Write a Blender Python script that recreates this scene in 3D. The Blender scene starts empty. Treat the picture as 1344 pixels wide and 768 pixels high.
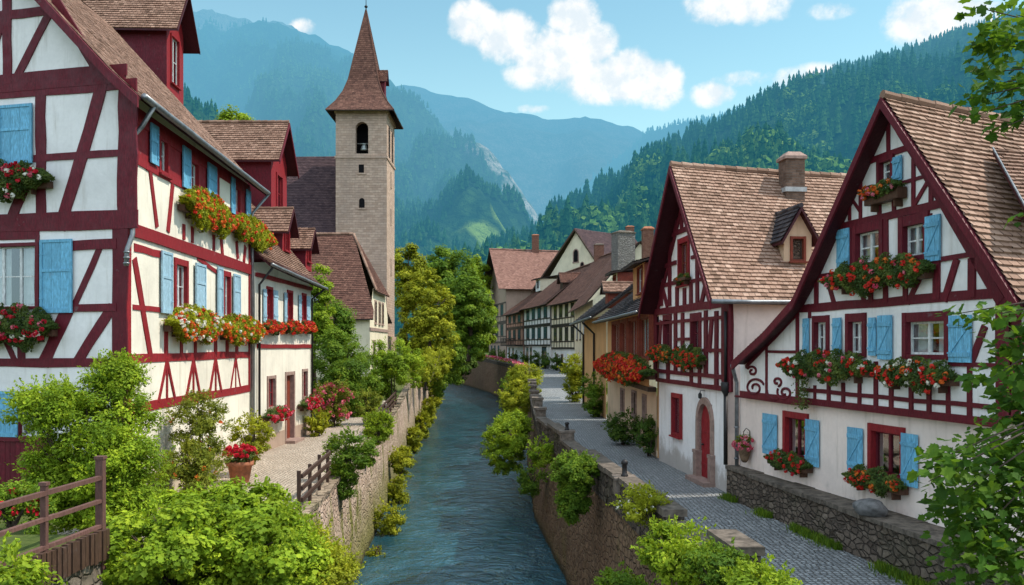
import bpy, math, random
import numpy as np
from mathutils import Vector as V, noise as mnoise

R = math.radians
rng = random.Random(11)
nr = np.random.default_rng(5)
scene = bpy.context.scene
col = scene.collection
UP = V((0, 0, 1))

# ------------------------------------------------------------------ camera model (used to survey the place)
EYE = V((0, 0, 4.2)); F = 1150.0; PX = 672.0; PY = 455.0
def ray(x, y): return V(((x - PX) / F, 1.0, -(y - PY) / F))
def at(x, y, Y): return EYE + ray(x, y) * Y
def onz(x, y, z):
    r = ray(x, y); return EYE + r * ((z - EYE.z) / r.z)
def hit(x, y, p, n):
    r = ray(x, y); return EYE + r * ((p - EYE).dot(n) / r.dot(n))
def interp(tab, t):
    if t <= tab[0][0]:
        (a, b), (c, d) = tab[0], tab[1]
        return b + (d - b) * (t - a) / (c - a)
    for (a, b), (c, d) in zip(tab, tab[1:]):
        if t <= c: return b + (d - b) * (t - a) / (c - a)
    (a, b), (c, d) = tab[-2], tab[-1]
    return d + (d - b) * (t - c) / (c - a)

# ------------------------------------------------------------------ object helpers
ORG = {}
def tag(o, label=None, cat=None, group=None, kind=None):
    if label: o['label'] = label
    if cat: o['category'] = cat
    if group: o['group'] = group
    if kind: o['kind'] = kind
    return o
def thing(name, label, cat, loc=(0, 0, 0), group=None):
    o = bpy.data.objects.new(name, None); col.objects.link(o)
    o.location = loc; o.empty_display_size = .3
    ORG[o.name] = V(loc)
    return tag(o, label, cat, group)
def copy_tree(o, parent=None):
    c = o.copy(); col.objects.link(c)
    if parent: c.parent = parent
    for ch in [x for x in bpy.data.objects if x.parent == o]: copy_tree(ch, c)
    return c

class MB:
    """collects faces, links them as one mesh object"""
    def __init__(s): s.v = []; s.f = []; s.m = []; s.t = []; s.chunks = []
    def add(s, vs, fs, m=0, t=None):
        b = len(s.v); s.v += [tuple(p) for p in vs]
        for f in fs:
            s.f.append(tuple(b + i for i in f)); s.m.append(m); s.t.append(rng.random() if t is None else t)
    def poly(s, *ps, m=0, t=None): s.add(ps, [tuple(range(len(ps)))], m, t)
    def hexa(s, a, m=0, t=None):
        if t is None: t = rng.random()
        s.add(a, [(0, 3, 2, 1), (4, 5, 6, 7), (0, 1, 5, 4), (1, 2, 6, 5), (2, 3, 7, 6), (3, 0, 4, 7)], m, t)
    def obox(s, o, ax, ay, az, m=0, t=None):
        s.hexa([o, o + ax, o + ax + ay, o + ay, o + az, o + ax + az, o + ax + ay + az, o + ay + az], m, t)
    def box(s, x0, x1, y0, y1, z0, z1, m=0, t=None):
        s.obox(V((x0, y0, z0)), V((x1 - x0, 0, 0)), V((0, y1 - y0, 0)), V((0, 0, z1 - z0)), m, t)
    def tube(s, pts, rad, n=8, m=0, t=None, cap=True):
        pts = [V(p) for p in pts]
        if not isinstance(rad, (list, tuple)): rad = [rad] * len(pts)
        if t is None: t = rng.random()
        vs = []; N = len(pts)
        prev = None
        for i, p in enumerate(pts):
            d = (pts[min(i + 1, N - 1)] - pts[max(i - 1, 0)])
            d = d.normalized() if d.length > 1e-9 else UP
            if prev is None:
                a = d.cross(UP) if abs(d.z) < .95 else d.cross(V((1, 0, 0)))
            else: a = prev - d * prev.dot(d)
            a.normalize(); prev = a; b = d.cross(a)
            for k in range(n):
                q = 2 * math.pi * k / n
                vs.append(p + (a * math.cos(q) + b * math.sin(q)) * rad[i])
        fs = [(i * n + k, i * n + (k + 1) % n, (i + 1) * n + (k + 1) % n, (i + 1) * n + k) for i in range(N - 1) for k in range(n)]
        if cap: fs += [tuple(range(n - 1, -1, -1)), tuple((N - 1) * n + k for k in range(n))]
        s.add(vs, fs, m, t)
    def lathe(s, base, prof, n=16, m=0, t=None):
        base = V(base); vs = []
        for r, z in prof:
            for k in range(n):
                q = 2 * math.pi * k / n; vs.append(base + V((r * math.cos(q), r * math.sin(q), z)))
        N = len(prof)
        fs = [(i * n + k, i * n + (k + 1) % n, (i + 1) * n + (k + 1) % n, (i + 1) * n + k) for i in range(N - 1) for k in range(n)]
        fs += [tuple(range(n - 1, -1, -1)), tuple((N - 1) * n + k for k in range(n))]
        s.add(vs, fs, m, t)
    def scatter(s, tv, tf, pos, rot, scl, m=0, tint=None):
        """copies of a small template: tv (k,3), tf list of faces, pos (n,3), rot (n,3,3), scl (n,) or (n,3)"""
        tv = np.asarray(tv, float); n = len(pos); k = len(tv)
        if n == 0: return
        sc = np.asarray(scl, float)
        if sc.ndim == 1: sc = np.repeat(sc[:, None], 3, 1)
        loc = tv[None] * sc[:, None, :]
        w = np.einsum('nij,nkj->nki', rot, loc) + np.asarray(pos)[:, None, :]
        flat = np.concatenate([np.array(f) for f in tf]); lt = np.array([len(f) for f in tf])
        idx = (flat[None] + (np.arange(n) * k)[:, None]).ravel()
        if tint is None: tint = nr.random(n)
        s.chunks.append((w.reshape(-1, 3), idx, np.tile(lt, n), m, np.repeat(tint, len(tf))))
    def build(s, name, mats, parent=None, smooth=False):
        o0 = ORG[parent.name] if parent else V((0, 0, 0))
        return s.build_at(name, mats, o0, parent, smooth)
    def build_at(s, name, mats, o0, parent=None, smooth=False):
        if not isinstance(mats, (list, tuple)): mats = [mats]
        vs = [np.array(s.v, float).reshape(-1, 3)]; idx = [np.array([i for f in s.f for i in f], int)]
        lt = [np.array([len(f) for f in s.f], int)]; mi = [np.array(s.m, int)]; ti = [np.array(s.t, float)]
        b = len(s.v)
        for w, ix, l, m, t in s.chunks:
            vs.append(w); idx.append(ix + b); lt.append(l); mi.append(np.full(len(l), m)); ti.append(t); b += len(w)
        vs = np.concatenate(vs) - np.array(o0); idx = np.concatenate(idx); lt = np.concatenate(lt)
        mi = np.concatenate(mi); ti = np.concatenate(ti)
        me = bpy.data.meshes.new(name)
        me.vertices.add(len(vs)); me.vertices.foreach_set('co', vs.ravel().astype(np.float32))
        me.loops.add(len(idx)); me.loops.foreach_set('vertex_index', idx.astype(np.int32))
        me.polygons.add(len(lt))
        st = np.concatenate([[0], np.cumsum(lt)[:-1]])
        me.polygons.foreach_set('loop_start', st.astype(np.int32)); me.polygons.foreach_set('loop_total', lt.astype(np.int32))
        for m in mats: me.materials.append(MAT[m])
        me.polygons.foreach_set('material_index', mi.astype(np.int32))
        me.polygons.foreach_set('use_smooth', np.full(len(lt), bool(smooth)))
        a = me.attributes.new('tint', 'FLOAT', 'FACE'); a.data.foreach_set('value', ti.astype(np.float32))
        me.update(calc_edges=True); me.validate()
        ob = bpy.data.objects.new(name, me); col.objects.link(ob)
        if parent: ob.parent = parent
        else: ob.location = o0
        ORG[ob.name] = V(o0)
        return ob

def frames(nrm, spin=None):
    """rotation matrices whose third column is nrm"""
    nrm = nrm / (np.linalg.norm(nrm, axis=1, keepdims=True) + 1e-9)
    r = nr.normal(size=nrm.shape); a = np.cross(nrm, r); a /= np.linalg.norm(a, axis=1, keepdims=True) + 1e-9
    b = np.cross(nrm, a)
    return np.stack([a, b, nrm], axis=2)
def frames_dir(dirs, nrm):
    """second column along dirs, third near nrm"""
    b = dirs / (np.linalg.norm(dirs, axis=1, keepdims=True) + 1e-9)
    a = np.cross(b, nrm); a /= np.linalg.norm(a, axis=1, keepdims=True) + 1e-9
    return np.stack([a, b, np.cross(a, b)], axis=2)
def zrot(n):
    q = nr.random(n) * 2 * np.pi; z = np.zeros(n); o = np.ones(n)
    return np.stack([np.stack([np.cos(q), -np.sin(q), z], 1), np.stack([np.sin(q), np.cos(q), z], 1), np.stack([z, z, o], 1)], 1)

# ------------------------------------------------------------------ materials
MAT = {}
class G:
    def __init__(s, nt): s.nt = nt
    def n(s, typ, props=None, **inp):
        nd = s.nt.nodes.new(typ)
        for k, v in (props or {}).items(): setattr(nd, k, v)
        for k, v in inp.items(): s.set(nd.inputs[k.replace('_', ' ')], v)
        return nd
    def set(s, sock, v):
        if isinstance(v, bpy.types.NodeSocket): s.nt.links.new(v, sock)
        elif isinstance(v, (tuple, list)):
            sock.default_value = tuple(v) + (1,) if (len(v) == 3 and sock.type == 'RGBA') else v
        else: sock.default_value = v
    def pos(s): return s.n('ShaderNodeNewGeometry').outputs['Position']
    def sep(s, v): return s.n('ShaderNodeSeparateXYZ', Vector=v).outputs
    def comb(s, x, y, z): return s.n('ShaderNodeCombineXYZ', X=x, Y=y, Z=z).outputs[0]
    def tint(s): return s.n('ShaderNodeAttribute', {'attribute_name': 'tint'}).outputs['Fac']
    def sc(s, v, k):
        nd = s.n('ShaderNodeVectorMath', {'operation': 'MULTIPLY'}); s.set(nd.inputs[0], v)
        nd.inputs[1].default_value = k if isinstance(k, tuple) else (k, k, k); return nd.outputs[0]
    def vadd(s, a, b):
        nd = s.n('ShaderNodeVectorMath', {'operation': 'ADD'}); s.set(nd.inputs[0], a); s.set(nd.inputs[1], b); return nd.outputs[0]
    def noise(s, v, scale, detail=4, rough=.55, dist=0):
        return s.n('ShaderNodeTexNoise', Vector=v, Scale=scale, Detail=detail, Roughness=rough, Distortion=dist).outputs['Fac']
    def noisec(s, v, scale, detail=3):
        return s.n('ShaderNodeTexNoise', Vector=v, Scale=scale, Detail=detail).outputs['Color']
    def vor(s, v, scale, feature='F1', rnd=1.0):
        return s.n('ShaderNodeTexVoronoi', {'feature': feature}, Vector=v, Scale=scale, Randomness=rnd)
    def math(s, op, a, b=0.0, c=0.0, clamp=False):
        nd = s.n('ShaderNodeMath', {'operation': op, 'use_clamp': clamp}); s.set(nd.inputs[0], a); s.set(nd.inputs[1], b); s.set(nd.inputs[2], c); return nd.outputs[0]
    def mr(s, v, a, b, c=0.0, d=1.0, smooth=True):
        return s.n('ShaderNodeMapRange', {'interpolation_type': 'SMOOTHSTEP' if smooth else 'LINEAR'}, Value=v, From_Min=a, From_Max=b, To_Min=c, To_Max=d).outputs[0]
    def mix(s, f, a, b, blend='MIX'):
        nd = s.n('ShaderNodeMix', {'data_type': 'RGBA', 'blend_type': blend})
        s.set(nd.inputs[0], f); s.set(nd.inputs[6], a); s.set(nd.inputs[7], b); return nd.outputs[2]
    def ramp(s, f, stops):
        nd = s.n('ShaderNodeValToRGB', Fac=f); e = nd.color_ramp.elements
        while len(e) < len(stops): e.new(.5)
        for i, (p, c) in enumerate(stops): e[i].position = p; e[i].color = tuple(c) + (1,)
        return nd.outputs[0]
    def bump(s, h, strength=.3, dist=.02, normal=None):
        nd = s.n('ShaderNodeBump', Height=h, Strength=strength, Distance=dist)
        if normal: s.set(nd.inputs['Normal'], normal)
        return nd.outputs[0]
    def bsdf(s, c, rough=.8, normal=None, spec=.3, metal=0.0):
        nd = s.n('ShaderNodeBsdfPrincipled'); s.set(nd.inputs['Base Color'], c); s.set(nd.inputs['Roughness'], rough)
        s.set(nd.inputs['Specular IOR Level'], spec); s.set(nd.inputs['Metallic'], metal)
        if normal: s.set(nd.inputs['Normal'], normal)
        return nd.outputs[0]
    def mixs(s, f, a, b):
        nd = s.n('ShaderNodeMixShader'); s.set(nd.inputs[0], f); s.set(nd.inputs[1], a); s.set(nd.inputs[2], b); return nd.outputs[0]
def mk(name, fn):
    m = bpy.data.materials.new(name); m.use_nodes = True; nt = m.node_tree; nt.nodes.clear()
    out = nt.nodes.new('ShaderNodeOutputMaterial'); g = G(nt)
    nt.links.new(fn(g), out.inputs[0]); MAT[name] = m
def mul(c, k): return tuple(min(1, x * k) for x in c)

def plaster(c, dirt=.35, patch=None):
    def fn(g):
        p = g.pos(); big = g.noise(p, .55, 5, .6); sm = g.noise(p, 9, 4, .6)
        st = g.noise(g.sc(p, (3.0, 3.0, .35)), 1.6, 4, .6)
        k = g.mix(g.mr(big, .38, .72), c, mul(c, .82))
        k = g.mix(g.math('MULTIPLY', g.mr(st, .5, .78), dirt), k, tuple(a * b for a, b in zip(mul(c, .55), (1, .93, .82))))
        if patch: 
            z = g.sep(p)[2]
            low = g.math('MULTIPLY', g.mr(g.math('ADD', z, g.math('MULTIPLY', g.math('SUBTRACT', g.noise(p, 1.3, 6, .7), .5), 2.2)), patch[1] - .4, patch[1] + .15, 1, 0), .75)
            k = g.mix(low, k, patch[0])
        k = g.mix(g.mr(sm, .3, .75, 0, .16), k, mul(c, .6))
        return g.bsdf(k, .92, g.bump(g.math('ADD', g.math('MULTIPLY', sm, .5), g.math('MULTIPLY', g.noise(p, 2.2, 3), 1.6)), .5, .02), .15)
    return fn
def timber(c, rough=.6, wear=.75):
    def fn(g):
        p = g.pos(); t = g.tint()
        gr = g.noise(g.vadd(g.sc(p, (14, 14, 3.5)), g.comb(g.math('MULTIPLY', t, 37.0), 0.0, 0.0)), 2.0, 5, .65)
        fl = g.noise(p, 3.2, 6, .7)
        k = g.mix(g.mr(gr, .3, .75), mul(c, .62), mul(c, 1.22))
        k = g.mix(g.mr(t, 0, 1, 0, .45), k, mul(c, .55))
        k = g.mix(g.math('MULTIPLY', g.mr(fl, .62, .72), wear), k, tuple(.5 * a + .07 for a in c))
        return g.bsdf(k, g.mr(fl, .3, .7, rough - .1, rough + .15), g.bump(gr, .35, .01), .3)
    return fn
def brickwork(c0, c1, mortar):
    def fn(g):
        p = g.pos(); x, y, z = [g.sep(p)[i] for i in range(3)]; q = g.comb(g.math('ADD', x, y), z, 0.0)
        b = g.n('ShaderNodeTexBrick', Vector=g.vadd(q, g.sc(g.noisec(p, 3, 2), .03)), Scale=1.0, Mortar_Size=.009, Brick_Width=.24, Row_Height=.085, Color1=c0, Color2=c1, Mortar=mortar)
        n = g.noise(p, 5, 6, .7); c = g.mix(g.mr(n, .3, .75, 0, .65), b.outputs[0], mul(c0, .5))
        return g.bsdf(c, .95, g.bump(g.math('ADD', n, g.math('MULTIPLY', b.outputs['Fac'], -.8)), .7, .02), .1)
    return fn
def tiles(stops, moss=.25, mossc=(.075, .07, .035)):
    def fn(g):
        p = g.pos(); t = g.tint()
        c = g.ramp(t, stops)
        b = g.noise(p, .7, 5, .65); s = g.noise(p, 22, 3, .6)
        c = g.mix(g.mr(b, .35, .7, 0, .45), c, stops[0][1])
        c = g.mix(g.math('MULTIPLY', g.mr(g.noise(p, 1.7, 6, .75), .55, .7), moss), c, mossc)
        c = g.mix(g.mr(s, .35, .75, 0, .3), c, mul(stops[0][1], .55))
        return g.bsdf(c, .85, g.bump(s, .4, .01), .2)
    return fn
def leaf(c0, c1, c2, tr=.28):
    c0 = (c0[0] * .8, c0[1] * .75, c0[2] * .7); c1 = (c1[0] * 1.02, c1[1] * .96, c1[2] * .8); c2 = (c2[0] * 1.1, c2[1], c2[2] * .75)
    def fn(g):
        t = g.tint(); p = g.pos()
        c = g.ramp(t, [(0, c0), (.5, c1), (1, c2)])
        c = g.mix(g.mr(g.noise(p, 1.1, 3), .35, .68, 0, .55), c, c0)
        d = g.bsdf(c, .65, None, .14)
        tl = g.n('ShaderNodeBsdfTranslucent', Color=g.mix(.5, c, (c2[0] * 1.3, c2[1] * 1.3, c2[2] * .7))).outputs[0]
        return g.mixs(tr, d, tl)
    return fn
def petal(c0, c1):
    def fn(g):
        c = g.mix(g.tint(), c0, c1)
        tl = g.n('ShaderNodeBsdfTranslucent', Color=c).outputs[0]
        return g.mixs(.25, g.bsdf(c, .6, None, .2), tl)
    return fn
def rubble(c0, c1, mortar, sx=2.6, sz=5.2, moss=.3, mossc=(.05, .065, .02), bump=1.0):
    def fn(g):
        p = g.pos()
        w = g.vadd(p, g.sc(g.noisec(p, 2.3, 3), .16))
        q = g.sc(w, (sx, sx, sz))
        e = g.vor(q, 1.0, 'DISTANCE_TO_EDGE', .85).outputs['Distance']
        cell = g.vor(q, 1.0, 'F1', .85).outputs['Color']
        v = g.sep(cell)[0]
        n = g.noise(p, 14, 5, .65); big = g.noise(p, .5, 5, .65)
        c = g.mix(v, c0, c1); c = g.mix(g.mr(n, .3, .75, 0, .5), c, mul(c0, .5))
        c = g.mix(g.mr(e, .02, .1, 1, 0), c, mortar)
        c = g.mix(g.math('MULTIPLY', g.mr(big, .45, .7), moss), c, mossc)
        h = g.math('ADD', g.mr(e, .0, .16), g.math('MULTIPLY', n, .5))
        h = g.math('ADD', h, g.math('MULTIPLY', v, .5))
        return g.bsdf(c, .92, g.bump(h, bump, .05), .15)
    return fn
def plain(c, rough=.6, spec=.3, metal=0.0, var=.3):
    def fn(g):
        p = g.pos(); n = g.noise(p, 6, 5, .65)
        k = g.mix(g.mr(n, .3, .7), mul(c, 1 - var), mul(c, 1 + var * .4))
        return g.bsdf(k, g.mr(n, .3, .7, max(.05, rough - .1), min(1, rough + .1)), g.bump(n, .15, .01), spec, metal)
    return fn

RED = (.30, .016, .022); RED2 = (.12, .008, .018)
mk('timber_red', timber(RED)); mk('timber_maroon', timber((.135, .008, .018))); mk('timber_rust', timber((.24, .045, .022)))
mk('timber_dark', timber((.035, .022, .018))); mk('timber_brown', timber((.085, .045, .03))); mk('timber_grey', timber((.11, .085, .07), .8))
mk('rail_wood', timber((.155, .075, .06), .75)); mk('soffit', timber((.06, .008, .012))); mk('soffit_brown', timber((.05, .03, .022)))
mk('shutter_blue', timber((.17, .46, .66), .55, .8)); mk('shutter_pale', timber((.36, .55, .66), .6, .6))
mk('white_paint', timber((.72, .72, .70), .5, .1))
mk('plaster_white', plaster((.84, .80, .75), .5)); mk('plaster_cream', plaster((.84, .77, .64), .55, ((.42, .32, .22), .9)))
mk('plaster_rose', plaster((.88, .72, .64), .55, ((.40, .33, .29), .75))); mk('plaster_pale', plaster((.84, .80, .78), .55, ((.36, .30, .25), .7)))
mk('plaster_orange', plaster((.68, .36, .16), .4)); mk('plaster_peach', plaster((.72, .50, .33), .45, ((.4, .28, .18), .9)))
mk('plaster_ochre', plaster((.74, .64, .47), .45)); mk('plaster_brown', plaster((.42, .30, .23), .5)); mk('plaster_redbrown', plaster((.46, .24, .17), .5))
mk('tile_brown', tiles([(0, (.15, .085, .058)), (.5, (.29, .168, .12)), (1, (.40, .25, .182))]))
mk('tile_sand', tiles([(0, (.18, .105, .07)), (.5, (.355, .215, .153)), (1, (.49, .325, .24))]))
mk('tile_red', tiles([(0, (.085, .04, .03)), (.5, (.155, .072, .052)), (1, (.225, .112, .08))]))
mk('tile_terracotta', tiles([(0, (.17, .085, .065)), (.5, (.28, .145, .11)), (1, (.36, .2, .155))]))
mk('tile_slate', tiles([(0, (.03, .026, .03)), (.5, (.065, .055, .058)), (1, (.11, .09, .088))], .15))
mk('tile_plum', tiles([(0, (.045, .026, .03)), (.5, (.078, .047, .05)), (1, (.11, .065, .065))], .1))
mk('stone_wall', rubble((.11, .08, .062), (.25, .19, .145), (.085, .066, .052), 4.2, 8.0, .3))
mk('stone_light', rubble((.22, .16, .11), (.46, .36, .26), (.22, .165, .12), 2.8, 5.0, .45, (.13, .14, .04), .9))
mk('stone_garden', rubble((.12, .09, .07), (.30, .25, .20), (.12, .095, .075), 4.0, 6.0, .3))
mk('stone_dark', rubble((.07, .052, .043), (.15, .115, .09), (.06, .047, .038), 2.6, 5.0, .3))
mk('stone_block', plain((.2, .16, .13), .9, .15, 0, .5)); mk('stone_cap', plain((.15, .12, .095), .9, .15, 0, .6)); mk('stone_frame', plain((.33, .22, .18), .85, .2, 0, .3))
mk('brick_brown', brickwork((.14, .085, .06), (.23, .145, .105), (.17, .13, .11))); mk('brick_red', brickwork((.19, .075, .05), (.27, .12, .08), (.2, .15, .12)))
mk('stone_grey', rubble((.19, .17, .16), (.30, .275, .255), (.17, .15, .14), 4.0, 8.0, .1))
mk('boulder', plain((.16, .15, .145), .9, .2, 0, .5))
mk('zinc', plain((.23, .24, .25), .45, .5, .6, .35)); mk('iron', plain((.025, .022, .022), .55, .4, .3)); mk('lead', plain((.42, .41, .40), .6, .4, .2))
mk('terracotta', plain((.36, .14, .075), .8, .2, 0, .4)); mk('wicker', plain((.2, .13, .08), .9, .1, 0, .5)); mk('soil', plain((.03, .02, .014), 1, .1))
mk('dark_room', plain((.012, .011, .012), .9, .05)); mk('curtain', plain((.66, .65, .61), .95, .05, 0, .15)); mk('trough', timber((.10, .045, .025)))
mk('bark', timber((.085, .06, .042), .9)); mk('bell_metal', plain((.35, .38, .36), .4, .5, .6))
def _glass(g):
    gl = g.n('ShaderNodeBsdfGlossy', Color=(.9, .95, 1), Roughness=.03, Normal=g.bump(g.noise(g.pos(), 1.2, 2), .08, .05)).outputs[0]
    tr = g.n('ShaderNodeBsdfTransparent', Color=(.80, .86, .88)).outputs[0]
    return g.mixs(g.mr(g.n('ShaderNodeLayerWeight', Blend=.35).outputs['Facing'], 0, 1, .12, .75), tr, gl)
mk('glass', _glass)
mk('dark_glass', lambda g: g.bsdf(g.mix(g.noise(g.pos(), 1.7, 2), (.012, .015, .018), (.06, .065, .07)), .08, g.bump(g.noise(g.pos(), 1.0, 2), .1, .05), .6))
mk('leaf_bright', leaf((.085,.16,.012), (.22,.35,.022), (.40,.52,.04)))
mk('leaf_yellow', leaf((.13,.17,.012), (.29,.34,.022), (.46,.48,.04)))
mk('leaf_mid', leaf((.05,.115,.015), (.13,.24,.022), (.25,.36,.035)))
mk('leaf_dark', leaf((.03,.075,.016), (.075,.15,.026), (.15,.23,.035)))
mk('leaf_olive', leaf((.085,.125,.018), (.19,.24,.03), (.32,.35,.05)))
mk('leaf_maple', leaf((0.023, 0.0697, 0.0098), (0.0615, 0.1558, 0.0148), (0.1476, 0.2624, 0.0287), .4))
mk('leaf_box', leaf((0.042, 0.084, 0.0252), (0.091, 0.154, 0.0392), (0.182, 0.224, 0.063)))
mk('bloom_red', petal((.55, .012, .015), (.75, .06, .03))); mk('bloom_orange', petal((.62, .06, .015), (.78, .22, .03)))
mk('bloom_pink', petal((.62, .03, .09), (.75, .25, .3))); mk('bloom_white', petal((.7, .66, .5), (.8, .78, .7))); mk('bloom_crimson', petal((.4, .006, .02), (.66, .02, .04)))

# ------------------------------------------------------------------ facade: a wall plane with its own (u along, v up, w out) metres
class Fac:
    def __init__(s, p0, p1, z=0.0):
        s.o = V((p0[0], p0[1], z)); d = V((p1[0] - p0[0], p1[1] - p0[1], 0)); s.L = d.length; s.d = d.normalized(); s.n = s.d.cross(UP); s.open = []
    def p(s, u, v, w=0.0): return s.o + s.d * u + UP * v + s.n * w
    def uv(s, x, y, w=0.0):
        q = hit(x, y, s.o + s.n * w, s.n) - s.o; return q.dot(s.d), q.z
    def rc(s, T, x0, x1, y0, y1, w=0.0):
        (x0, y0), (x1, y1) = T(x0, y0), T(x1, y1); xm, ym = (x0 + x1) / 2, (y0 + y1) / 2
        return (s.uv(x0, ym, w)[0], s.uv(x1, ym, w)[0], s.uv(xm, y1, w)[1], s.uv(xm, y0, w)[1])
def crop(ox, oy, k): return lambda x, y: (ox + x / k, oy + y / k)
def fbox(mb, fac, u0, u1, v0, v1, w0, w1, m=0, t=None):
    mb.obox(fac.p(u0, v0, w0), fac.d * (u1 - u0), UP * (v1 - v0), fac.n * (w1 - w0), m, t)
_bk = [0]
def beam(mb, fac, a, b, wid, w=0.0, m=0, proud=.022, bow=.012):
    _bk[0] += 1; pr = proud + (_bk[0] % 23) * .0008
    a = V((a[0], a[1])); b = V((b[0], b[1])); d = b - a; L = d.length
    if L < .03: return
    d /= L
    if abs(d.x) > .08 and abs(d.y) > .08: a = a - d * .07; b = b + d * .07; L += .14
    q = V((-d.y, d.x)); n = max(1, min(6, int(L / .55))); t = rng.random(); vs = []
    for i in range(n + 1):
        c = a + d * (L * i / n); jit = rng.uniform(-bow, bow) if 0 < i < n else 0
        h0 = wid / 2 * rng.uniform(.88, 1.1); h1 = wid / 2 * rng.uniform(.88, 1.1)
        p0 = c + q * (h0 + jit); p1 = c - q * (h1 - jit)
        vs += [fac.p(p0.x, p0.y, w - .02), fac.p(p1.x, p1.y, w - .02), fac.p(p1.x, p1.y, w + pr), fac.p(p0.x, p0.y, w + pr)]
    fs = [(i * 4 + k, i * 4 + (k + 1) % 4, i * 4 + 4 + (k + 1) % 4, i * 4 + 4 + k) for i in range(n) for k in range(4)]
    fs += [(3, 2, 1, 0), (n * 4, n * 4 + 1, n * 4 + 2, n * 4 + 3)]
    mb.add(vs, fs, m, t)
def beams(mb, fac, T, lst, w=0.0, m=0, level=True, proud=.022):
    for x0, y0, x1, y1, wd in lst:
        (ax, ay), (bx, by) = T(x0, y0), T(x1, y1); k = T(1, 0)[0] - T(0, 0)[0]; wd *= k
        a = fac.uv(ax, ay, w); b = fac.uv(bx, by, w)
        cx, cy = (ax + bx) / 2, (ay + by) / 2; L = math.hypot(bx - ax, by - ay) or 1; qx, qy = -(by - ay) / L * wd / 2, (bx - ax) / L * wd / 2
        e0 = fac.uv(cx + qx, cy + qy, w); e1 = fac.uv(cx - qx, cy - qy, w)
        du, dv = b[0] - a[0], b[1] - a[1]; l = math.hypot(du, dv) or 1
        wid = abs((e0[0] - e1[0]) * -dv + (e0[1] - e1[1]) * du) / l
        if level and abs(dv) < .16 * abs(du): vm = (a[1] + b[1]) / 2; a = (a[0], vm); b = (b[0], vm)
        elif abs(du) < .12 * abs(dv): um = (a[0] + b[0]) / 2; a = (um, a[1]); b = (um, b[1])
        beam(mb, fac, a, b, max(wid, .04), w, m, proud)
def clip(poly, cell):
    out = list(cell)
    for i in range(len(poly)):
        a, b = poly[i], poly[(i + 1) % len(poly)]; res = []
        sd = lambda p: (b[0] - a[0]) * (p[1] - a[1]) - (b[1] - a[1]) * (p[0] - a[0])
        for j in range(len(out)):
            p, q = out[j], out[(j + 1) % len(out)]; sp, sq = sd(p), sd(q)
            if sp >= -1e-9: res.append(p)
            if (sp >= -1e-9) != (sq >= -1e-9):
                t = sp / (sp - sq); res.append((p[0] + (q[0] - p[0]) * t, p[1] + (q[1] - p[1]) * t))
        out = res
        if len(out) < 3: return []
    return out
def wall(parent, name, fac, poly, mat, w=0.0, opens=(), depth=.25):
    """counter-clockwise convex polygon in (u,v), pierced by rectangular openings with real reveals"""
    mb = MB(); us = sorted({min(p[0] for p in poly), max(p[0] for p in poly)} | {x for o in opens for x in o[:2]})
    vs = sorted({min(p[1] for p in poly), max(p[1] for p in poly)} | {x for o in opens for x in o[2:]})
    for u0, u1 in zip(us, us[1:]):
        for v0, v1 in zip(vs, vs[1:]):
            cu, cv = (u0 + u1) / 2, (v0 + v1) / 2
            if any(o[0] < cu < o[1] and o[2] < cv < o[3] for o in opens): continue
            c = clip(poly, [(u0, v0), (u1, v0), (u1, v1), (u0, v1)])
            if c: mb.poly(*[fac.p(a, b, w) for a, b in c], t=.5)
    for u0, u1, v0, v1 in opens:
        cs = [(u0, v0), (u1, v0), (u1, v1), (u0, v1)]
        for (a, b), (c, d) in zip(cs, cs[1:] + cs[:1]): mb.poly(fac.p(a, b, w), fac.p(c, d, w), fac.p(c, d, w - depth), fac.p(a, b, w - depth), t=.5)
    return mb.build(name, mat, parent)
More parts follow.
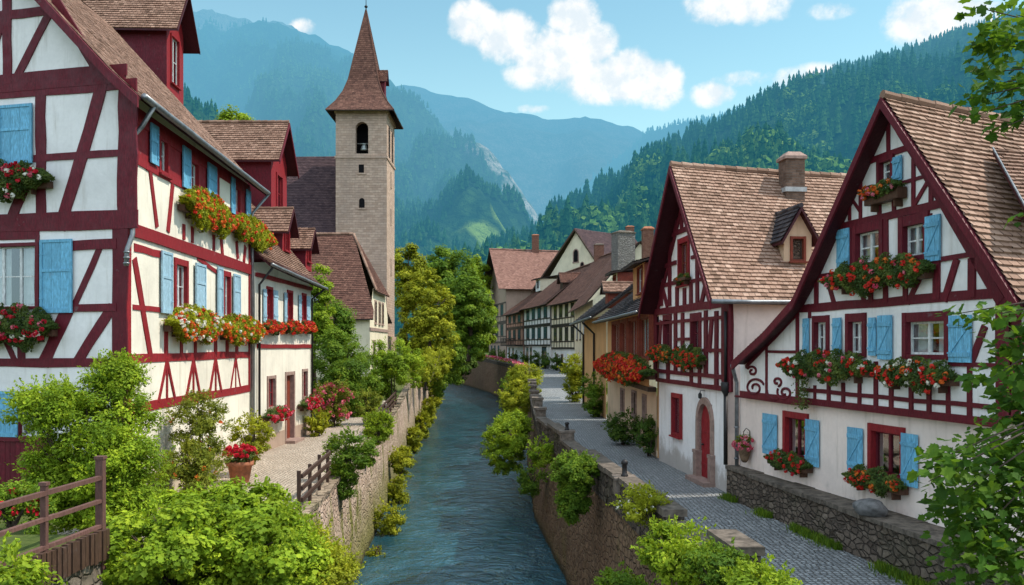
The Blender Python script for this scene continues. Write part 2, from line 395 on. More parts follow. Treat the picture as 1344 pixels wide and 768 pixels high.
def window(house, fac, rect, w=0.0, casing=.1, cas='timber_red', sash='white_paint', cols=2, rows=2, curtain=True, sill=True, opened=True, top=0.0, sub=None, proud=.055, wopens=None):
    u0, u1, v0, v1 = rect; dep = .16 if opened else 0
    if opened and wopens is not None: wopens.append((u0, u1, v0, v1))
    mb = MB(); b = w - dep
    j = lambda: rng.uniform(-.004, .004)
    fbox(mb, fac, u0 - casing, u0 + .002, v0 - casing * .8, v1 + casing + top, b, w + proud + j())
    fbox(mb, fac, u1 - .002, u1 + casing, v0 - casing * .8, v1 + casing + top, b, w + proud + j())
    fbox(mb, fac, u0 + .002, u1 - .002, v1 - .001, v1 + casing + top - .003, b, w + proud - .006)
    fbox(mb, fac, u0 + .002, u1 - .002, v0 - casing * .8 + .003, v0 + .001, b, w + proud - .007)
    s = .045; z0 = (w - .11) if opened else w + .012; z1 = z0 + .045
    fbox(mb, fac, u0 + .003, u0 + s, v0 + .003, v1 - .003, z0, z1, 1); fbox(mb, fac, u1 - s, u1 - .003, v0 + .003, v1 - .003, z0, z1, 1)
    fbox(mb, fac, u0 + s, u1 - s, v1 - s, v1 - .003, z0, z1 - .002, 1); fbox(mb, fac, u0 + s, u1 - s, v0 + .003, v0 + s, z0, z1 - .002, 1)
    for i in range(1, cols):
        u = u0 + (u1 - u0) * i / cols; fbox(mb, fac, u - .035, u + .035, v0 + s, v1 - s, z0 + .001, z1 + .006, 1)
    for i in range(1, rows):
        v = v0 + (v1 - v0) * i / rows; fbox(mb, fac, u0 + s, u1 - s, v - .015, v + .015, z0 + .004, z1 - .008, 1)
    if opened:
        e = .02; q = w - .75
        c = [(u0 - e, v0 - e), (u1 + e, v0 - e), (u1 + e, v1 + e), (u0 - e, v1 + e)]
        mb.poly(*[fac.p(a, d, q) for a, d in c], m=2)
        for (a, d), (a2, d2) in zip(c, c[1:] + c[:1]): mb.poly(fac.p(a, d, b - .002), fac.p(a2, d2, b - .002), fac.p(a2, d2, q), fac.p(a, d, q), m=2)
    o = mb.build('window', [cas, sash, 'dark_room'], house)
    g = MB(); zg = z0 + .02; g.poly(fac.p(u0 + .01, v0 + .01, zg), fac.p(u1 - .01, v0 + .01, zg), fac.p(u1 - .01, v1 - .01, zg), fac.p(u0 + .01, v1 - .01, zg))
    third = o if sub is None else None
    par = o if sub is None else house
    g.build('pane', 'glass' if opened else 'dark_glass', par)
    if curtain and opened:
        wd = (u1 - u0)
        for s0, s1 in ((u0 + .02, u0 + wd * .42), (u1 - wd * .42, u1 - .02)):
            k = MB(); N = 14; vs = []
            for i in range(N + 1):
                u = s0 + (s1 - s0) * i / N; ww = w - .2 + .02 * math.sin(i * 1.9)
                vs += [fac.p(u, v0 + .02, ww), fac.p(u, v1 - .02, ww)]
            k.add(vs, [(2 * i, 2 * i + 2, 2 * i + 3, 2 * i + 1) for i in range(N)], 0, .5)
            k.build('curtain', 'curtain', par)
    if sill:
        k = MB(); fbox(k, fac, u0 - casing - .04, u1 + casing + .04, v0 - casing * .8 - .05, v0 - casing * .8 - .002, w - .015, w + .12)
        k.build('sill', cas, par)
    return o
def shutter(house, fac, rect, w=0.05, style='Z', mat='shutter_blue', ang=0.0, hinge='l', n=3):
    u0, u1, v0, v1 = rect; W = u1 - u0; mb = MB()
    ca, sa = math.cos(R(ang)), math.sin(R(ang))
    def P(a, v, t):
        if hinge == 'l': return fac.p(u0 + a * ca - t * sa, v, w + a * sa + t * ca)
        return fac.p(u1 - (W - a) * ca + t * sa, v, w + (W - a) * sa + t * ca)
    def bx(a0, a1, b0, b1, t0, t1):
        mb.hexa([P(a0, b0, t0), P(a1, b0, t0), P(a1, b0, t1), P(a0, b0, t1), P(a0, b1, t0), P(a1, b1, t0), P(a1, b1, t1), P(a0, b1, t1)])
    H = v1 - v0
    if style == 'Z':
        for i in range(n): bx(W * i / n + .004, W * (i + 1) / n - .004, v0 + rng.uniform(0, .006), v1 - rng.uniform(0, .006), 0, .028 + rng.uniform(0, .004))
        for c in (.17, .8): bx(.02, W - .02, v0 + H * c - .04, v0 + H * c + .04, .026, .05)
        a0, b0, a1, b1 = .04, v0 + H * .21, W - .04, v0 + H * .76; th = .035
        mb.hexa([P(a0, b0, .026), P(a0 + th, b0, .026), P(a0 + th, b0, .046), P(a0, b0, .046), P(a1 - th, b1, .026), P(a1, b1, .026), P(a1, b1, .046), P(a1 - th, b1, .046)])
    else:
        f = min(.075, W * .17)
        bx(0, f, v0, v1, 0, .045); bx(W - f, W, v0, v1, 0, .045)
        for c0, c1 in ((0, f * 1.5 / H), (.56, .56 + f / H), (1 - f / H, 1)): bx(f, W - f, v0 + H * c0, v0 + H * c1, .001, .044)
        for c0, c1 in ((f * 1.5 / H, .56), (.56 + f / H, 1 - f / H)):
            for i in range(n): bx(f + (W - 2 * f) * i / n + .003, f + (W - 2 * f) * (i + 1) / n - .003, v0 + H * c0, v0 + H * c1, .004, .024)
    for c in (.2, .8):
        a = .0 if hinge == 'l' else W - .12
        bx(a, a + .12, v0 + H * c - .012, v0 + H * c + .012, .05, .056)
    return mb.build('shutter', mat, house)

# ------------------------------------------------------------------ roofs of real overlapping tiles
def plerp(poly, b):
    ls = [(poly[i + 1] - poly[i]).length for i in range(len(poly) - 1)]; T = sum(ls); s = b * T
    for i, l in enumerate(ls):
        if s <= l or i == len(ls) - 1: return poly[i] + (poly[i + 1] - poly[i]) * (s / l if l > 1e-9 else 0)
        s -= l
def roof_surface(mb, L, Rr, e=.16, tw=.18, m=0, slab=1, sag=0.0, thick=.09, up=.052):
    L = [V(p) for p in L]; Rr = [V(p) for p in Rr]
    ln = max(sum((P[i + 1] - P[i]).length for i in range(len(P) - 1)) for P in (L, Rr)); n = max(2, int(ln / e))
    def P(a, b):
        p = plerp(L, b).lerp(plerp(Rr, b), a)
        return p - UP * (sag * 4 * a * (1 - a) * (.4 + .6 * b)) + UP * (.012 * mnoise.noise(p * 1.1))
    N0 = (P(1, .5) - P(0, .5)).cross(P(.5, .75) - P(.5, .25)); sgn = -1 if N0.z < 0 else 1
    vs = []; fs = []; ts = []
    for i in range(n):
        b0, b1 = i / n, min(1, (i + 1.25) / n)
        wd = (P(1, b0) - P(0, b0)).length; k = max(1, int(wd / tw)); off = .5 if i % 2 else 0.0
        N = (P(1, b0) - P(0, b0)).cross(P(.5, b1) - P(.5, b0)); 
        if N.length < 1e-6: continue
        N = N.normalized() * sgn
        edges = [0.0] + [(j + off) / k for j in range(0 if off else 1, k)] + [1.0]
        for a0, a1 in zip(edges, edges[1:]):
            j0 = rng.uniform(-.006, .007); bb = b0 + rng.uniform(-.06, .06) / n if i else b0
            g = .006 / max(wd, .01)
            p00, p10 = P(a0 + g, bb), P(a1 - g, bb); h = up + j0
            c = len(vs)
            vs += [p00 + N * h, p10 + N * (h + rng.uniform(-.004, .004)), P(a1 - g, b1) + N * .006, P(a0 + g, b1) + N * .006, p00 - N * .002, p10 - N * .002]
            fs += [(c, c + 1, c + 2, c + 3), (c + 4, c + 5, c + 1, c)]
            t = min(1, max(0, rng.gauss(.5, .24))); ts += [t, t]
    b = len(mb.v); mb.v += [tuple(p) for p in vs]
    for f, t in zip(fs, ts): mb.f.append(tuple(b + i for i in f)); mb.m.append(m); mb.t.append(t)
    if slab is not None:
        K, A = 8, 6; vs = []
        for i in range(K + 1):
            for a in range(A + 1):
                q = P(a / A, i / K); vs += [q - UP * .012, q - UP * thick]
        ix = lambda i, a, k: (i * (A + 1) + a) * 2 + k
        fs = []
        for i in range(K):
            for a in range(A):
                fs += [tuple(ix(*q) for q in ((i, a, 0), (i, a + 1, 0), (i + 1, a + 1, 0), (i + 1, a, 0))), tuple(ix(*q) for q in ((i, a, 1), (i + 1, a, 1), (i + 1, a + 1, 1), (i, a + 1, 1)))]
            fs += [tuple(ix(*q) for q in ((i, 0, 0), (i + 1, 0, 0), (i + 1, 0, 1), (i, 0, 1))), tuple(ix(*q) for q in ((i, A, 0), (i, A, 1), (i + 1, A, 1), (i + 1, A, 0)))]
        for a in range(A): fs += [tuple(ix(*q) for q in ((0, a, 0), (0, a, 1), (0, a + 1, 1), (0, a + 1, 0)))]
        mb.add(vs, fs, slab, .4)
def ridge(mb, a, b, r=.09, m=0, step=.36, sag=0.0):
    a = V(a); b = V(b); n = max(2, int((b - a).length / step))
    for i in range(n):
        t0, t1 = i / n, (i + 1.12) / n
        f = lambda t: a.lerp(b, t) - UP * (sag * 4 * t * (1 - t)) 
        mb.tube([f(t0) + UP * .012, f(min(1, t1)) + UP * rng.uniform(-.004, .004)], [r * 1.08, r * .92], 8, m)
def rake_board(mb, pts, h=.2, th=.045, side=None, m=0):
    for p, q in zip(pts, pts[1:]):
        p = V(p); q = V(q); mb.obox(p - UP * h, q - p, UP * (h - .015), side * th, m)

def gutter(house, a, b, r=.065): 
    mb = MB(); a = V(a); b = V(b); n = 8; mb.tube([a.lerp(b, i / n) - UP * (.01 * (i % 2)) for i in range(n + 1)], r, 8); return mb.build('gutter', 'zinc', house, True)
def downpipe(house, pts, r=.05, mat='zinc'):
    mb = MB(); mb.tube(pts, r, 8)
    p, q = V(pts[-2]), V(pts[-1])
    for t in (.15, .5, .85): c = p.lerp(q, t); mb.tube([c - UP * .02, c + UP * .02], r * 1.35, 8)
    return mb.build('downpipe', mat, house, True)
def chimney(house, base, w, d, h, mat='stone_grey', ax=V((1, 0, 0)), cap='terracotta', flash=True):
    base = V(base); ay = UP.cross(ax); mb = MB()
    def bx(a, b, z0, z1, m=0): mb.obox(base - ax * a / 2 - ay * b / 2 + UP * z0, ax * a, ay * b, UP * (z1 - z0), m)
    bx(w, d, -1.4, h); bx(w + .12, d + .12, h - .003, h + .09, 1)
    z = h + .09
    e0, e1 = w / 2 + .06, d / 2 + .06
    c = [base + ax * sx * e0 + ay * sy * e1 + UP * z for sx, sy in ((-1, -1), (1, -1), (1, 1), (-1, 1))]
    t = [base + ax * sx * e0 * .55 + ay * sy * e1 * .55 + UP * (z + .16) for sx, sy in ((-1, -1), (1, -1), (1, 1), (-1, 1))]
    mb.hexa(c + t, 1)
    if flash: bx(w + .1, d + .1, -.12, .03, 2)
    return mb.build('chimney', [mat, cap, 'lead'], house)
def dormer(house, c, d, wid, wall_h, gab_h, depth, face='timber_red', side='timber_maroon', tile='tile_brown', win=None, over=.18, back=.0, cas='timber_red', sash='white_paint', tw=.18, shed=False, rect=None, soff='soffit'):
    """c = middle of the foot of the front face, d = its horizontal direction seen from outside"""
    c = V(c); d = V(d).normalized(); n = d.cross(UP); f = Fac((c - d * wid / 2).xy, (c + d * wid / 2).xy, c.z)
    ops = []
    mb = MB()
    e = f.p
    # side walls run back into the roof
    for u in (0, wid): 
        mb.poly(e(u, -.3), e(u, wall_h), e(u, wall_h, -depth), e(u, -.3, -depth), m=0)
    mb.poly(e(0, -.3, -depth), e(wid, -.3, -depth), e(wid, wall_h, -depth), e(0, wall_h, -depth), m=0)
    par = mb.build('dormer', side, house)
    if win:
        r = win if len(win) == 4 else (wid * .25, wid * .75, wall_h * .2, wall_h * .92)
        window(par, f, r, 0, .07, cas, sash, 2 if r[1] - r[0] > .5 else 1, 2, False, True, True, 0, sub=1, wopens=ops)
    if shed: poly = [(0, -.3), (wid, -.3), (wid, wall_h), (0, wall_h)]
    else: poly = [(0, -.3), (wid, -.3), (wid, wall_h), (wid / 2, wall_h + gab_h), (0, wall_h)]
    wall(par, 'front_wall', f, poly, face, 0, ops)
    rb = MB(); ap = wall_h + gab_h
    if shed:
        roof_surface(rb, [e(-over, wall_h - .02, over * 1.5), e(-over, ap, -depth)], [e(wid + over, wall_h - .02, over * 1.5), e(wid + over, ap, -depth)], .16, tw)
    else:
        sl = gab_h / (wid / 2)
        lo = wall_h - over * sl
        for u, uu in ((-over, wid / 2), (wid + over, wid / 2)):
            roof_surface(rb, [e(u, lo, over * 1.4), e(uu, ap + .03, over * 1.4)], [e(u, lo, -depth), e(uu, ap + .03, -depth)], .15, tw)
        ridge(rb, e(wid / 2, ap + .05, over * 1.4), e(wid / 2, ap + .05, -depth), .075)
        for u in (-over, wid + over): rake_board(rb, [e(u, lo, over * 1.4 + .003), e(wid / 2, ap + .03, over * 1.4 + .003)], .13, .035, n, 1)
    rb.build('roof', [tile, soff], par)
    return par

# ------------------------------------------------------------------ foliage
DENS, LSZ = 1.7, 1.22
LEAF = ([(0, -.5, 0), (.27, -.05, .05), (0, .5, -.03), (-.27, -.05, .05)], [(0, 1, 2), (0, 2, 3)])
LEAFQ = ([(0, -.5, 0), (.3, -.05, .04), (0, .5, 0), (-.3, -.05, .04)], [(0, 1, 2, 3)])
_m = [(0, -.5), (.12, -.36), (.38, -.36), (.34, -.14), (.54, .1), (.34, .16), (.24, .32), (0, .58), (-.24, .32), (-.34, .16), (-.54, .1), (-.34, -.14), (-.38, -.36), (-.12, -.36)]
MAPLE = ([(0, -.05, -.03)] + [(x, y, .09 * abs(x) - .1 * max(0, y) ** 2) for x, y in _m], [(0, i + 1, (i + 1) % len(_m) + 1) for i in range(len(_m))])
PETAL = ([(-.5, -.4, 0), (.5, -.4, .1), (.45, .5, 0), (-.45, .5, .15)], [(0, 1, 2, 3)])
def clumps(mb, cen, rad, ncl, per, clr, size, m=0, tpl=LEAF, fill=.25, upb=.95, flat=.0, lo=-1.0, shade=.2, inner=.45, droop=0.0):
    """leaves in clumps spread through an ellipsoid with an uneven outline"""
    cen = np.array(cen, float); rad = np.array(rad, float)
    per = int(per * DENS); size = size * LSZ
    d = nr.normal(size=(ncl, 3)); d /= np.linalg.norm(d, axis=1, keepdims=True)
    if lo > -1: d[:, 2] = np.where(d[:, 2] < lo, -d[:, 2] * .6, d[:, 2])
    rr = np.where(nr.random(ncl) < fill, inner * nr.random(ncl) ** .5, nr.uniform(.68, 1.02, ncl))
    cc = cen + d * rad * rr[:, None]
    ct = nr.random(ncl)
    n = ncl * per; ci = np.repeat(np.arange(ncl), per)
    q = nr.normal(size=(n, 3)); q /= np.linalg.norm(q, axis=1, keepdims=True)
    cr = clr * nr.uniform(.65, 1.25, ncl)
    r = nr.random(n) ** .45
    off = q * r[:, None] * cr[ci][:, None] * np.array([1, 1, .72])
    off[:, 2] -= droop * (off[:, 0] ** 2 + off[:, 1] ** 2) / clr
    pos = cc[ci] + off
    nrm = q * .8 + np.array([0, 0, upb]) + nr.normal(size=(n, 3)) * .45 + d[ci] * .5
    t = np.clip(ct[ci] * .55 + nr.random(n) * .45 + shade * (q[:, 2] * .4), 0, 1)
    mb.scatter(tpl[0], tpl[1], pos, frames(nrm), size * (.5 + 1.0 * nr.random(n) ** 1.3), m, t)
    return cc, cr
def heads(mb, pos, rad, k, size, m):
    n = len(pos); q = nr.normal(size=(n, k, 3)); q /= np.linalg.norm(q, axis=2, keepdims=True)
    rr = rad * nr.uniform(.7, 1.2, n)
    p = (np.asarray(pos)[:, None] + q * rr[:, None, None]).reshape(-1, 3)
    mb.scatter(PETAL[0], PETAL[1], p, frames(q.reshape(-1, 3) + nr.normal(size=(n * k, 3)) * .3), size * nr.uniform(.7, 1.2, n * k), m, np.clip(np.repeat(nr.random(n), k) * .6 + nr.random(n * k) * .4, 0, 1))
def stems(mb, base, cen, rad, n, r0=.03, m=0):
    base = V(base)
    for i in range(n):
        q = V((nr.normal(), nr.normal(), abs(nr.normal()) + .3)).normalized()
        e = V(cen) + V((q.x * rad[0], q.y * rad[1], q.z * rad[2])) * .75
        s = base + V((rng.uniform(-1, 1) * rad[0] * .15, rng.uniform(-1, 1) * rad[1] * .15, 0))
        mid = s.lerp(e, .5) + V((0, 0, .12 * rad[2]))
        mb.tube([s, mid, e], [r0, r0 * .7, r0 * .25], 6, m)
def sprigs(mb, cen, rad, n, ln, k, size, m=0, up=.6):
    """leafy shoots that break the outline"""
    cen = np.array(cen, float); rad = np.array(rad, float)
    d = nr.normal(size=(n, 3)); d[:, 2] = np.abs(d[:, 2]) * .9 - .1; d /= np.linalg.norm(d, axis=1, keepdims=True)
    s0 = cen + d * rad * nr.uniform(.7, .95, n)[:, None]; g_ = d + np.array([0, 0, up]) + nr.normal(size=(n, 3)) * .25; g_ /= np.linalg.norm(g_, axis=1, keepdims=True)
    L = ln * nr.uniform(.5, 1.3, n); t = nr.random((n, k)); P = s0[:, None] + g_[:, None] * (t * L[:, None])[:, :, None] + nr.normal(size=(n, k, 3)) * (size * .55) * (1.15 - t)[:, :, None]
    P[:, :, 2] -= .25 * ln * t ** 2.2
    P = P.reshape(-1, 3); q = np.repeat(g_, k, 0) + nr.normal(size=(n * k, 3)) * .6
    mb.scatter(LEAF[0], LEAF[1], P, frames_dir(q, np.array([0, -.2, 1.]) + nr.normal(size=(n * k, 3)) * .5), size * nr.uniform(.6, 1.2, n * k), m, np.clip(.62 + nr.normal(size=n * k) * .2, 0, 1))
def bush(label, base, cen, rad, ncl=40, per=60, clr=.3, size=.07, mat='leaf_mid', name='bush', cat='bush', group=None, blooms=None, nst=6, **kw):
    t = thing(name, label, cat, base, group)
    f = MB(); clumps(f, cen, rad, ncl, per, clr, size, **kw); f.build('foliage', mat, t)
    s = MB(); stems(s, base, cen, rad, nst, .02 + .012 * max(rad)); s.build('stem', 'bark', t)
    if blooms:
        bm, nb, br = blooms; d = nr.normal(size=(nb, 3)); d /= np.linalg.norm(d, axis=1, keepdims=True); d[:, 2] = np.abs(d[:, 2]) * .9 - .15
        b = MB(); heads(b, np.array(cen) + d * np.array(rad) * nr.uniform(.85, 1.12, nb)[:, None], br, 12, br * .9, 0); b.build('blossoms', bm, t)
    return t
def tree(label, base, h, crown_c, crown_r, ncl, per, clr, size, mat, trunk_r=.25, name='tree', group=None, tpl=LEAFQ, **kw):
    t = thing(name, label, 'tree', base, group); base = V(base)
    f = MB(); clumps(f, crown_c, crown_r, ncl, per, clr, size, tpl=tpl, **kw); f.build('crown', mat, t)
    k = MB(); top = V(crown_c)
    k.tube([base - UP * .2, base.lerp(top, .5) + V((rng.uniform(-.3, .3), rng.uniform(-.3, .3), 0)), top, top + UP * crown_r[2] * .6], [trunk_r * 1.3, trunk_r, trunk_r * .6, .03], 9)
    for i in range(7):
        q = 2.4 * i; s = base.lerp(top, .55 + .06 * i)
        e = V(crown_c) + V((math.cos(q) * crown_r[0] * .75, math.sin(q) * crown_r[1] * .75, rng.uniform(-.3, .6) * crown_r[2]))
        k.tube([s, s.lerp(e, .5) + UP * crown_r[2] * .12, e], [trunk_r * .45, trunk_r * .28, .03], 6)
    k.build('trunk', 'bark', t, True)
    return t
def flowerbox(label, fac, rect, w=0.0, blooms=(('bloom_red', 40),), dens=1.0, deep=.3, leafm='leaf_box', trough='trough', hang=None, group='flower boxes under the windows', lsize=.07, head=.043, box_h=.17, sunk=.36):
    u0, u1, v0, v1 = rect; L = u1 - u0; H = v1 - v0; um = (u0 + u1) / 2; zb = v0 + H * sunk - box_h * .5
    t = thing('flower_box', label, 'flower box', fac.p(um, zb, w + .14), group)
    b = MB(); a0, a1 = u0 + L * .04, u1 - L * .04; th = .02; y0, y1 = w + .03, w + .23
    fbox(b, fac, a0, a1, zb, zb + th, y0, y1); fbox(b, fac, a0, a1, zb + th, zb + box_h, y1 - th, y1 + .003); fbox(b, fac, a0, a1, zb + th, zb + box_h, y0 - .003, y0 + th)
    fbox(b, fac, a0 - .003, a0 + th, zb + th, zb + box_h - .004, y0 + th, y1 - th); fbox(b, fac, a1 - th, a1 + .003, zb + th, zb + box_h - .004, y0 + th, y1 - th)
    fbox(b, fac, a0 + th, a1 - th, zb + th, zb + box_h - .03, y0 + th, y1 - th, 1)
    for u in (a0 + L * .15, a1 - L * .15): fbox(b, fac, u - .02, u + .02, zb - .14, zb - .003, w + .005, w + .19)
    b.build('planter', [trough, 'soil'], t)
    n = int(2600 * L * H * dens) + 150; f = MB()
    # soft, uneven mound that spills over the front edge
    u = nr.uniform(u0, u1, n); ph = nr.random(4) * 6
    edge = np.clip(1 - np.abs((u - um) / (L / 2)) ** 3.5, .12, 1)
    wob = .82 + .22 * np.sin(u * 7 / max(.5, L) * 2 + ph[0]) + .12 * np.sin(u * 13 + ph[1])
    vlo = v0 + H * .5 - H * .5 * edge * np.clip(wob, .5, 1.15); vhi = v0 + H * .5 + H * .5 * edge * np.clip(.85 + .2 * np.sin(u * 9 + ph[2]) + .1 * np.sin(u * 17 + ph[3]), .6, 1.12)
    s = nr.random(n); v = vlo + (vhi - vlo) * s
    bulge = np.sqrt(np.clip(1 - ((s - .45) / .62) ** 2, .02, 1)); ww = w + .05 + deep * bulge * nr.random(n) ** .45
    P = np.array(fac.o)[None] + u[:, None] * np.array(fac.d) + v[:, None] * np.array([0, 0, 1.]) + ww[:, None] * np.array(fac.n)
    nn = np.array(fac.n) * .9 + nr.normal(size=(n, 3)) * .6 + np.array([0, 0, .45])
    f.scatter(LEAF[0], LEAF[1], P, frames(nn), lsize * nr.uniform(.6, 1.3, n), 0, np.clip(.5 + .3 * np.sin(u * 8 + v * 9) + nr.normal(size=n) * .2, 0, 1))
    if hang:
        hu, hv, hn = hang; m_ = hn; uu = nr.normal(hu, .13, m_); vv = v0 + H * .4 - (v0 + H * .4 - hv) * nr.random(m_) ** .8; w2 = w + .08 + .2 * nr.random(m_)
        P = np.array(fac.o)[None] + uu[:, None] * np.array(fac.d) + vv[:, None] * np.array([0, 0, 1.]) + w2[:, None] * np.array(fac.n)
        f.scatter(LEAF[0], LEAF[1], P, frames(np.array(fac.n) + nr.normal(size=(m_, 3)) * .7), lsize * nr.uniform(.6, 1.3, m_))
    f.build('foliage', leafm, t)
    bb = MB(); names = []
    for bm, cnt in blooms:
        cnt = max(3, int(cnt)); u = nr.uniform(u0 + L * .03, u1 - L * .03, cnt); s = nr.beta(1.6, 1.6, cnt); edge = np.clip(1 - np.abs((u - um) / (L / 2)) ** 3.5, .2, 1)
        v = v0 + H * .5 + H * (s - .5) * edge * 1.02; bulge = np.sqrt(np.clip(1 - ((s - .45) / .64) ** 2, .05, 1)); ww = w + .06 + deep * bulge * nr.uniform(.85, 1.08, cnt)
        P = np.array(fac.o)[None] + u[:, None] * np.array(fac.d) + v[:, None] * np.array([0, 0, 1.]) + ww[:, None] * np.array(fac.n)
        heads(bb, P, head, 14, head * 1.0, len(names)); names.append(bm)
    bb.build('blossoms', names, t)
    return t
# ================================================================== CAMERA, LIGHT, SKY
cam = bpy.data.cameras.new('camera'); cam.sensor_width = 36; cam.lens = 36 * F / 1344; cam.shift_y = (PY - 384) / 1344
cam.clip_end = 30000; cam.clip_start = .1
co = bpy.data.objects.new('camera', cam); co.location = EYE; co.rotation_euler = (R(90), 0, 0); col.objects.link(co); scene.camera = co
scene.view_settings.view_transform = 'Standard'; scene.view_settings.look = 'None'; scene.view_settings.exposure = 0
scene.render.engine = 'CYCLES'; scene.cycles.max_bounces = 7; scene.cycles.transparent_max_bounces = 10; scene.cycles.diffuse_bounces = 3
SUN_EL, SUN_AZ = R(54), R(1)           # azimuth from +X towards +Y
sd = V((math.cos(SUN_EL) * math.cos(SUN_AZ), math.cos(SUN_EL) * math.sin(SUN_AZ), math.sin(SUN_EL)))
sl = bpy.data.lights.new('sun', 'SUN'); sl.energy = 4.6; sl.angle = R(.5); sl.color = (1, .93, .82)
so = bpy.data.objects.new('sun', sl); so.rotation_euler = sd.to_track_quat('Z', 'Y').to_euler(); so.location = (60, 0, 80); col.objects.link(so)
w = bpy.data.worlds.new('World'); scene.world = w; w.use_nodes = True; nt = w.node_tree; nt.nodes.clear(); g = G(nt)
sky = g.n('ShaderNodeTexSky', {'sky_type': 'NISHITA', 'sun_disc': False, 'sun_elevation': SUN_EL, 'sun_rotation': R(90) - SUN_AZ, 'air_density': 1.0, 'dust_density': 1.2, 'ozone_density': 2.2, 'altitude': 200})
skyc0 = g.mix(1.0, sky.outputs[0], (.90, 1.05, .98), 'MULTIPLY')
hz = g.sep(g.n('ShaderNodeTexCoord').outputs['Generated'])[2]
skyc = g.mix(g.mr(hz, .02, .40, .66, .10), skyc0, (4.5, 5.5, 5.7))
skyc = g.mix(1.0, skyc, (.77, .92, .84), 'MULTIPLY')
bg = g.n('ShaderNodeBackground', Color=skyc, Strength=.235)
dirv = g.n('ShaderNodeTexCoord').outputs['Generated']
x, y, z = [g.sep(dirv)[i] for i in range(3)]
az = g.math('ARCTAN2', x, y); el = g.math('ARCSINE', z)
q = g.comb(az, el, 0.0)
warp = g.math('SUBTRACT', g.noise(q, 26, 7, .62), .5); warp2 = g.math('SUBTRACT', g.noise(q, 75, 5, .6), .5)
mask = None
def blob(px, py, rx, ry, k=1.0):
    global mask
    r = ray(px, py).normalized(); a0 = math.atan2(r.x, r.y); e0 = math.asin(r.z)
    dx = g.math('DIVIDE', g.math('SUBTRACT', az, a0), rx / F); dy = g.math('DIVIDE', g.math('SUBTRACT', el, e0), ry / F)
    d = g.math('ADD', g.math('MULTIPLY', dx, dx), g.math('MULTIPLY', dy, dy))
    b = g.math('MULTIPLY', g.math('SUBTRACT', 1.0, d, clamp=True), k)
    mask = b if mask is None else g.math('MAXIMUM', mask, b)
for a in [(622, 30, 42, 34), (668, 52, 55, 40), (752, 22, 42, 34), (735, 75, 80, 45), (775, 60, 50, 34), (822, 100, 62, 42), (866, 112, 40, 38), (785, 105, 70, 36), (705, 95, 60, 30, .7),
          (965, 8, 85, 26, .8), (1005, 15, 40, 22, .6), (935, 124, 40, 20, .7), (1060, 103, 55, 22, .75), (1240, 22, 80, 44, .95), (1290, 40, 60, 40, .8), (1090, 14, 40, 14, .45), (398, 36, 22, 13, .7), (700, 143, 30, 8, .5), (975, 105, 60, 14, .45),
          (1500, 60, 160, 60), (100, -300, 300, 90, .8), (1000, -450, 350, 120, .8), (-500, 50, 200, 70)]: blob(*a)
den = g.math('ADD', mask, g.math('ADD', g.math('MULTIPLY', warp, 1.25), g.math('MULTIPLY', warp2, .28)))
den = g.math('MULTIPLY', g.mr(den, .16, .74), g.mr(mask, .0, .25))
lit = g.math('SUBTRACT', g.noise(g.vadd(q, g.comb(-.012, -.012, 0.0)), 26, 7, .62), g.noise(q, 26, 7, .62))
cc = g.mix(g.mr(g.math('ADD', lit, g.math('MULTIPLY', g.math('SUBTRACT', g.noise(q, 14, 5, .6), .5), .35)), -.12, .14), (.98, .97, .95), (.76, .83, .88))
bgc = g.n('ShaderNodeBackground', Color=cc, Strength=1.12)
ms = g.n('ShaderNodeMixShader'); g.set(ms.inputs[0], g.math('MULTIPLY', den, .93)); g.set(ms.inputs[1], bg.outputs[0]); g.set(ms.inputs[2], bgc.outputs[0])
# bright cloud layer added out of view, overhead and behind, to fill the shade
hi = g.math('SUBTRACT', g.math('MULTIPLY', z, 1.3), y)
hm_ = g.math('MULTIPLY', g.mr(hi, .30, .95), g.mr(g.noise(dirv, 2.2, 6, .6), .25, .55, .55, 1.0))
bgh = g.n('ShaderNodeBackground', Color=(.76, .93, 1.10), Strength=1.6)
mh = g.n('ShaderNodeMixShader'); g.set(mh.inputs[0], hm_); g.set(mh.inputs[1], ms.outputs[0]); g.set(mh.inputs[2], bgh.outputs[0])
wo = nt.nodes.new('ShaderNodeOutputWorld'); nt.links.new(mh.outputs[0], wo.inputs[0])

# ================================================================== GROUND, STREET, CANAL
ZS = [(-40, 0), (44, 0), (60, .25), (105, .9), (155, 1.4), (195, 2.2), (260, 3), (330, 3)]
ZL = [(-40, 0), (46, 0), (60, .5), (80, 1.6), (120, 2.4), (200, 3), (330, 3)]
XR = [(-30, 6.6), (13, 3.4), (30, 2.05), (41, 1.25), (60, 1.25), (80, 1.6), (100, 1.4), (123, .2), (150, -3.5), (184, -10), (230, -20), (330, -42)]
XL = [(-30, -2.0), (13, -4.5), (25, -5.26), (82, -8.9), (123, -10.6), (150, -13), (184, -19), (230, -28), (330, -50)]
XH = [(-30, 12.5), (15.6, 7.15), (24.2, 5.95), (25, 6.1), (33, 5.35), (49, 5.25), (61, 4.95), (72, 6.6), (105, 9.3), (122, 6), (155, -.4), (180, -5.2), (230, -15), (330, -36)]
WATER = -3.8
stn = list(np.arange(-30, 60, 2.0)) + list(np.arange(60, 331, 5.0))
def mkground(gg):
    p = gg.pos(); n = gg.noise(p, .25, 6, .7); s = gg.noise(p, 12, 4, .7)
    c = gg.mix(gg.mr(n, .4, .6), (.055, .085, .02), (.12, .13, .04)); c = gg.mix(gg.mr(s, .3, .7, 0, .6), c, (.03, .045, .014))
    return gg.bsdf(c, 1, gg.bump(s, .6, .05), .05)
mk('ground', mkground)
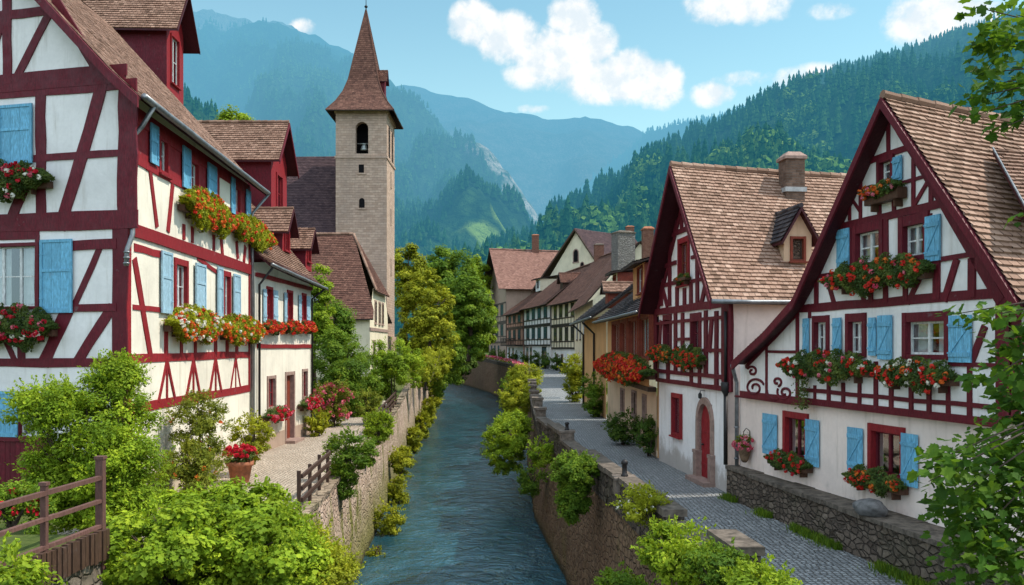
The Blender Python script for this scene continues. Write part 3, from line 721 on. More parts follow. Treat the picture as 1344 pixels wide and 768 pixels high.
def mkcob(sx, c0, c1, gap):
    def fn(gg):
        p = gg.pos(); w_ = gg.vadd(p, gg.sc(gg.noisec(p, .9, 2), .10)); qq = gg.sc(w_, (sx * 1.0, sx * .82, .0))
        e = gg.vor(qq, 1, 'DISTANCE_TO_EDGE', .4).outputs['Distance']; cl = gg.sep(gg.vor(qq, 1, 'F1', .4).outputs['Color'])[0]
        n = gg.noise(p, 30, 4, .6); b = gg.noise(p, .35, 5, .65)
        c = gg.mix(cl, c0, c1); c = gg.mix(gg.mr(n, .3, .7, 0, .3), c, mul(c0, .6)); c = gg.mix(gg.mr(b, .4, .7, 0, .4), c, mul(c0, .75))
        c = gg.mix(gg.mr(e, .02, .13, 1, 0), c, gap)
        h = gg.math('ADD', gg.mr(e, 0, .28), gg.math('MULTIPLY', gg.math('ADD', n, cl), .2))
        return gg.bsdf(c, gg.mr(cl, 0, 1, .55, .8), gg.bump(h, 1.0, .035), .35)
    return fn
mk('cobbles', mkcob(8.6, (.21, .215, .22), (.42, .42, .415), (.10, .09, .078)))
mk('cobbles_path', mkcob(7.5, (.42, .33, .25), (.62, .51, .40), (.28, .22, .17)))
def strip(name, fx0, fx1, fz, ys, mat, nx=6, dz=0.0, kind='structure'):
    mb = MB(); vs = []
    for yy in ys:
        for i in range(nx + 1): t = i / nx; vs.append((fx0(yy) + (fx1(yy) - fx0(yy)) * t, yy, fz(yy) + dz))
    k = nx + 1
    mb.add(vs, [(j * k + i, j * k + i + 1, (j + 1) * k + i + 1, (j + 1) * k + i) for j in range(len(ys) - 1) for i in range(nx)], 0, .5)
    return mb, name, mat, kind
gm = MB()
for fx0, fx1, fz in ((lambda v: -260, lambda v: interp(XL, v) - .1, lambda v: interp(ZL, v)), (lambda v: interp(XR, v) + .1, lambda v: 260, lambda v: interp(ZS, v))):
    b, *_ = strip('', fx0, fx1, fz, stn, '', 12); gm.add(b.v, b.f, 0, .5)
for a in ((-9000, -260, -30, 330), (260, 9000, -30, 330), (-9000, 9000, 330, 12000), (-9000, 9000, -3000, -30)):
    gm.poly((a[0], a[2], 2.6 if a[2] > 300 else -.4), (a[1], a[2], 2.6 if a[2] > 300 else -.4), (a[1], a[3], 2.6 if a[2] > 300 else -.4), (a[0], a[3], 2.6 if a[2] > 300 else -.4))
tag(gm.build('ground', 'ground'), kind='structure')
b, *_ = strip('', lambda v: interp(XR, v) + .3, lambda v: interp(XH, v) + .5, lambda v: interp(ZS, v), stn, '', 6, .006); tag(b.build('street', 'cobbles'), kind='structure')
ys = [v for v in stn if 18 <= v <= 62]
b, *_ = strip('', lambda v: -10.4, lambda v: interp(XL, v) - .3, lambda v: interp(ZL, v), ys, '', 5, .006); tag(b.build('path', 'cobbles_path'), kind='structure')
def mkwater(gg):
    p = gg.pos(); a = gg.noise(gg.sc(p, (.75, .8, 1)), 1.5, 4, .6, .8); bq = gg.noise(gg.sc(p, (1.5, .8, 1)), 5.0, 3, .55, .4); cq = gg.noise(gg.sc(p, (.5, .22, 1)), 1.0, 2, .5)
    h = gg.math('ADD', gg.math('MULTIPLY', a, 1.0), gg.math('ADD', gg.math('MULTIPLY', bq, .2), gg.math('MULTIPLY', cq, 1.0)))
    nd = gg.n('ShaderNodeBsdfPrincipled'); gg.set(nd.inputs['Base Color'], gg.mix(gg.mr(cq, .3, .7), (.008, .046, .066), (.018, .078, .105))); nd.inputs['Roughness'].default_value = .06
    nd.inputs['IOR'].default_value = 1.65; gg.set(nd.inputs['Normal'], gg.bump(h, .7, .25)); return nd.outputs[0]
mk('water', mkwater)
b, *_ = strip('', lambda v: interp(XL, v) - 1.0, lambda v: interp(XR, v) + 1.0, lambda v: WATER, stn, '', 3); tag(b.build('water', 'water'), kind='structure')

def mkcanal(c0, c1, mortar, mossk, zlo):
    def fn(gg):
        p = gg.pos(); px, py, pz = [gg.sep(p)[i] for i in range(3)]
        w_ = gg.vadd(p, gg.sc(gg.noisec(p, 2.0, 3), .14)); qq = gg.sc(w_, (1.7, 3.2, 5.6))
        e = gg.vor(qq, 1, 'DISTANCE_TO_EDGE', .9).outputs['Distance']; cl = gg.sep(gg.vor(qq, 1, 'F1', .9).outputs['Color'])[0]
        n = gg.noise(p, 11, 5, .65); big = gg.noise(gg.sc(p, (1, 1, .5)), .6, 6, .7)
        c = gg.mix(cl, c0, c1); c = gg.mix(gg.mr(n, .3, .75, 0, .55), c, mul(c0, .55)); c = gg.mix(gg.mr(e, .02, .09, .55, 0), c, mortar)
        c = gg.mix(gg.mr(gg.noise(gg.sc(p, (2.2, 2.2, .25)), 1.0, 5, .65), .52, .75, 0, .6), c, mul(c0, .5))
        low = gg.mr(gg.math('ADD', pz, gg.math('MULTIPLY', big, 2.4)), zlo - .9, zlo + 1.7, 1, 0)
        mo = gg.math('MAXIMUM', gg.math('MULTIPLY', gg.mr(big, .5, .66), mossk), gg.math('MULTIPLY', low, .85))
        c = gg.mix(mo, c, gg.mix(n, (.07, .09, .014), (.24, .22, .045)))
        wet = gg.mr(gg.math('ADD', pz, gg.math('MULTIPLY', n, .3)), WATER + .2, WATER + .55, .75, 0); c = gg.mix(wet, c, (.02, .022, .014))
        return gg.bsdf(c, .9, gg.bump(gg.math('ADD', gg.mr(e, 0, .15), gg.math('ADD', gg.math('MULTIPLY', n, .6), gg.math('MULTIPLY', cl, .5))), 1, .05), .15)
    return fn
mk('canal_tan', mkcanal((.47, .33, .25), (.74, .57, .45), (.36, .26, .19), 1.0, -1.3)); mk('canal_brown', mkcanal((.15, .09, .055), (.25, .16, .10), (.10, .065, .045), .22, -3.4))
def canal_wall(label, XT, ZT, side, ys, mat, thick=.4, batter=.28):
    mb = MB(); vs = []; nz = 9
    for yy in ys:
        xt = interp(XT, yy); zt = interp(ZT, yy) + .02
        row = [V((xt + side * thick, yy, -5)), V((xt + side * thick, yy, zt))]
        for k in range(nz):
            t = k / (nz - 1); zz = zt + (-5 - zt) * t
            row.append(V((xt - side * batter * t + .07 * mnoise.noise(V((yy * .8, zz * 1.1, side * 5))) + .03 * mnoise.noise(V((yy * 2.9, zz * 3, 7))), yy, zz)))
        vs += row
    k = nz + 2
    mb.add(vs, [(j * k + i, j * k + i + 1, (j + 1) * k + i + 1, (j + 1) * k + i) for j in range(len(ys) - 1) for i in range(k - 1)], 0, .5)
    t = thing('canal_wall', label, 'canal wall', (interp(XT, 20), 20, 0))
    mb.build('wall', mat, t)
    return t
fine = list(np.arange(-2, 60, .5)) + list(np.arange(60, 320, 3.0))
cwl = canal_wall('sunlit tan rubble canal wall with moss on the left bank', XL, ZL, -1, fine, 'canal_tan')
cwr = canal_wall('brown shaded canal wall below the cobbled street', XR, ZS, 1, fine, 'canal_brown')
# left wall: flat coping stones
mb = MB(); yy = 6.0
while yy < 130:
    l = rng.uniform(.7, 1.1); x0, x1 = interp(XL, yy), interp(XL, yy + l); z0 = interp(ZL, yy) + .022
    d = V((x1 - x0, l - .015, 0)); mb.obox(V((x0 - .38, yy, z0)), d, V((.45 + rng.uniform(-.02, .03), 0, 0)), UP * rng.uniform(.10, .14)); yy += l
mb.build('coping', 'stone_light', cwl)
# right parapet: sections of different height on the canal wall
par = thing('parapet', 'dark stone parapet with stepped coping along the street side of the canal', 'parapet', (interp(XR, 25), 25, 0))
mb = MB(); cp = MB()
secs = [(13.0, 14.3, 1.22), (14.3, 17.2, .78), (17.2, 21.6, .98), (21.6, 22.3, .6), (22.3, 27.6, .95), (27.6, 32.6, .80), (32.6, 36.6, 1.02), (36.6, 41, .9), (41, 60, .72), (60, 100, .65), (100, 150, .6), (150, 300, .7)]
for a, b_, h in secs:
    n = max(1, int((b_ - a) / .9) if a < 60 else int((b_ - a) / 6))
    for i in range(n):
        y0 = a + (b_ - a) * i / n; y1 = a + (b_ - a) * (i + 1) / n - .012
        x0, x1 = interp(XR, y0), interp(XR, y1); z0 = interp(ZS, y0); j = rng.uniform(-.02, .02)
        mb.obox(V((x0 - .05 + j, y0, z0 + .012)), V((x1 - x0, y1 - y0, interp(ZS, y1) - z0)), V((.36, 0, 0)), UP * (h - .14))
        cp.obox(V((x0 - .11 + j, y0 - .003, z0 + h - .125)), V((x1 - x0, y1 - y0 - .004, interp(ZS, y1) - z0)), V((.48, 0, 0)), UP * (.13 + rng.uniform(-.012, .015)))
mb.build('wall', 'stone_dark', par); cp.build('coping', 'stone_cap', par)
for i in range(13):
    bl = MB()
    y0 = 43.5 + i * 4.1 + rng.uniform(-.5, .5); x0 = interp(XR, y0); z0 = interp(ZS, y0) + .68
    s = rng.uniform(.75, 1.15); bl.obox(V((x0 - .1, y0, z0)), V((0, .9 * s, 0)), V((.52, .02, 0)), V((.02, 0, .5 * s))); bl.obox(V((x0 - .16, y0 - .05, z0 + .5 * s)), V((0, 1.0 * s, 0)), V((.64, 0, 0)), UP * .12)
    bl.build('coping_block', 'stone_block', par)
# stone pier blocks with small iron posts on the parapet
def post(label, yy, zb, hh):
    x0 = interp(XR, yy) + .13; t = thing('wall_post', label, 'post', (x0, yy, zb))
    m = MB(); m.obox(V((x0 - .25, yy - .3, zb)), V((.5, 0, 0)), V((0, .6, 0)), UP * .28); m.obox(V((x0 - .29, yy - .34, zb + .282)), V((.58, 0, 0)), V((0, .68, 0)), UP * .07); m.build('pier', 'stone_block', t)
    m = MB(); m.lathe((x0, yy, zb + .35), [(.09, 0), (.09, .04), (.065, .06), (.06, hh * .7), (.085, hh * .74), (.085, hh * .86), (.05, hh)], 12); m.build('bollard', 'iron', t, True)
post('dark iron post on a pier in the gap of the parapet, beside the hanging ivy', 21.95, .6, .42)
post('small dark post on the parapet block before the big ivy bush', 32.2, .78, .3)
# ================================================================== HILLS AND FOREST (aerial haze is painted on as a glow, by distance from the village)
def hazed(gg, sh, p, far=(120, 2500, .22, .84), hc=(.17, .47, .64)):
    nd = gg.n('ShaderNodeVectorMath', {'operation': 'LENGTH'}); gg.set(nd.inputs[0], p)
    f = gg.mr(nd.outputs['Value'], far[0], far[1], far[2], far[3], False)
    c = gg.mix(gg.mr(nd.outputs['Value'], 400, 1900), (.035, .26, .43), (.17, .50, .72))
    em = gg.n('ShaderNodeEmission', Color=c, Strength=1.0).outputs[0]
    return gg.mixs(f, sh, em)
class Hill:
    def __init__(s, ridge, D, L, base=2.6, p=1.0, amp=40, sc_=300, seed=0, back=600):
        s.ridge, s.D, s.L, s.base, s.p, s.amp, s.sc, s.seed, s.back = ridge, D, L, base, p, amp, sc_, seed, back
    def pt(s, px, t):
        D = interp(s.D, px); H = EYE.z + (PY - interp(s.ridge, px)) / F * D
        if t <= 1:
            r0 = max(D - s.L, 230); r = r0 + (D - r0) * t; z = s.base + (H - s.base) * t ** s.p; k = 4 * t * (1 - t) + .12
        else: r = D + s.back * (t - 1); z = H - (H - s.base) * .5 * (t - 1); k = .3
        X = (px - PX) / F * r; q = V((X / s.sc, r / s.sc * .6, s.seed))
        n = 1 - 2 * abs(mnoise.fractal(q, .9, 2.1, 5)) if s.amp > 0 else 0
        n2 = mnoise.fractal(V((X, r, z)) / (s.sc * .3), .8, 2.2, 4)
        return V((X, r, z + (n - .5) * s.amp * k + n2 * s.amp * .22))
    def mesh(s, name, mat, x0, x1, nx, nt):
        mb = MB(); vs = []
        for j in range(nt + 5):
            t = j / nt if j <= nt else 1 + (j - nt) * .25
            for i in range(nx + 1): vs.append(s.pt(x0 + (x1 - x0) * i / nx, t))
        k = nx + 1; mb.add(vs, [(j * k + i, j * k + i + 1, (j + 1) * k + i + 1, (j + 1) * k + i) for j in range(nt + 4) for i in range(nx)], 0, .5)
        return tag(mb.build(name, mat, None, True), kind='structure')
    def sample(s, n, x0, x1, t0=0, t1=1.0, keep=None):
        out = []
        while len(out) < n:
            px = rng.uniform(x0, x1); t = t0 + (t1 - t0) * rng.random() ** .8
            if keep and not keep(px, t): continue
            out.append(s.pt(px, t))
        return np.array([tuple(p) for p in out])
    def find(s, px, py):
        best = min((abs(PY - (s.pt(px, t / 60).z - EYE.z) / s.pt(px, t / 60).y * F - py), t / 60) for t in range(5, 61)); return s.pt(px, best[1])
H1 = Hill([(-700, 120), (-200, 60), (100, 20), (265, 6), (330, 22), (398, 46), (448, 68), (520, 120), (590, 190), (640, 232), (690, 288), (730, 330), (800, 420), (900, 452)], [(-700, 2600), (265, 2600), (690, 1900), (900, 1700)], 1500, amp=125, sc_=430, seed=1.3, p=.95)
H2 = Hill([(-100, 260), (300, 200), (440, 135), (515, 114), (548, 112), (620, 130), (690, 151), (735, 156), (770, 147), (815, 164), (850, 178), (1000, 260), (1300, 380)], [(0, 5200), (1300, 5200)], 2500, amp=130, sc_=900, seed=4.1)
H3 = Hill([(600, 420), (690, 320), (745, 262), (800, 215), (850, 178), (905, 156), (960, 146), (1010, 132), (1060, 112), (1200, 70), (1500, 40), (2000, 100)], [(600, 2300), (2000, 2500)], 1300, amp=70, sc_=480, seed=7.7)
H5 = Hill([(800, 300), (900, 190), (960, 148), (1000, 128), (1050, 114), (1100, 118), (1250, 160), (1500, 300)], [(800, 4300), (1500, 4300)], 1500, amp=90, sc_=800, seed=9.2)
H4 = Hill([(560, 452), (600, 400), (640, 345), (700, 300), (760, 268), (850, 226), (905, 190), (955, 166), (1050, 114), (1100, 98), (1165, 82), (1230, 62), (1290, 42), (1344, 26), (1500, -10), (1900, -30), (2600, 60)], [(560, 620), (640, 720), (850, 950), (1050, 1150), (1344, 1150), (2600, 900)], 900, amp=46, sc_=260, seed=2.2, p=1.0)
H0 = Hill([(-900, -80), (-300, 20), (0, 62), (200, 96), (250, 122), (300, 172), (350, 230), (420, 320), (520, 390), (600, 430), (660, 452)], [(-900, 700), (250, 800), (660, 620)], 520, amp=36, sc_=240, seed=5.5)
mead = [H1.find(645, 300), H1.find(632, 312), H1.find(662, 298)]
scree = [H1.find(668, 232), H1.find(655, 215), H1.find(680, 258), H1.find(692, 275)]
def forest_col(gg, p, dark, light, k=.02):
    a = gg.noise(p, k, 6, .75); b = gg.noise(p, k * 5, 4, .7); v = gg.vor(gg.sc(p, (1, 1, .4)), .085).outputs['Distance']
    c = gg.mix(gg.mr(a, .35, .65), dark, light); return gg.mix(gg.mr(v, .1, .8, 0, .55), c, mul(dark, .45)), gg.math('ADD', b, gg.math('MULTIPLY', v, -.6))
def near(gg, p, pts, rad):
    m_ = None
    for c in pts:
        nd = gg.n('ShaderNodeVectorMath', {'operation': 'DISTANCE'}); gg.set(nd.inputs[0], p); nd.inputs[1].default_value = c
        v = gg.mr(gg.math('ADD', nd.outputs['Value'], gg.math('MULTIPLY', gg.noise(p, .02, 5, .7), rad * .9)), rad * .9, rad * 1.5, 1, 0)
        m_ = v if m_ is None else gg.math('MAXIMUM', m_, v)
    return m_
def m_h1(gg):
    p = gg.pos(); c, h = forest_col(gg, p, (.018, .05, .022), (.05, .105, .03)); z = gg.sep(p)[2]
    rock = gg.mix(gg.noise(p, .03, 6, .7), (.16, .15, .12), (.36, .33, .28))
    top = gg.mr(gg.math('ADD', z, gg.math('MULTIPLY', gg.math('SUBTRACT', gg.noise(p, .008, 6, .7), .5), 380)), 800, 900)
    c = gg.mix(gg.math('MULTIPLY', top, .85), c, rock)
    c = gg.mix(gg.math('MULTIPLY', near(gg, p, scree, 75), gg.mr(gg.noise(p, .035, 5, .7), .35, .6)), c, (.52, .43, .36))
    c = gg.mix(near(gg, p, mead, 28), c, (.20, .30, .06))
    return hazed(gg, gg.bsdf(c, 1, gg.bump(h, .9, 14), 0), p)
def m_far(dark, light, far=None):
    def fn(gg):
        p = gg.pos(); c, h = forest_col(gg, p, dark, light, .012)
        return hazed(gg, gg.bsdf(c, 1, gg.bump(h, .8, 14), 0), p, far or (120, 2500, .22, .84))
    return fn
mk('hill_left', m_h1); mk('hill_far', m_far((.05, .07, .05), (.13, .12, .10), (2000, 5600, .5, .86))); mk('hill_mid', m_far((.012, .045, .022), (.03, .08, .03))); mk('hill_near', m_far((.02, .05, .015), (.045, .09, .025)))
H1.mesh('mountain', 'hill_left', -700, 900, 260, 90); H2.mesh('mountain_range', 'hill_far', -100, 1300, 200, 50); H3.mesh('ridge', 'hill_mid', 600, 2000, 200, 60); H5.mesh('mountain_top', 'hill_far', 800, 1500, 80, 30)
H4.mesh('hillside', 'hill_near', 560, 2600, 240, 70); H0.mesh('hill', 'hill_near', -900, 660, 160, 50)
def m_tree(c0, c1, c2, far=(120, 2500, .20, .84)):
    def fn(gg):
        p = gg.pos(); t = gg.tint(); c = gg.ramp(t, [(0, c0), (.55, c1), (1, c2)])
        n = gg.noise(p, .35, 4, .75); c = gg.mix(gg.mr(n, .35, .65, 0, .65), c, mul(c0, .5))
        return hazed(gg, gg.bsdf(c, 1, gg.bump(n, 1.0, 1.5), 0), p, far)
    return fn
mk('conifer', m_tree((.018, .065, .026), (.042, .115, .035), (.10, .20, .05))); mk('broadleaf', m_tree((.06, .13, .025), (.14, .26, .045), (.26, .38, .07)))
def conifer_tpl(tiers=4, n=7):
    vs, fs = [], []
    for k in range(tiers):
        z0 = .1 + .9 * k / tiers * .96; z1 = z0 + (1 - z0) * .62 + .02; r = .2 * (1 - .82 * k / tiers)
        b = len(vs); vs.append((0, 0, z1))
        for i in range(n):
            q = 2 * math.pi * i / n + k * .5; rr = r * (1 if i % 2 else .72); vs.append((math.cos(q) * rr, math.sin(q) * rr, z0 - (.03 if i % 2 else 0)))
        fs += [(b, b + 1 + i, b + 1 + (i + 1) % n) for i in range(n)]
    return vs, fs
def crown_tpl(seed):
    r = np.random.default_rng(seed); vs, fs = [], []
    cl = [(0, 0, .62, .34), (.2, .1, .45, .28), (-.22, .05, .42, .28), (.02, -.22, .5, .26), (.05, .22, .4, .26), (0, 0, .3, .3)]
    for cx, cy, cz, cr in cl:
        for k in range(11):
            d = r.normal(size=3); d /= np.linalg.norm(d); d[2] = abs(d[2]) * .9 - .1 if k % 4 else d[2]
            c = np.array([cx, cy, cz]) + d * cr * r.uniform(.7, 1.05); n = d + r.normal(size=3) * .35; n /= np.linalg.norm(n)
            a = np.cross(n, r.normal(size=3)); a /= np.linalg.norm(a); b_ = np.cross(n, a); s = r.uniform(.085, .15); q = len(vs)
            vs += [tuple(c - a * s), tuple(c + b_ * s * .8), tuple(c + a * s), tuple(c - b_ * s * .8)]; fs.append((q, q + 1, q + 2, q + 3))
    return vs, fs
def lump_tpl(seed):
    import bmesh
    bm = bmesh.new(); bmesh.ops.create_icosphere(bm, subdivisions=2, radius=.5)
    for v in bm.verts:
        k = 1 + .55 * mnoise.noise(v.co * 3.2 + V((seed * 7, 0, 0))) + .25 * mnoise.noise(v.co * 8 + V((seed, 3, 0))); v.co *= k; v.co.z = v.co.z * 1.05 + .42
    bm.verts.index_update(); r = ([tuple(v.co) for v in bm.verts], [tuple(v.index for v in f.verts) for f in bm.faces]); bm.free(); return r
CON = conifer_tpl(); CON2 = conifer_tpl(2, 5)
def forest(name, label, H, n, x0, x1, t0, t1, hgt, mat, tpl, wide=1.0, keep=None):
    mb = MB()
    P = H.sample(n, x0, x1, t0, t1, keep); k = len(tpl)
    for i, tp in enumerate(tpl):
        q = P[i::k]; h = hgt * nr.uniform(.6, 1.25, len(q)); s = np.stack([h * wide, h * wide, h], 1)
        z = zrot(len(q)); mb.scatter(tp[0], tp[1], q - np.array([0, 0, .8]), z, s, 0, np.clip(nr.normal(.45, .22, len(q)) + .2 * np.sin(q[:, 0] * .02) * np.cos(q[:, 1] * .013), 0, 1))
    return tag(mb.build(name, mat), label, 'forest', None, 'stuff')
def patchy(px, t): return mnoise.noise(V((px * .013, t * 9, 1.7))) > .12 or t < .12
forest('conifer_forest', 'dense blue green conifer forest covering the right hillside', H4, 15000, 560, 2300, .02, 1.0, 17, 'conifer', [CON], 1.0)
forest('broadleaf_forest', 'pale green broadleaf trees scattered low on the right hillside', H4, 3800, 580, 2300, .0, .62, 13, 'broadleaf', [crown_tpl(i) for i in range(5)], 1.0, lambda px, t: mnoise.noise(V((px * .012, t * 8, 1.7))) > (-.12 + t * .75))
forest('hill_forest', 'dark conifers on the near hill behind the red house', H0, 4500, -700, 640, .0, 1.0, 15, 'conifer', [CON])
forest('mountain_forest', 'hazy conifer forest on the tall left mountain', H1, 20000, -300, 820, .0, .80, 17, 'conifer', [CON2], 1.15, lambda px, t: (t < .74 or rng.random() < .3) and (px < 560 or px > 730 or min((H1.pt(px, t) - c).length for c in mead + scree) > 62))
forest('ridge_forest', 'hazy blue conifer forest along the middle ridge on the right', H3, 7000, 640, 1700, .3, 1.0, 19, 'conifer', [CON2], 1.1)
# ================================================================== RIGHT HOUSE (maroon framed, steep gable)
def grow(r, a): return (r[0] + a, r[1] - a, r[2] + a, r[3] - a)
def hinge_pair(house, fac, T, lst, w, **k):
    for x0, x1, y0, y1, hg in lst: shutter(house, fac, fac.rc(T, x0, x1, y0, y1, w), w, hinge=hg, **k)
Fr = Fac((6.3, 24.2), (8.23, 14.56)); n_ = Fr.n
hr = thing('timbered_house', 'maroon timbered house with steep sandy roof and bright blue shutters behind the rubble wall', 'house', Fr.p(5, 0, -3))
A = crop(1000, 120, 2.744); B = crop(960, 380, 3.5); C_ = crop(950, 520, 3.0964)
JW = .14; VJ = 2.95; VB = 5.05
ot = MB(); og = []; ou = []; ol = []
# gable beams
W1 = grow(Fr.rc(A, 344, 428, 505, 616, JW), 0); W2 = Fr.rc(A, 514, 588, 480, 592, JW); W0 = Fr.rc(A, 428, 470, 252, 322, JW)
apx = Fr.uv(*A(436, 12), .45)
beams(ot, Fr, A, [(458, 95, 456, 222, 13), (392, 242, 534, 210, 22), (322, 362, 400, 344, 13), (500, 326, 612, 305, 13), (357, 290, 357, 462, 11), (318, 395, 318, 465, 9), (425, 392, 425, 445, 13), (478, 380, 478, 438, 13),
     (548, 240, 548, 428, 13), (612, 335, 612, 418, 15), (552, 408, 596, 332, 12), (322, 382, 352, 426, 9), (282, 474, 662, 420, 28), (448, 458, 448, 602, 18), (196, 658, 756, 600, 17), (198, 655, 198, 765, 14),
     (395, 690, 395, 760, 15), (520, 690, 520, 755, 15), (448, 690, 448, 760, 15), (632, 608, 632, 750, 24), (664, 742, 702, 618, 21), (760, 600, 760, 742, 25), (236, 675, 262, 765, 14), (350, 690, 372, 762, 14), (566, 682, 532, 752, 16),
     (122, 778, 845, 736, 33), (318, 478, 318, 640, 15), (608, 440, 608, 620, 12)], JW)
# rafters on the wall along both verges
for pa, pb in (((112, 778), (432, 50)), ((448, 45), (858, 745))):
    beam(ot, Fr, Fr.uv(*A(*pa), JW), Fr.uv(*A(*pb), JW), .2, JW, 0, .034)
# upper floor
W3 = Fr.rc(B, 388, 442, 150, 288, JW); W4 = Fr.rc(B, 545, 608, 148, 292, JW); W5 = Fr.rc(B, 810, 988, 146, 300, JW)
beams(ot, Fr, B, [(305, 95, 305, 530, 14), (362, 100, 362, 132, 12), (1105, 338, 1162, 185, 30), (1000, 343, 1232, 348, 20), (1098, 345, 1098, 590, 21), (1245, 40, 1245, 612, 52), (320, 458, 1230, 546, 21), (300, 520, 1262, 606, 22),
     (450, 428, 450, 540, 14), (517, 428, 517, 545, 14), (592, 430, 592, 545, 14), (667, 330, 667, 550, 16), (738, 440, 738, 556, 16), (830, 440, 830, 562, 17), (912, 440, 912, 568, 18), (998, 440, 998, 575, 19), (385, 440, 385, 530, 12),
     (20, 490, 345, 530, 10), (163, 250, 163, 505, 10), (72, 350, 298, 118, 15), (165, 286, 300, 286, 13)], JW)
# scroll ornament of bent timber in the catslide corner
def scroll(c, r0, r1, turns, a0, sgn=1):
    pts = []
    for i in range(34):
        t = i / 33; a = a0 + sgn * turns * 2 * math.pi * t; r = (r0 + (r1 - r0) * t); u, v = Fr.uv(*B(c[0] + r * math.cos(a), c[1] - r * math.sin(a)), JW); pts.append(Fr.p(u, v, JW + .015))
    ot.tube(pts, .034, 6)
scroll((110, 452), 44, 10, 1.5, R(20)); scroll((98, 376), 24, 6, 1.15, R(150), -1); scroll((248, 474), 36, 8, 1.4, R(150), 1); scroll((212, 424), 22, 7, 1.0, R(-70), 1); scroll((212, 470), 46, 34, .32, R(170), 1)
ot.build('timber_frame', 'timber_maroon', hr)
for r, ca, cols, tp in ((W1, .12, 2, .06), (W2, .14, 2, .06), (W0, .08, 1, .02)): window(hr, Fr, r, JW, ca, 'timber_maroon', 'white_paint', cols, 2, True, False, True, tp, wopens=og)
for r, ca, cols, tp in ((W3, .09, 2, .06), (W4, .11, 2, .07), (W5, .11, 2, .07)): window(hr, Fr, r, JW, ca, 'timber_maroon', 'white_paint', cols, 2, True, False, True, tp, wopens=ou)
L1 = Fr.rc(C_, 255, 336, 90, 246); L2 = Fr.rc(C_, 606, 724, 148, 320)
for r in (L1, L2): window(hr, Fr, r, 0, .12, 'timber_red', 'timber_maroon', 2, 1, False, False, True, .03, wopens=ol)
hinge_pair(hr, Fr, A, [(272, 316, 495, 632, 'r'), (590, 645, 446, 612, 'l'), (474, 506, 233, 322, 'l')], JW + .035)
hinge_pair(hr, Fr, B, [(331, 357, 132, 292, 'r'), (468, 506, 130, 290, 'l'), (632, 666, 128, 305, 'l'), (674, 740, 118, 322, 'r'), (1002, 1106, 118, 336, 'l')], JW + .035)
hinge_pair(hr, Fr, C_, [(160, 217, 72, 238, 'r'), (334, 388, 95, 285, 'l'), (505, 566, 128, 306, 'r'), (724, 790, 152, 368, 'l')], .035)
gl = Fr.uv(*A(112, 778), JW)[0]; L = Fr.L
au, av = Fr.uv(*A(440, 40), JW)
lu0, lv0 = .12, 3.55
wall(hr, 'gable_wall', Fr, [(gl - .1, VB), (L, VB), (au + .02, av), ], 'plaster_pale', JW, og)
wall(hr, 'upper_wall', Fr, [(.3, VJ), (L, VJ), (L, VB), (gl - .15, VB), (.3, 3.75)], 'plaster_pale', JW, ou)
wall(hr, 'lower_wall', Fr, [(0, -.1), (L, -.1), (L, VJ + .02), (0, VJ + .02)], 'plaster_rose', 0, ol)
mb = MB(); mb.poly(Fr.p(.3, VJ, JW), Fr.p(L, VJ, JW), Fr.p(L, VJ, -.1), Fr.p(.3, VJ, -.1)); fbox(mb, Fr, .32, L + .02, VJ - .1, VJ + .05, JW - .12, JW + .03, 0); mb.build('jetty_beam', 'timber_maroon', hr)
# return wall on the near side + plain far walls
Frr = Fac(Fr.p(L, 0).xy, (Fr.p(L, 0) + V((7, 1.4, 0))).xy)
wall(hr, 'side_wall', Frr, [(0, VJ), (7, VJ), (7, 5.0), (0, 5.0)], 'plaster_pale', .10); wall(hr, 'side_wall', Frr, [(0, -.1), (7, -.1), (7, VJ), (0, VJ)], 'plaster_rose', 0)
mb = MB()
for v in (VJ + .05, 3.35, 4.2, 4.95): beam(mb, Frr, (-.1, v), (7, v), .16, .10)
for u in (.06, 1.1, 2.2, 3.3, 4.4): beam(mb, Frr, (u, VJ), (u, 5), .2 if u < .1 else .14, .10)
beam(mb, Frr, (.2, 3.4), (1.0, 4.2), .12, .10); mb.build('timber_frame', 'timber_maroon', hr)
mb = MB(); mb.poly(Fr.p(0, -.1, 0), Fr.p(0, 3.6, 0), Fr.p(0, 3.6, -8), Fr.p(0, -.1, -8)); mb.poly(Fr.p(0, -.1, -8), Fr.p(L, -.1, -8), Fr.p(L, 5, -8), Fr.p(au, av - .4, -8), Fr.p(0, 3.6, -8)); mb.build('rear_wall', 'plaster_rose', hr)
# roof
ow = .48
def rv(px, py, w): u, v = Fr.uv(px, py, w); return Fr.p(u, v, w)
fl = [rv(962, 474, ow), rv(1003, 436, ow), rv(1042, 392, ow), rv(1158, 127, ow)]; frp = [rv(1338, 396, ow), rv(1296, 330, ow), rv(1250, 262, ow), rv(1158, 127, ow)]
back = lambda P, k, dz: [p - n_ * k - UP * (dz * i / (len(P) - 1)) for i, p in enumerate(P)]
mb = MB(); bl_, br_ = back(fl, 8.6, .75), back(frp, 8.6, .75)
roof_surface(mb, fl, bl_, .15, .17, 0, 1, .10); roof_surface(mb, frp, br_, .15, .17, 0, 1, .12)
ridge(mb, fl[-1] + UP * .03, bl_[-1] + UP * .03, .09, 0, .36, .1); mb.build('roof', ['tile_sand', 'soffit'], hr)
mb = MB(); rake_board(mb, [p + n_ * .003 for p in fl], .23, .05, n_); rake_board(mb, [p + n_ * .004 for p in frp], .23, .05, n_); mb.build('bargeboard', 'timber_maroon', hr)
gutter(hr, frp[0] + V((.05, -.12, -.02)), br_[0] + V((.05, -.12, -.02)))
downpipe(hr, [fl[0] + V((-.02, .0, -.12)), Fr.p(-.02, 3.45, .16), Fr.p(-.02, 3.2, .09), Fr.p(-.02, .75, .09)], .055)
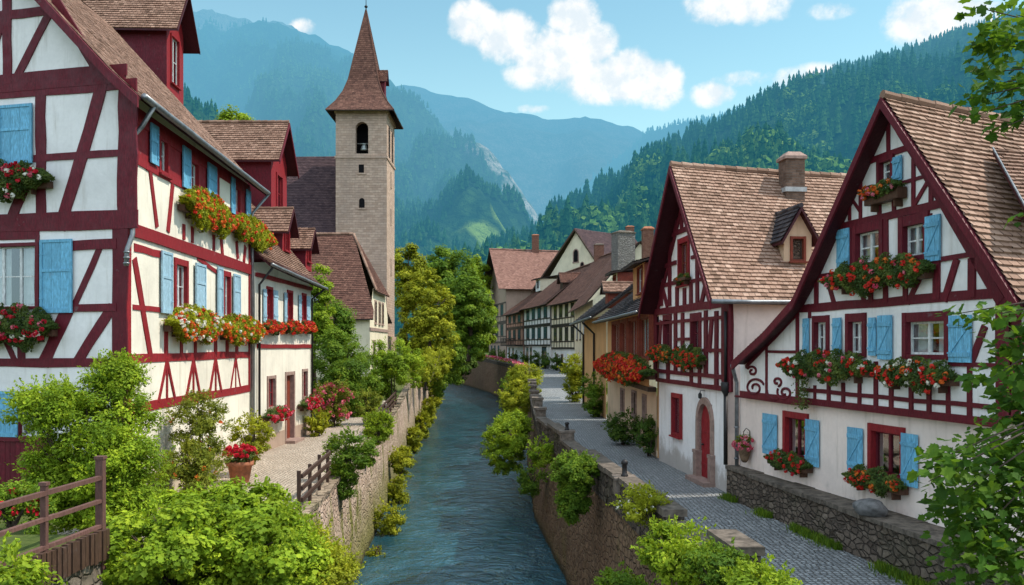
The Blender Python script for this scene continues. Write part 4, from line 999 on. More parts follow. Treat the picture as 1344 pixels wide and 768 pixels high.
# broad cross dormer on the near slope
c0 = hit(1330, 289, frp[0], (frp[-1] - frp[0]).cross(br_[0] - frp[0]).normalized())
dd = Frr.d
mb = MB(); e0 = c0 + V((0, -.75, .05)) - dd * .25; e1 = e0 + dd * 4.2; t0 = at(1303, 196, e0.y + 2.0); t1 = t0 + dd * 4.2
roof_surface(mb, [e0, t0], [e1, t1], .15, .17, 0, 1, .03); mb2 = MB()
mb2.hexa([c0 + dd * .1 + UP * -.5, c0 + dd * 3.9 + UP * -.5, c0 + dd * 3.9 + V((0, 2, .2)), c0 + dd * .1 + V((0, 2, .2)), c0 + dd * .1 + UP * .03, c0 + dd * 3.9 + UP * .03, c0 + dd * 3.9 + V((0, 1.9, 1.5)), c0 + dd * .1 + V((0, 1.9, 1.5))])
dm = mb2.build('dormer', 'timber_maroon', hr); mb.build('roof', ['tile_brown', 'soffit'], dm)
mb = MB(); mb.tube([e0 + dd * .0 + UP * .03, t0 + dd * .0 + UP * .03], .02, 6); mb.build('flashing', 'zinc', dm)

# ------------------------------------------------------------------ low rubble wall in front of it
XB = [(7, 8.25), (15.6, 7.15), (24.4, 5.98)]
lw = thing('rubble_wall', 'low dark rubble wall topped with flat slabs beside the street on the right', 'wall', (7, 16, 0))
mb = MB(); vs = []; ysw = list(np.linspace(7, 24.4, 45)); nz = 7
for yy in ysw:
    for k in range(nz):
        z0 = -.1 + .92 * k / (nz - 1); x0 = interp(XB, yy); q = V((yy * 2.3, z0 * 3, 1)); vs.append((x0 + .05 * mnoise.noise(q) + .025 * mnoise.noise(q * 2.7), yy, z0))
mb.add(vs, [(j * nz + k, j * nz + k + 1, (j + 1) * nz + k + 1, (j + 1) * nz + k) for j in range(len(ysw) - 1) for k in range(nz - 1)], 0, .5)
for yy, s in ((24.4, 1),):
    x0 = interp(XB, yy); mb.poly(V((x0, yy, -.1)), V((x0 + .5, yy, -.1)), V((x0 + .5, yy, .82)), V((x0, yy, .82)))
mb.build('wall', 'stone_wall', lw)
sb = MB(); yy = 7.0
while yy < 24.3:
    l = min(rng.uniform(.45, .95), 24.42 - yy); x0, x1 = interp(XB, yy), interp(XB, yy + l)
    hx = 6.3 + .2 * (24.2 - yy); tot = max(.42, hx - x0 + .1); k = 2 if tot > .75 else 1
    for i in range(k):
        xa = x0 - .06 + rng.uniform(-.03, .03) if i == 0 else x0 + tot * .5 + .012; xb = x0 + (tot * .5 if k == 2 and i == 0 else tot + .12)
        sb.obox(V((xa, yy, .815 + rng.uniform(-.012, .012))), V((x1 - x0, l - .02, 0)), V((xb - xa, 0, rng.uniform(-.01, .02))), UP * rng.uniform(.065, .1))
    yy += l
sb.build('coping_slabs', 'stone_cap', lw)
# round boulder lying on the wall
import bmesh
def boulder(label, p, s):
    bm = bmesh.new(); bmesh.ops.create_icosphere(bm, subdivisions=4, radius=1)
    for v in bm.verts:
        k = 1 + .16 * mnoise.noise(v.co * 1.3) + .06 * mnoise.noise(v.co * 3.5); v.co = V((v.co.x * s[0] * k, v.co.y * s[1] * k, max(v.co.z * s[2] * k, -s[2] * .72) + s[2] * .7))
    me = bpy.data.meshes.new('boulder'); bm.to_mesh(me); bm.free(); me.materials.append(MAT['boulder']); me.polygons.foreach_set('use_smooth', [True] * len(me.polygons))
    o = bpy.data.objects.new('boulder', me); o.location = p; o.rotation_euler = (0, .1, .6); col.objects.link(o); return tag(o, label, 'boulder')
bp = onz(1142, 676, .9); boulder('rounded grey boulder lying on top of the low rubble wall', (bp.x, bp.y, .885), (.27, .33, .2))

# flower boxes of the right house
FB = lambda lab, T, x0, x1, y0, y1, w, bl, **k: flowerbox(lab, Fr, Fr.rc(T, x0, x1, y0, y1, w + .15), w, bl, **k)
FB('long box of red geraniums under the pair of windows in the right gable', A, 232, 618, 588, 728, JW, (('bloom_red', 34), ('bloom_orange', 10), ('bloom_pink', 8)), group='flower boxes of the maroon house')
FB('small shaped wooden box of orange and green plants below the topmost gable window', A, 376, 508, 318, 385, JW, (('bloom_orange', 12), ('bloom_pink', 5)), sunk=.1, group='flower boxes of the maroon house', box_h=.22)
hu = Fr.uv(*B(356, 500), JW)
FB('widest first floor box with a tail of trailing green hanging below its left end', B, 234, 668, 275, 432, JW, (('bloom_red', 32), ('bloom_white', 9), ('bloom_pink', 8)), hang=(hu[0], Fr.uv(*B(356, 548), JW)[1], 420), group='flower boxes of the maroon house')
FB('box with red flowers over pale trailing bloom beneath the wide curtained window with shutters', B, 682, 1036, 308, 472, JW, (('bloom_red', 26), ('bloom_orange', 8), ('bloom_white', 14)), group='flower boxes of the maroon house')
FB('ground floor box with two red blooms under the smaller window beside the hanging basket', C_, 182, 350, 224, 310, 0, (('bloom_red', 12), ('bloom_crimson', 6)), group='flower boxes of the maroon house', deep=.26)
FB('ground floor box of red and orange flowers under the larger window above the rubble wall', C_, 508, 738, 288, 398, 0, (('bloom_red', 13), ('bloom_orange', 9)), group='flower boxes of the maroon house', deep=.28)
# pink flowers in a wall basket
bu, bv = Fr.uv(*C_(108, 205)); hb = thing('hanging_basket', 'wicker wall basket of pink flowers hung beside the grey downpipe', 'hanging basket', Fr.p(bu, bv, .2))
mb = MB(); mb.lathe(Fr.p(bu, bv - .36, .17), [(.05, -.06), (.10, 0), (.15, .16), (.19, .34), (.2, .36), (.17, .355)], 14); mb.build('basket', 'wicker', hb)
mb = MB(); mb.tube([Fr.p(bu, bv - .1, .01), Fr.p(bu, bv + .42, .02), Fr.p(bu, bv + .5, .12), Fr.p(bu, bv + .4, .2), Fr.p(bu, bv + .3, .19)], .012, 6); mb.build('bracket', 'iron', hb)
mb = MB(); cc0 = Fr.p(bu, bv + .1, .2); clumps(mb, cc0, (.28, .34, .2), 14, 26, .11, .06); mb.build('foliage', 'leaf_olive', hb)
mb = MB(); d = nr.normal(size=(34, 3)); d /= np.linalg.norm(d, axis=1, keepdims=True); heads(mb, np.array(cc0) + d * np.array([.3, .38, .2]), .04, 11, .045, 0); mb.build('blossoms', 'bloom_pink', hb)

# ================================================================== MIDDLE HOUSE (white, arched red door)
Fm = Fac((5.4, 32.2), (6.15, 25.0)); nm = Fm.n
hm = thing('timbered_house', 'white half timbered house with an arched red door, sandy tiled roof and one chimney', 'house', Fm.p(3.6, 0, -3))
D = crop(840, 220, 2.56); E = crop(820, 360, 2.56); K = crop(820, 120, 2.56); VM = 2.98; VG = Fm.uv(*D(165, 470))[1]; LM = Fm.L
mt = MB()
beams(mt, Fm, D, [(42, 478, 292, 466, 24), (55, 712, 300, 746, 15), (55, 680, 300, 708, 13), (290, 455, 290, 752, 26), (52, 488, 52, 712, 10), (98, 226, 162, 208, 15), (72, 332, 122, 322, 13), (172, 300, 202, 296, 13), (58, 398, 122, 390, 13), (172, 380, 224, 374, 13),
    (118, 140, 118, 216, 9), (140, 160, 140, 208, 9), (100, 250, 100, 465, 9), (72, 345, 72, 465, 9), (75, 400, 92, 466, 9), (125, 404, 125, 466, 9), (150, 404, 150, 466, 9), (172, 384, 172, 464, 9), (193, 296, 193, 464, 10), (206, 462, 224, 380, 10), (244, 425, 244, 462, 8),
    (55, 518, 288, 511, 10), (118, 578, 166, 576, 10), (212, 612, 288, 616, 12), (120, 488, 120, 690, 9), (144, 488, 144, 690, 9), (222, 480, 222, 700, 10), (234, 612, 242, 512, 10), (258, 482, 258, 740, 10), (95, 655, 95, 720, 9), (172, 660, 172, 728, 9), (200, 664, 200, 732, 9), (70, 520, 66, 600, 8)], .02)
av_m = Fm.uv(*D(100, 118), .02)
mt_top = Fm.uv(873, 236, .1)[1]; um = LM * .5
# rafters on wall
beam(mt, Fm, (-.1, VG), (um, mt_top - .45), .2, .02, 0, .03); beam(mt, Fm, (LM + .1, VG), (um, mt_top - .45), .2, .02, 0, .03)
mt.build('timber_frame', 'timber_maroon', hm)
mo = []; mg = []; ml = []
window(hm, Fm, Fm.rc(D, 134, 164, 252, 385), 0, .13, 'timber_red', 'timber_rust', 2, 2, False, True, True, .05, wopens=mg)
for r in ((84, 104, 512, 602), (176, 203, 508, 606)): window(hm, Fm, Fm.rc(D, *r), 0, .13, 'timber_maroon', 'timber_maroon', 2, 2, True, False, True, .06, wopens=mo)
window(hm, Fm, Fm.rc(E, 163, 188, 415, 535), 0, .12, 'timber_red', 'timber_maroon', 2, 2, True, True, True, .03, wopens=ml)
du0, du1, dv0, dv1 = Fm.rc(E, 248, 290, 436, 708); dv0 = .12; dw = du1 - du0; rad = dw / 2; dc = (du0 + du1) / 2; sp = dv1 - rad
ml.append((du0, du1, -.05, dv1))
wall(hm, 'gable_wall', Fm, [(-.1, VG), (LM + .1, VG), (um, mt_top - .25)], 'plaster_pale', 0, mg); wall(hm, 'upper_wall', Fm, [(0, VM), (LM, VM), (LM, VG), (0, VG)], 'plaster_pale', 0, mo); wall(hm, 'lower_wall', Fm, [(0, -.1), (LM, -.1), (LM, VM), (0, VM)], 'plaster_pale', -.03, ml, .3)
# arched door with stone surround
mb = MB(); N = 16
arc = [(dc + rad * math.cos(math.pi * i / N), sp + rad * math.sin(math.pi * i / N)) for i in range(N + 1)]; ro = rad + .21
aro = [(dc + ro * math.cos(math.pi * i / N), sp + ro * math.sin(math.pi * i / N)) for i in range(N + 1)]
for i in range(N): 
    (a, b), (c, d_), (e, f_), (g_, h) = arc[i], arc[i + 1], aro[i + 1], aro[i]; w0, w1 = -.3, .04
    mb.hexa([Fm.p(a, b, w0), Fm.p(c, d_, w0), Fm.p(e, f_, w0), Fm.p(g_, h, w0), Fm.p(a, b, w1), Fm.p(c, d_, w1), Fm.p(e, f_, w1), Fm.p(g_, h, w1)], 0, .3 + .05 * (i % 3))
    mb.poly(Fm.p(*arc[i], -.03), Fm.p(*arc[i + 1], -.03), Fm.p(arc[i + 1][0], dv1 + .02, -.03), Fm.p(arc[i][0], dv1 + .02, -.03))
for s in (-1, 1):
    x0, x1 = sorted((dc + s * rad, dc + s * ro)); fbox(mb, Fm, x0, x1, .0, sp + .002, -.3, .041); y0, y1 = sorted((dc + s * (rad - .03), dc + s * (ro + .07))); fbox(mb, Fm, y0, y1, -.02, .85, -.1, .1); fbox(mb, Fm, y0 - .02, y1 + .02, .852, .95, -.1, .12)
fbox(mb, Fm, dc - ro - .1, dc + ro + .1, -.05, .13, -.3, .34); dr = mb.build('door_surround', 'stone_frame', hm)
mb = MB(); ds = 7
for i in range(ds):
    a0, a1 = dc - rad + dw * i / ds + .004, dc - rad + dw * (i + 1) / ds - .004; top = lambda a: sp + math.sqrt(max(0, rad * rad - (a - dc) ** 2))
    mb.hexa([Fm.p(a0, dv0, -.14), Fm.p(a1, dv0, -.14), Fm.p(a1, dv0, -.09), Fm.p(a0, dv0, -.09), Fm.p(a0, top(a0), -.14), Fm.p(a1, top(a1), -.14), Fm.p(a1, top(a1), -.09), Fm.p(a0, top(a0), -.09)])
for v in (.5, 1.5): fbox(mb, Fm, dc - rad + .05, dc + rad - .05, v, v + .07, -.092, -.075)
do = mb.build('door', 'timber_red', hm); mb = MB(); mb.lathe(Fm.p(dc - rad * .6, 1.15, -.05), [(.035, -.03), (.045, 0), (.02, .03)], 10); mb.build('handle', 'iron', do)
# walls that close the body
Fm2 = Fac(Fm.p(LM, 0).xy, (Fm.p(LM, 0) + V((8, .83, 0))).xy); wall(hm, 'side_wall', Fm2, [(0, -.1), (8, -.1), (8, VG), (0, VG)], 'plaster_rose', 0)
mb = MB(); beam(mb, Fm2, (.06, 2.9), (.06, VG), .2, 0); mb.build('corner_post', 'timber_maroon', hm)
mb = MB(); mb.poly(Fm.p(0, -.1), Fm.p(0, VG), Fm.p(0, VG, -8), Fm.p(0, -.1, -8)); mb.poly(Fm.p(0, -.1, -8), Fm.p(LM, -.1, -8), Fm.p(LM, VG, -8), Fm.p(um, mt_top - .4, -8), Fm.p(0, VG, -8)); mb.build('rear_wall', 'plaster_rose', hm)
# roof
ov = .62; mz = lambda px, py, w: (lambda q: Fm.p(q[0], q[1], w))(Fm.uv(px, py, w))
apm = Fm.p(um, Fm.uv(873, 222, ov)[1], ov); erp = [Fm.p(LM + .42, VG + .02, ov), Fm.p(LM + .05, VG + .50, ov), apm]; elp = [Fm.p(-.42, VG + .02, ov), Fm.p(-.05, VG + .5, ov), apm]
mb = MB(); b1, b2 = back(erp, 9.5, .15), back(elp, 9.5, .15); roof_surface(mb, erp, b1, .16, .18, 0, 1, .09); roof_surface(mb, elp, b2, .16, .18, 0, 1, .05); ridge(mb, apm + UP * .03, b1[-1] + UP * .03, .1, 0, .38, .06); mb.build('roof', ['tile_sand', 'soffit'], hm)
mb = MB(); rake_board(mb, [p + nm * .003 for p in elp], .26, .05, nm); rake_board(mb, [p + nm * .004 for p in erp], .26, .05, nm); mb.build('bargeboard', 'timber_maroon', hm)
gutter(hm, erp[0] - Fm2.n * 0 + Fm.d * .06 - UP * .03, b1[0] + Fm.d * .06 - UP * .03)
sl_n = (erp[2] - erp[1]).cross(b1[1] - erp[1]).normalized()
pc = hit(1039, 249, erp[1], sl_n); chimney(hm, pc, .62, .62, .95, 'brick_brown', Fm2.d, 'stone_frame')
pd = hit(1047, 346, erp[1], sl_n); dormer(hm, pd, Fm2.d, .86, .92, .72, 2.2, 'plaster_peach', 'plaster_peach', 'tile_slate', (.26, .60, .12, .74), .17, cas='timber_rust', sash='timber_brown')
# downpipe with hopper between the two houses
dp = Fm.p(LM + .12, 0, .1); mb = MB(); mb.tube([dp + UP * 5.2, dp + UP * 3.2], .045, 8); mb.lathe(dp + UP * 2.75, [(.05, 0), (.07, .1), (.13, .2), (.14, .42), (.12, .44)], 10); mb.tube([dp + UP * 2.8, dp + UP * .85], .06, 8); mb.build('downpipe', 'iron', hm, True)
for lab, r, bl in (('orange red flower box on the white house, the one nearest the orange house', (36, 112, 594, 655), (('bloom_red', 18), ('bloom_orange', 16))), ('full red geranium box over the arched door of the white house', (112, 216, 596, 682), (('bloom_red', 34), ('bloom_orange', 8)))):
    flowerbox(lab, Fm, Fm.rc(D, *r, .15), 0, bl, group='flower boxes of the white house')
flowerbox('little pot shelf of greenery inside the top gable window of the white house', Fm, Fm.rc(D, 124, 168, 355, 388, .1), .02, (('bloom_orange', 4),), deep=.16, group='flower boxes of the white house', box_h=.1)
lpu, lpv = Fm.uv(*E(257, 405), .1); ln = thing('wall_lamp', 'small iron lamp on the white wall over the arched door', 'lamp', Fm.p(lpu, lpv, .0))
mb = MB(); mb.tube([Fm.p(lpu, lpv + .12, -.02), Fm.p(lpu, lpv + .14, .12), Fm.p(lpu, lpv + .06, .14)], .012, 6); mb.build('bracket', 'iron', ln); mb = MB(); mb.lathe(Fm.p(lpu, lpv - .12, .14), [(.03, 0), (.055, .03), (.06, .14), (.02, .19)], 8); mb.build('lantern', 'iron', ln)
# ================================================================== RED HOUSE (left foreground)
Ff = Fac((-17.6, 23.8), (-9.6, 21.8)); Fs = Fac((-9.6, 21.8), (-10.03, 33.5)); nf = Ff.n; ns = Fs.n; LF, LS = Ff.L, Fs.L
hl = thing('timbered_house', 'tall red timbered house with a long tiled roof, nearest on the left bank', 'house', Ff.p(4, 0, -3))
P1 = crop(0, 0, 3.84); P2 = crop(0, 0, 2.0); P3 = crop(0, 280, 3.84); P4 = crop(150, 110, 3.2); P5 = crop(150, 310, 2.743)
ft = MB(); fo = []
V3, V2, V1 = 10.35, 7.25, 3.9
beams(ft, Ff, P1, [(-700, 415, 640, 412, 62), (-700, 480, 690, 480, 50), (284, 8, 78, 405, 38), (285, 15, 540, 425, 52), (38, -260, 38, 425, 44), (-500, 95, 240, 95, 46), (-80, 405, 30, 60, 34)])
beams(ft, Ff, P2, [(108, 250, 108, 600, 26), (270, 222, 160, 596, 30), (90, 412, 320, 406, 19), (336, 215, 336, 600, 48), (-500, 592, 362, 592, 46), (-500, 245, 330, 243, 20), (62, 500, 25, 590, 26), (-40, 250, -40, 600, 26)])
beams(ft, Ff, P3, [(365, 160, 590, 158, 52), (366, 478, 590, 474, 38), (505, 172, 375, 470, 30), (345, 480, 225, 752, 62), (565, 482, 392, 748, 50), (606, 60, 606, 1300, 76), (-500, 752, 600, 752, 44), (-400, 118, 200, 116, 46), (190, 110, 190, 500, 22), (110, 600, 110, 740, 40), (30, 640, 75, 740, 26), (-150, 110, -150, 700, 30)])
WF1 = Ff.rc(P3, -80, 186, 168, 470)
window(hl, Ff, WF1, 0, .09, 'timber_maroon', 'white_paint', 3, 2, True, False, True, .0, wopens=fo)
WF0 = Ff.rc(P2, -190, -10, 290, 440); window(hl, Ff, WF0, 0, .09, 'timber_maroon', 'white_paint', 2, 2, True, False, True, .0, wopens=fo)
shutter(hl, Ff, Ff.rc(P2, -2, 86, 275, 431, .05), .05, style='panel', hinge='l'); shutter(hl, Ff, Ff.rc(P3, 205, 366, 132, 502, .05), .05, style='panel', hinge='l')
Q = crop(0, 440, 2.34)
WG = Ff.rc(Q, 62, 150, 190, 312); window(hl, Ff, WG, 0, .07, 'timber_maroon', 'white_paint', 2, 2, True, True, True, 0, wopens=fo); shutter(hl, Ff, Ff.rc(Q, -10, 56, 172, 312, .05), .05, style='panel', hinge='r')
apu, apv = 2.0, 10.35 + (LF - 2.0) * 1.07
mb = MB(); beam(ft, Ff, (-.2, apv - 2.3), (apu, apv - .1), .22); ft.build('timber_frame', 'timber_maroon', hl)
wall(hl, 'front_wall', Ff, [(0, -.1), (LF, -.1), (LF, V3), (apu, apv), (0, apv - 2.4)], 'plaster_pale', 0, fo)
# plank cladding at the foot of the gable
mb = MB(); i = 0; uu = LF - 6.2
while uu < LF - 2.2: fbox(mb, Ff, uu, uu + .145, -.1, 1.75 + rng.uniform(-.01, .01), .03, .06 + rng.uniform(0, .008)); uu += .155
fbox(mb, Ff, LF - 6.2, LF - 2.15, 1.76, 1.86, .02, .1); mb.build('plank_cladding', 'timber_maroon', hl)
# side facing the canal
st = MB(); so2 = []
beams(st, Fs, P4, [(132, 350, 284, 418, 24), (150, 375, 176, 592, 12), (242, 432, 224, 612, 12), (290, 590, 290, 655, 10), (326, 600, 326, 668, 9), (416, 635, 416, 700, 9), (446, 640, 452, 712, 9), (512, 670, 516, 728, 8), (548, 690, 543, 742, 8)], 0, 0, False)
v2 = Fs.uv(*P4(110, 595))[1]
vsill = (Fs.uv(*P4(132, 350))[1] + Fs.uv(*P4(284, 418))[1]) / 2
beam(st, Fs, (-.02, V2 - .1), (LS, V2 - .1), .36, 0, 0, .05); beam(st, Fs, (0, vsill), (LS, vsill), .2); beam(st, Fs, (0, 10.05), (LS, 10.05), .3)
beam(st, Fs, (.11, 0), (.11, V3), .26, 0, 0, .03); beam(st, Fs, (LS - .11, 2.6), (LS - .11, V3), .2, 0, 0, .03)
v1 = V1; vlo = 2.62
beam(st, Fs, (0, v1), (LS, v1), .23); beam(st, Fs, (0, vlo), (LS, vlo), .25); 
beams(st, Fs, P5, [(70, 40, 168, 66, 26), (65, 255, 182, 268, 18), (72, 90, 130, 435, 16), (185, 300, 185, 440, 12), (240, 340, 240, 440, 9), (290, 350, 290, 440, 9), (363, 340, 363, 440, 10), (405, 350, 405, 440, 9), (440, 350, 440, 440, 9), (300, 80, 368, 130, 12)], 0, 0, False)
for px_ in (188, 283, 363, 436):
    u = Fs.uv(*P5(px_, 500))[0]; k = .62
    beam(st, Fs, (u, v1 - .1), (u, vlo + .1), .11); beam(st, Fs, (u - .03, v1 - .12), (u - k, vlo + .12), .12); beam(st, Fs, (u + .03, v1 - .12), (u + k, vlo + .12), .12)
st.build('timber_frame', 'timber_red', hl)
swin = [(P4, 190, 220, 235, 368, 1), (P4, 318, 348, 335, 442, 1), (P4, 506, 524, 442, 555, 1), (P5, 219, 257, 105, 256, 2), (P5, 393, 412, 145, 285, 2)]
for T, x0, x1, y0, y1, c in swin:
    r = Fs.rc(T, x0, x1, y0, y1); window(hl, Fs, r, 0, .13, 'timber_red', 'white_paint', 2, 2, True, True, True, .05, wopens=so2)
hinge_pair(hl, Fs, P4, [(150, 182, 172, 338, 'r'), (286, 318, 268, 440, 'r'), (391, 427, 340, 488, 'r'), (490, 505, 395, 545, 'r'), (553, 570, 448, 558, 'l')], .06, mat='shutter_blue', style='panel')
hinge_pair(hl, Fs, P5, [(168, 207, 56, 278, 'r'), (291, 327, 100, 268, 'l'), (370, 389, 112, 288, 'r'), (428, 452, 138, 282, 'l')], .06, mat='shutter_pale', style='panel')
wall(hl, 'side_wall', Fs, [(0, -.1), (LS, -.1), (LS, V2), (0, V2)], 'plaster_cream', 0, [o for o in so2 if o[3] < V2]); wall(hl, 'side_wall', Fs, [(0, V2), (LS, V2), (LS, vsill), (0, vsill)], 'plaster_cream', 0)
wall(hl, 'clad_wall', Fs, [(0, vsill), (LS, vsill), (LS, V3), (0, V3)], 'timber_red', .012, [o for o in so2 if o[2] > vsill - .05])
pnl = MB(); u0, u1, v0, v1_ = Fs.rc(P4, 440, 484, 385, 525); fbox(pnl, Fs, u0, u1, v0, v1_, .008, .03); pnl.build('plaster_panel', 'plaster_cream', hl)
fbk = MB(); fbk.poly(Fs.p(LS, -.1), Fs.p(LS, V3), Fs.p(LS, V3 + 6.6, -6.2), Fs.p(LS, -.1, -6.2)); fbk.build('rear_wall', 'plaster_cream', hl)
# roof
E0, E1 = Fs.p(-.62, 10.28, .55), Fs.p(LS + .3, 10.12, .55); ap0 = Ff.p(apu, apv + .2, .62); ap1 = ap0 + Fs.d * (LS + 1.0)
K0, K1 = E0.lerp(ap0, .12) - UP * .10, E1.lerp(ap1, .12) - UP * .10
mb = MB(); roof_surface(mb, [E0, K0, ap0], [E1, K1, ap1], .15, .17, 0, 1, .08, .09, .012)
lf = Ff.p(-3, apv - 5.2, .62); roof_surface(mb, [lf, ap0], [lf + Fs.d * (LS + 1), ap1], .3, .4, 0, 1); mb.build('roof', ['tile_brown', 'soffit'], hl)
mb = MB(); rake_board(mb, [p + nf * .004 for p in (E0, K0, ap0)], .3, .06, nf); mb.build('bargeboard', 'timber_maroon', hl)
gutter(hl, E0 + ns * .09 + Fs.d * .1, E1 + ns * .09, .085)
dpp = Fs.p(.12, 0, .12)
downpipe(hl, [E0 + ns * .09 + Fs.d * .75 - UP * .05, Fs.p(.25, 9.75, .3), dpp + UP * 9.45, dpp + UP * 7.55, Fs.p(.0, 7.0, .16), Fs.p(-.12, 6.6, .07), Fs.p(-.14, 6.2, .06)], .06)
mb = MB(); d2 = Fs.p(LS + .02, 0, .1); mb.tube([E1 + ns * .09 - UP * .05, d2 + UP * 9.3, d2 + UP * .05], .055, 8); mb.build('downpipe', 'zinc', hl, True)
rn = (E1 - E0).cross(ap0 - K0).normalized(); pdl = hit(230, 122, K0, rn)
dormer(hl, pdl, Fs.d, 2.1, 2.9, 1.5, 4.2, 'timber_red', 'timber_maroon', 'tile_brown', (.5, 1.45, .35, 2.35), .42, sash='white_paint')
for lab, F_, T, r, bl in (
    ('box of red and pink roses beside the lower front shutter of the red house', Ff, P3, (-190, 288, 452, 690), (('bloom_crimson', 45), ('bloom_pink', 22), ('bloom_white', 8))),
    ('window box of red and white flowers under the topmost front shutter of the red house', Ff, P2, (-150, 140, 425, 528), (('bloom_crimson', 40), ('bloom_pink', 14), ('bloom_white', 16))),
    ('larger of the two yellow green flower boxes under the eaves of the red house', Fs, P4, (278, 486, 450, 625), (('bloom_orange', 60), ('bloom_red', 14))),
    ('smaller eaves box of yellow green plants at the far corner of the red house', Fs, P4, (490, 655, 560, 690), (('bloom_orange', 36), ('bloom_red', 10))),
    ('broad orange and white flower box under the first pale shutters of the red house', Fs, P5, (188, 375, 252, 385), (('bloom_orange', 44), ('bloom_white', 40), ('bloom_red', 16))),
    ('orange and yellow flower box on the red house next to its corner downpipe', Fs, P5, (363, 528, 285, 390), (('bloom_orange', 60), ('bloom_red', 14), ('bloom_white', 10)))):
    flowerbox(lab, F_, F_.rc(T, *r, .18), 0, bl, leafm='leaf_yellow' if F_ is Fs else 'leaf_box', group='flower boxes of the red house', deep=.45, lsize=.085, head=.055)

# ================================================================== WHITE HOUSE behind it
Fw = Fac((-9.88, 33.72), (-9.72, 42.35)); nw = Fw.n; LW = Fw.L
hw = thing('white_house', 'low cream house with narrow red windows and dormers, behind the tall red house', 'house', Fw.p(4, 0, -3))
wo2 = []
for x0, x1, y0, y1 in ((549, 566, 192, 300), (623, 638, 204, 303), (676, 687, 214, 300)):
    window(hw, Fw, Fw.rc(P5, x0, x1, y0, y1), 0, .09, 'timber_red', 'timber_red', 1, 2, False, True, True, .02, wopens=wo2)
hinge_pair(hw, Fw, P5, [(536, 547, 190, 308, 'r'), (572, 588, 195, 305, 'l'), (612, 621, 203, 308, 'r'), (664, 673, 212, 304, 'r'), (692, 704, 216, 303, 'l')], .05, mat='shutter_pale', n=2)
for x0, x1, y0, y1 in ((552, 576, 513, 615), (678, 692, 487, 578)): window(hw, Fw, Fw.rc(P5, x0, x1, y0, y1), 0, .12, 'stone_frame', 'timber_red', 2, 2, False, True, True, .0, wopens=wo2)
rd = Fw.rc(P5, 618, 645, 500, 738); rd = (rd[0], rd[1], .12, rd[3]); wo2.append((rd[0], rd[1], -.05, rd[3]))
wall(hw, 'front_wall', Fw, [(0, -.1), (LW, -.1), (LW, 7.1), (0, 7.1)], 'plaster_cream', 0, wo2)
mb = MB(); fbox(mb, Fw, rd[0] - .16, rd[0] + .002, 0, rd[3] + .15, -.2, .04); fbox(mb, Fw, rd[1] - .002, rd[1] + .16, 0, rd[3] + .15, -.2, .04); fbox(mb, Fw, rd[0] + .002, rd[1] - .002, rd[3] - .002, rd[3] + .147, -.2, .036); fbox(mb, Fw, rd[0] - .2, rd[1] + .2, -.05, .13, -.25, .45); mb.build('door_surround', 'stone_frame', hw)
mb = MB()
for i in range(4): a = rd[0] + (rd[1] - rd[0]) * i / 4; fbox(mb, Fw, a + .004, a + (rd[1] - rd[0]) / 4 - .004, rd[2], rd[3], -.2, -.16)
do = mb.build('door', 'timber_rust', hw); mb = MB(); mb.lathe(Fw.p(rd[0] + .12, 1.15, -.13), [(.03, -.03), (.04, 0), (.02, .03)], 8); mb.build('handle', 'iron', do)
mb = MB(); v = Fw.uv(*P5(600, 396))[1]; beam(mb, Fw, (.15, v), (LW, v), .17, 0, 0, .05); beam(mb, Fw, (0, 6.98), (LW, 6.98), .16, 0, 0, .08); mb.build('timber_frame', 'timber_red', hw)
mb = MB(); fbox(mb, Fw, 0, rd[0] - .2, -.1, .62, .0, .025); mb.build('plinth', 'plaster_brown', hw); mb = MB(); fbox(mb, Fw, rd[1] + .2, LW, -.1, .62, .0, .025); mb.build('plinth', 'plaster_brown', hw)
Fw2 = Fac(Fw.p(LW, 0, -7).xy, Fw.p(LW, 0).xy)
mb = MB(); mb.poly(Fw.p(LW, -.1), Fw.p(LW, 7.1), Fw.p(LW, 13, -4.8), Fw.p(LW, -.1, -4.8)); mb.build('side_wall', 'plaster_cream', hw); mb = MB(); mb.poly(Fw.p(0, -.1), Fw.p(0, 7.1), Fw.p(0, 13, -4.8), Fw.p(0, -.1, -4.8)); mb.build('side_wall', 'plaster_cream', hw)
we = [Fw.p(-.15, 7.35, .62), Fw.p(-.15, 7.75, .12), Fw.p(-.15, 13.4, -4.9)]; wf = [Fw.p(LW + .4, 7.02, .62), Fw.p(LW + .4, 7.42, .12), Fw.p(LW + .4, 13.4, -4.9)]
mb = MB(); roof_surface(mb, we, wf, .17, .19, 0, 1, .06); mb.build('roof', ['tile_brown', 'soffit'], hw); gutter(hw, we[0] + nw * .07, wf[0] + nw * .07, .07)
mb = MB(); d2 = Fw.p(LW - .1, 0, .08); mb.tube([wf[0] + nw * .07 - Fw.d * .3, d2 + UP * 6.5, d2 + UP * .05], .045, 8); mb.build('downpipe', 'iron', hw, True); mb = MB(); d3 = Fw.p(.2, 0, .1); mb.tube([we[0] + nw * .09 + Fw.d * .3, d3 + UP * 6.6, d3 + UP * .05], .05, 8); mb.build('downpipe', 'iron', hw, True)
wn = (wf[1] - we[1]).cross(we[2] - we[1]).normalized()
for px_, py_, wd, wh, gh in ((376, 334, 1.35, 1.25, .85), (405, 348, 1.2, 1.05, .75)):
    p = hit(px_, py_, we[1], wn); dormer(hw, p, Fw.d, wd, wh, gh, 2.6, 'timber_red', 'timber_maroon', 'tile_brown', (wd * .25, wd * .75, .2, wh * .95), .24, sash='timber_red')
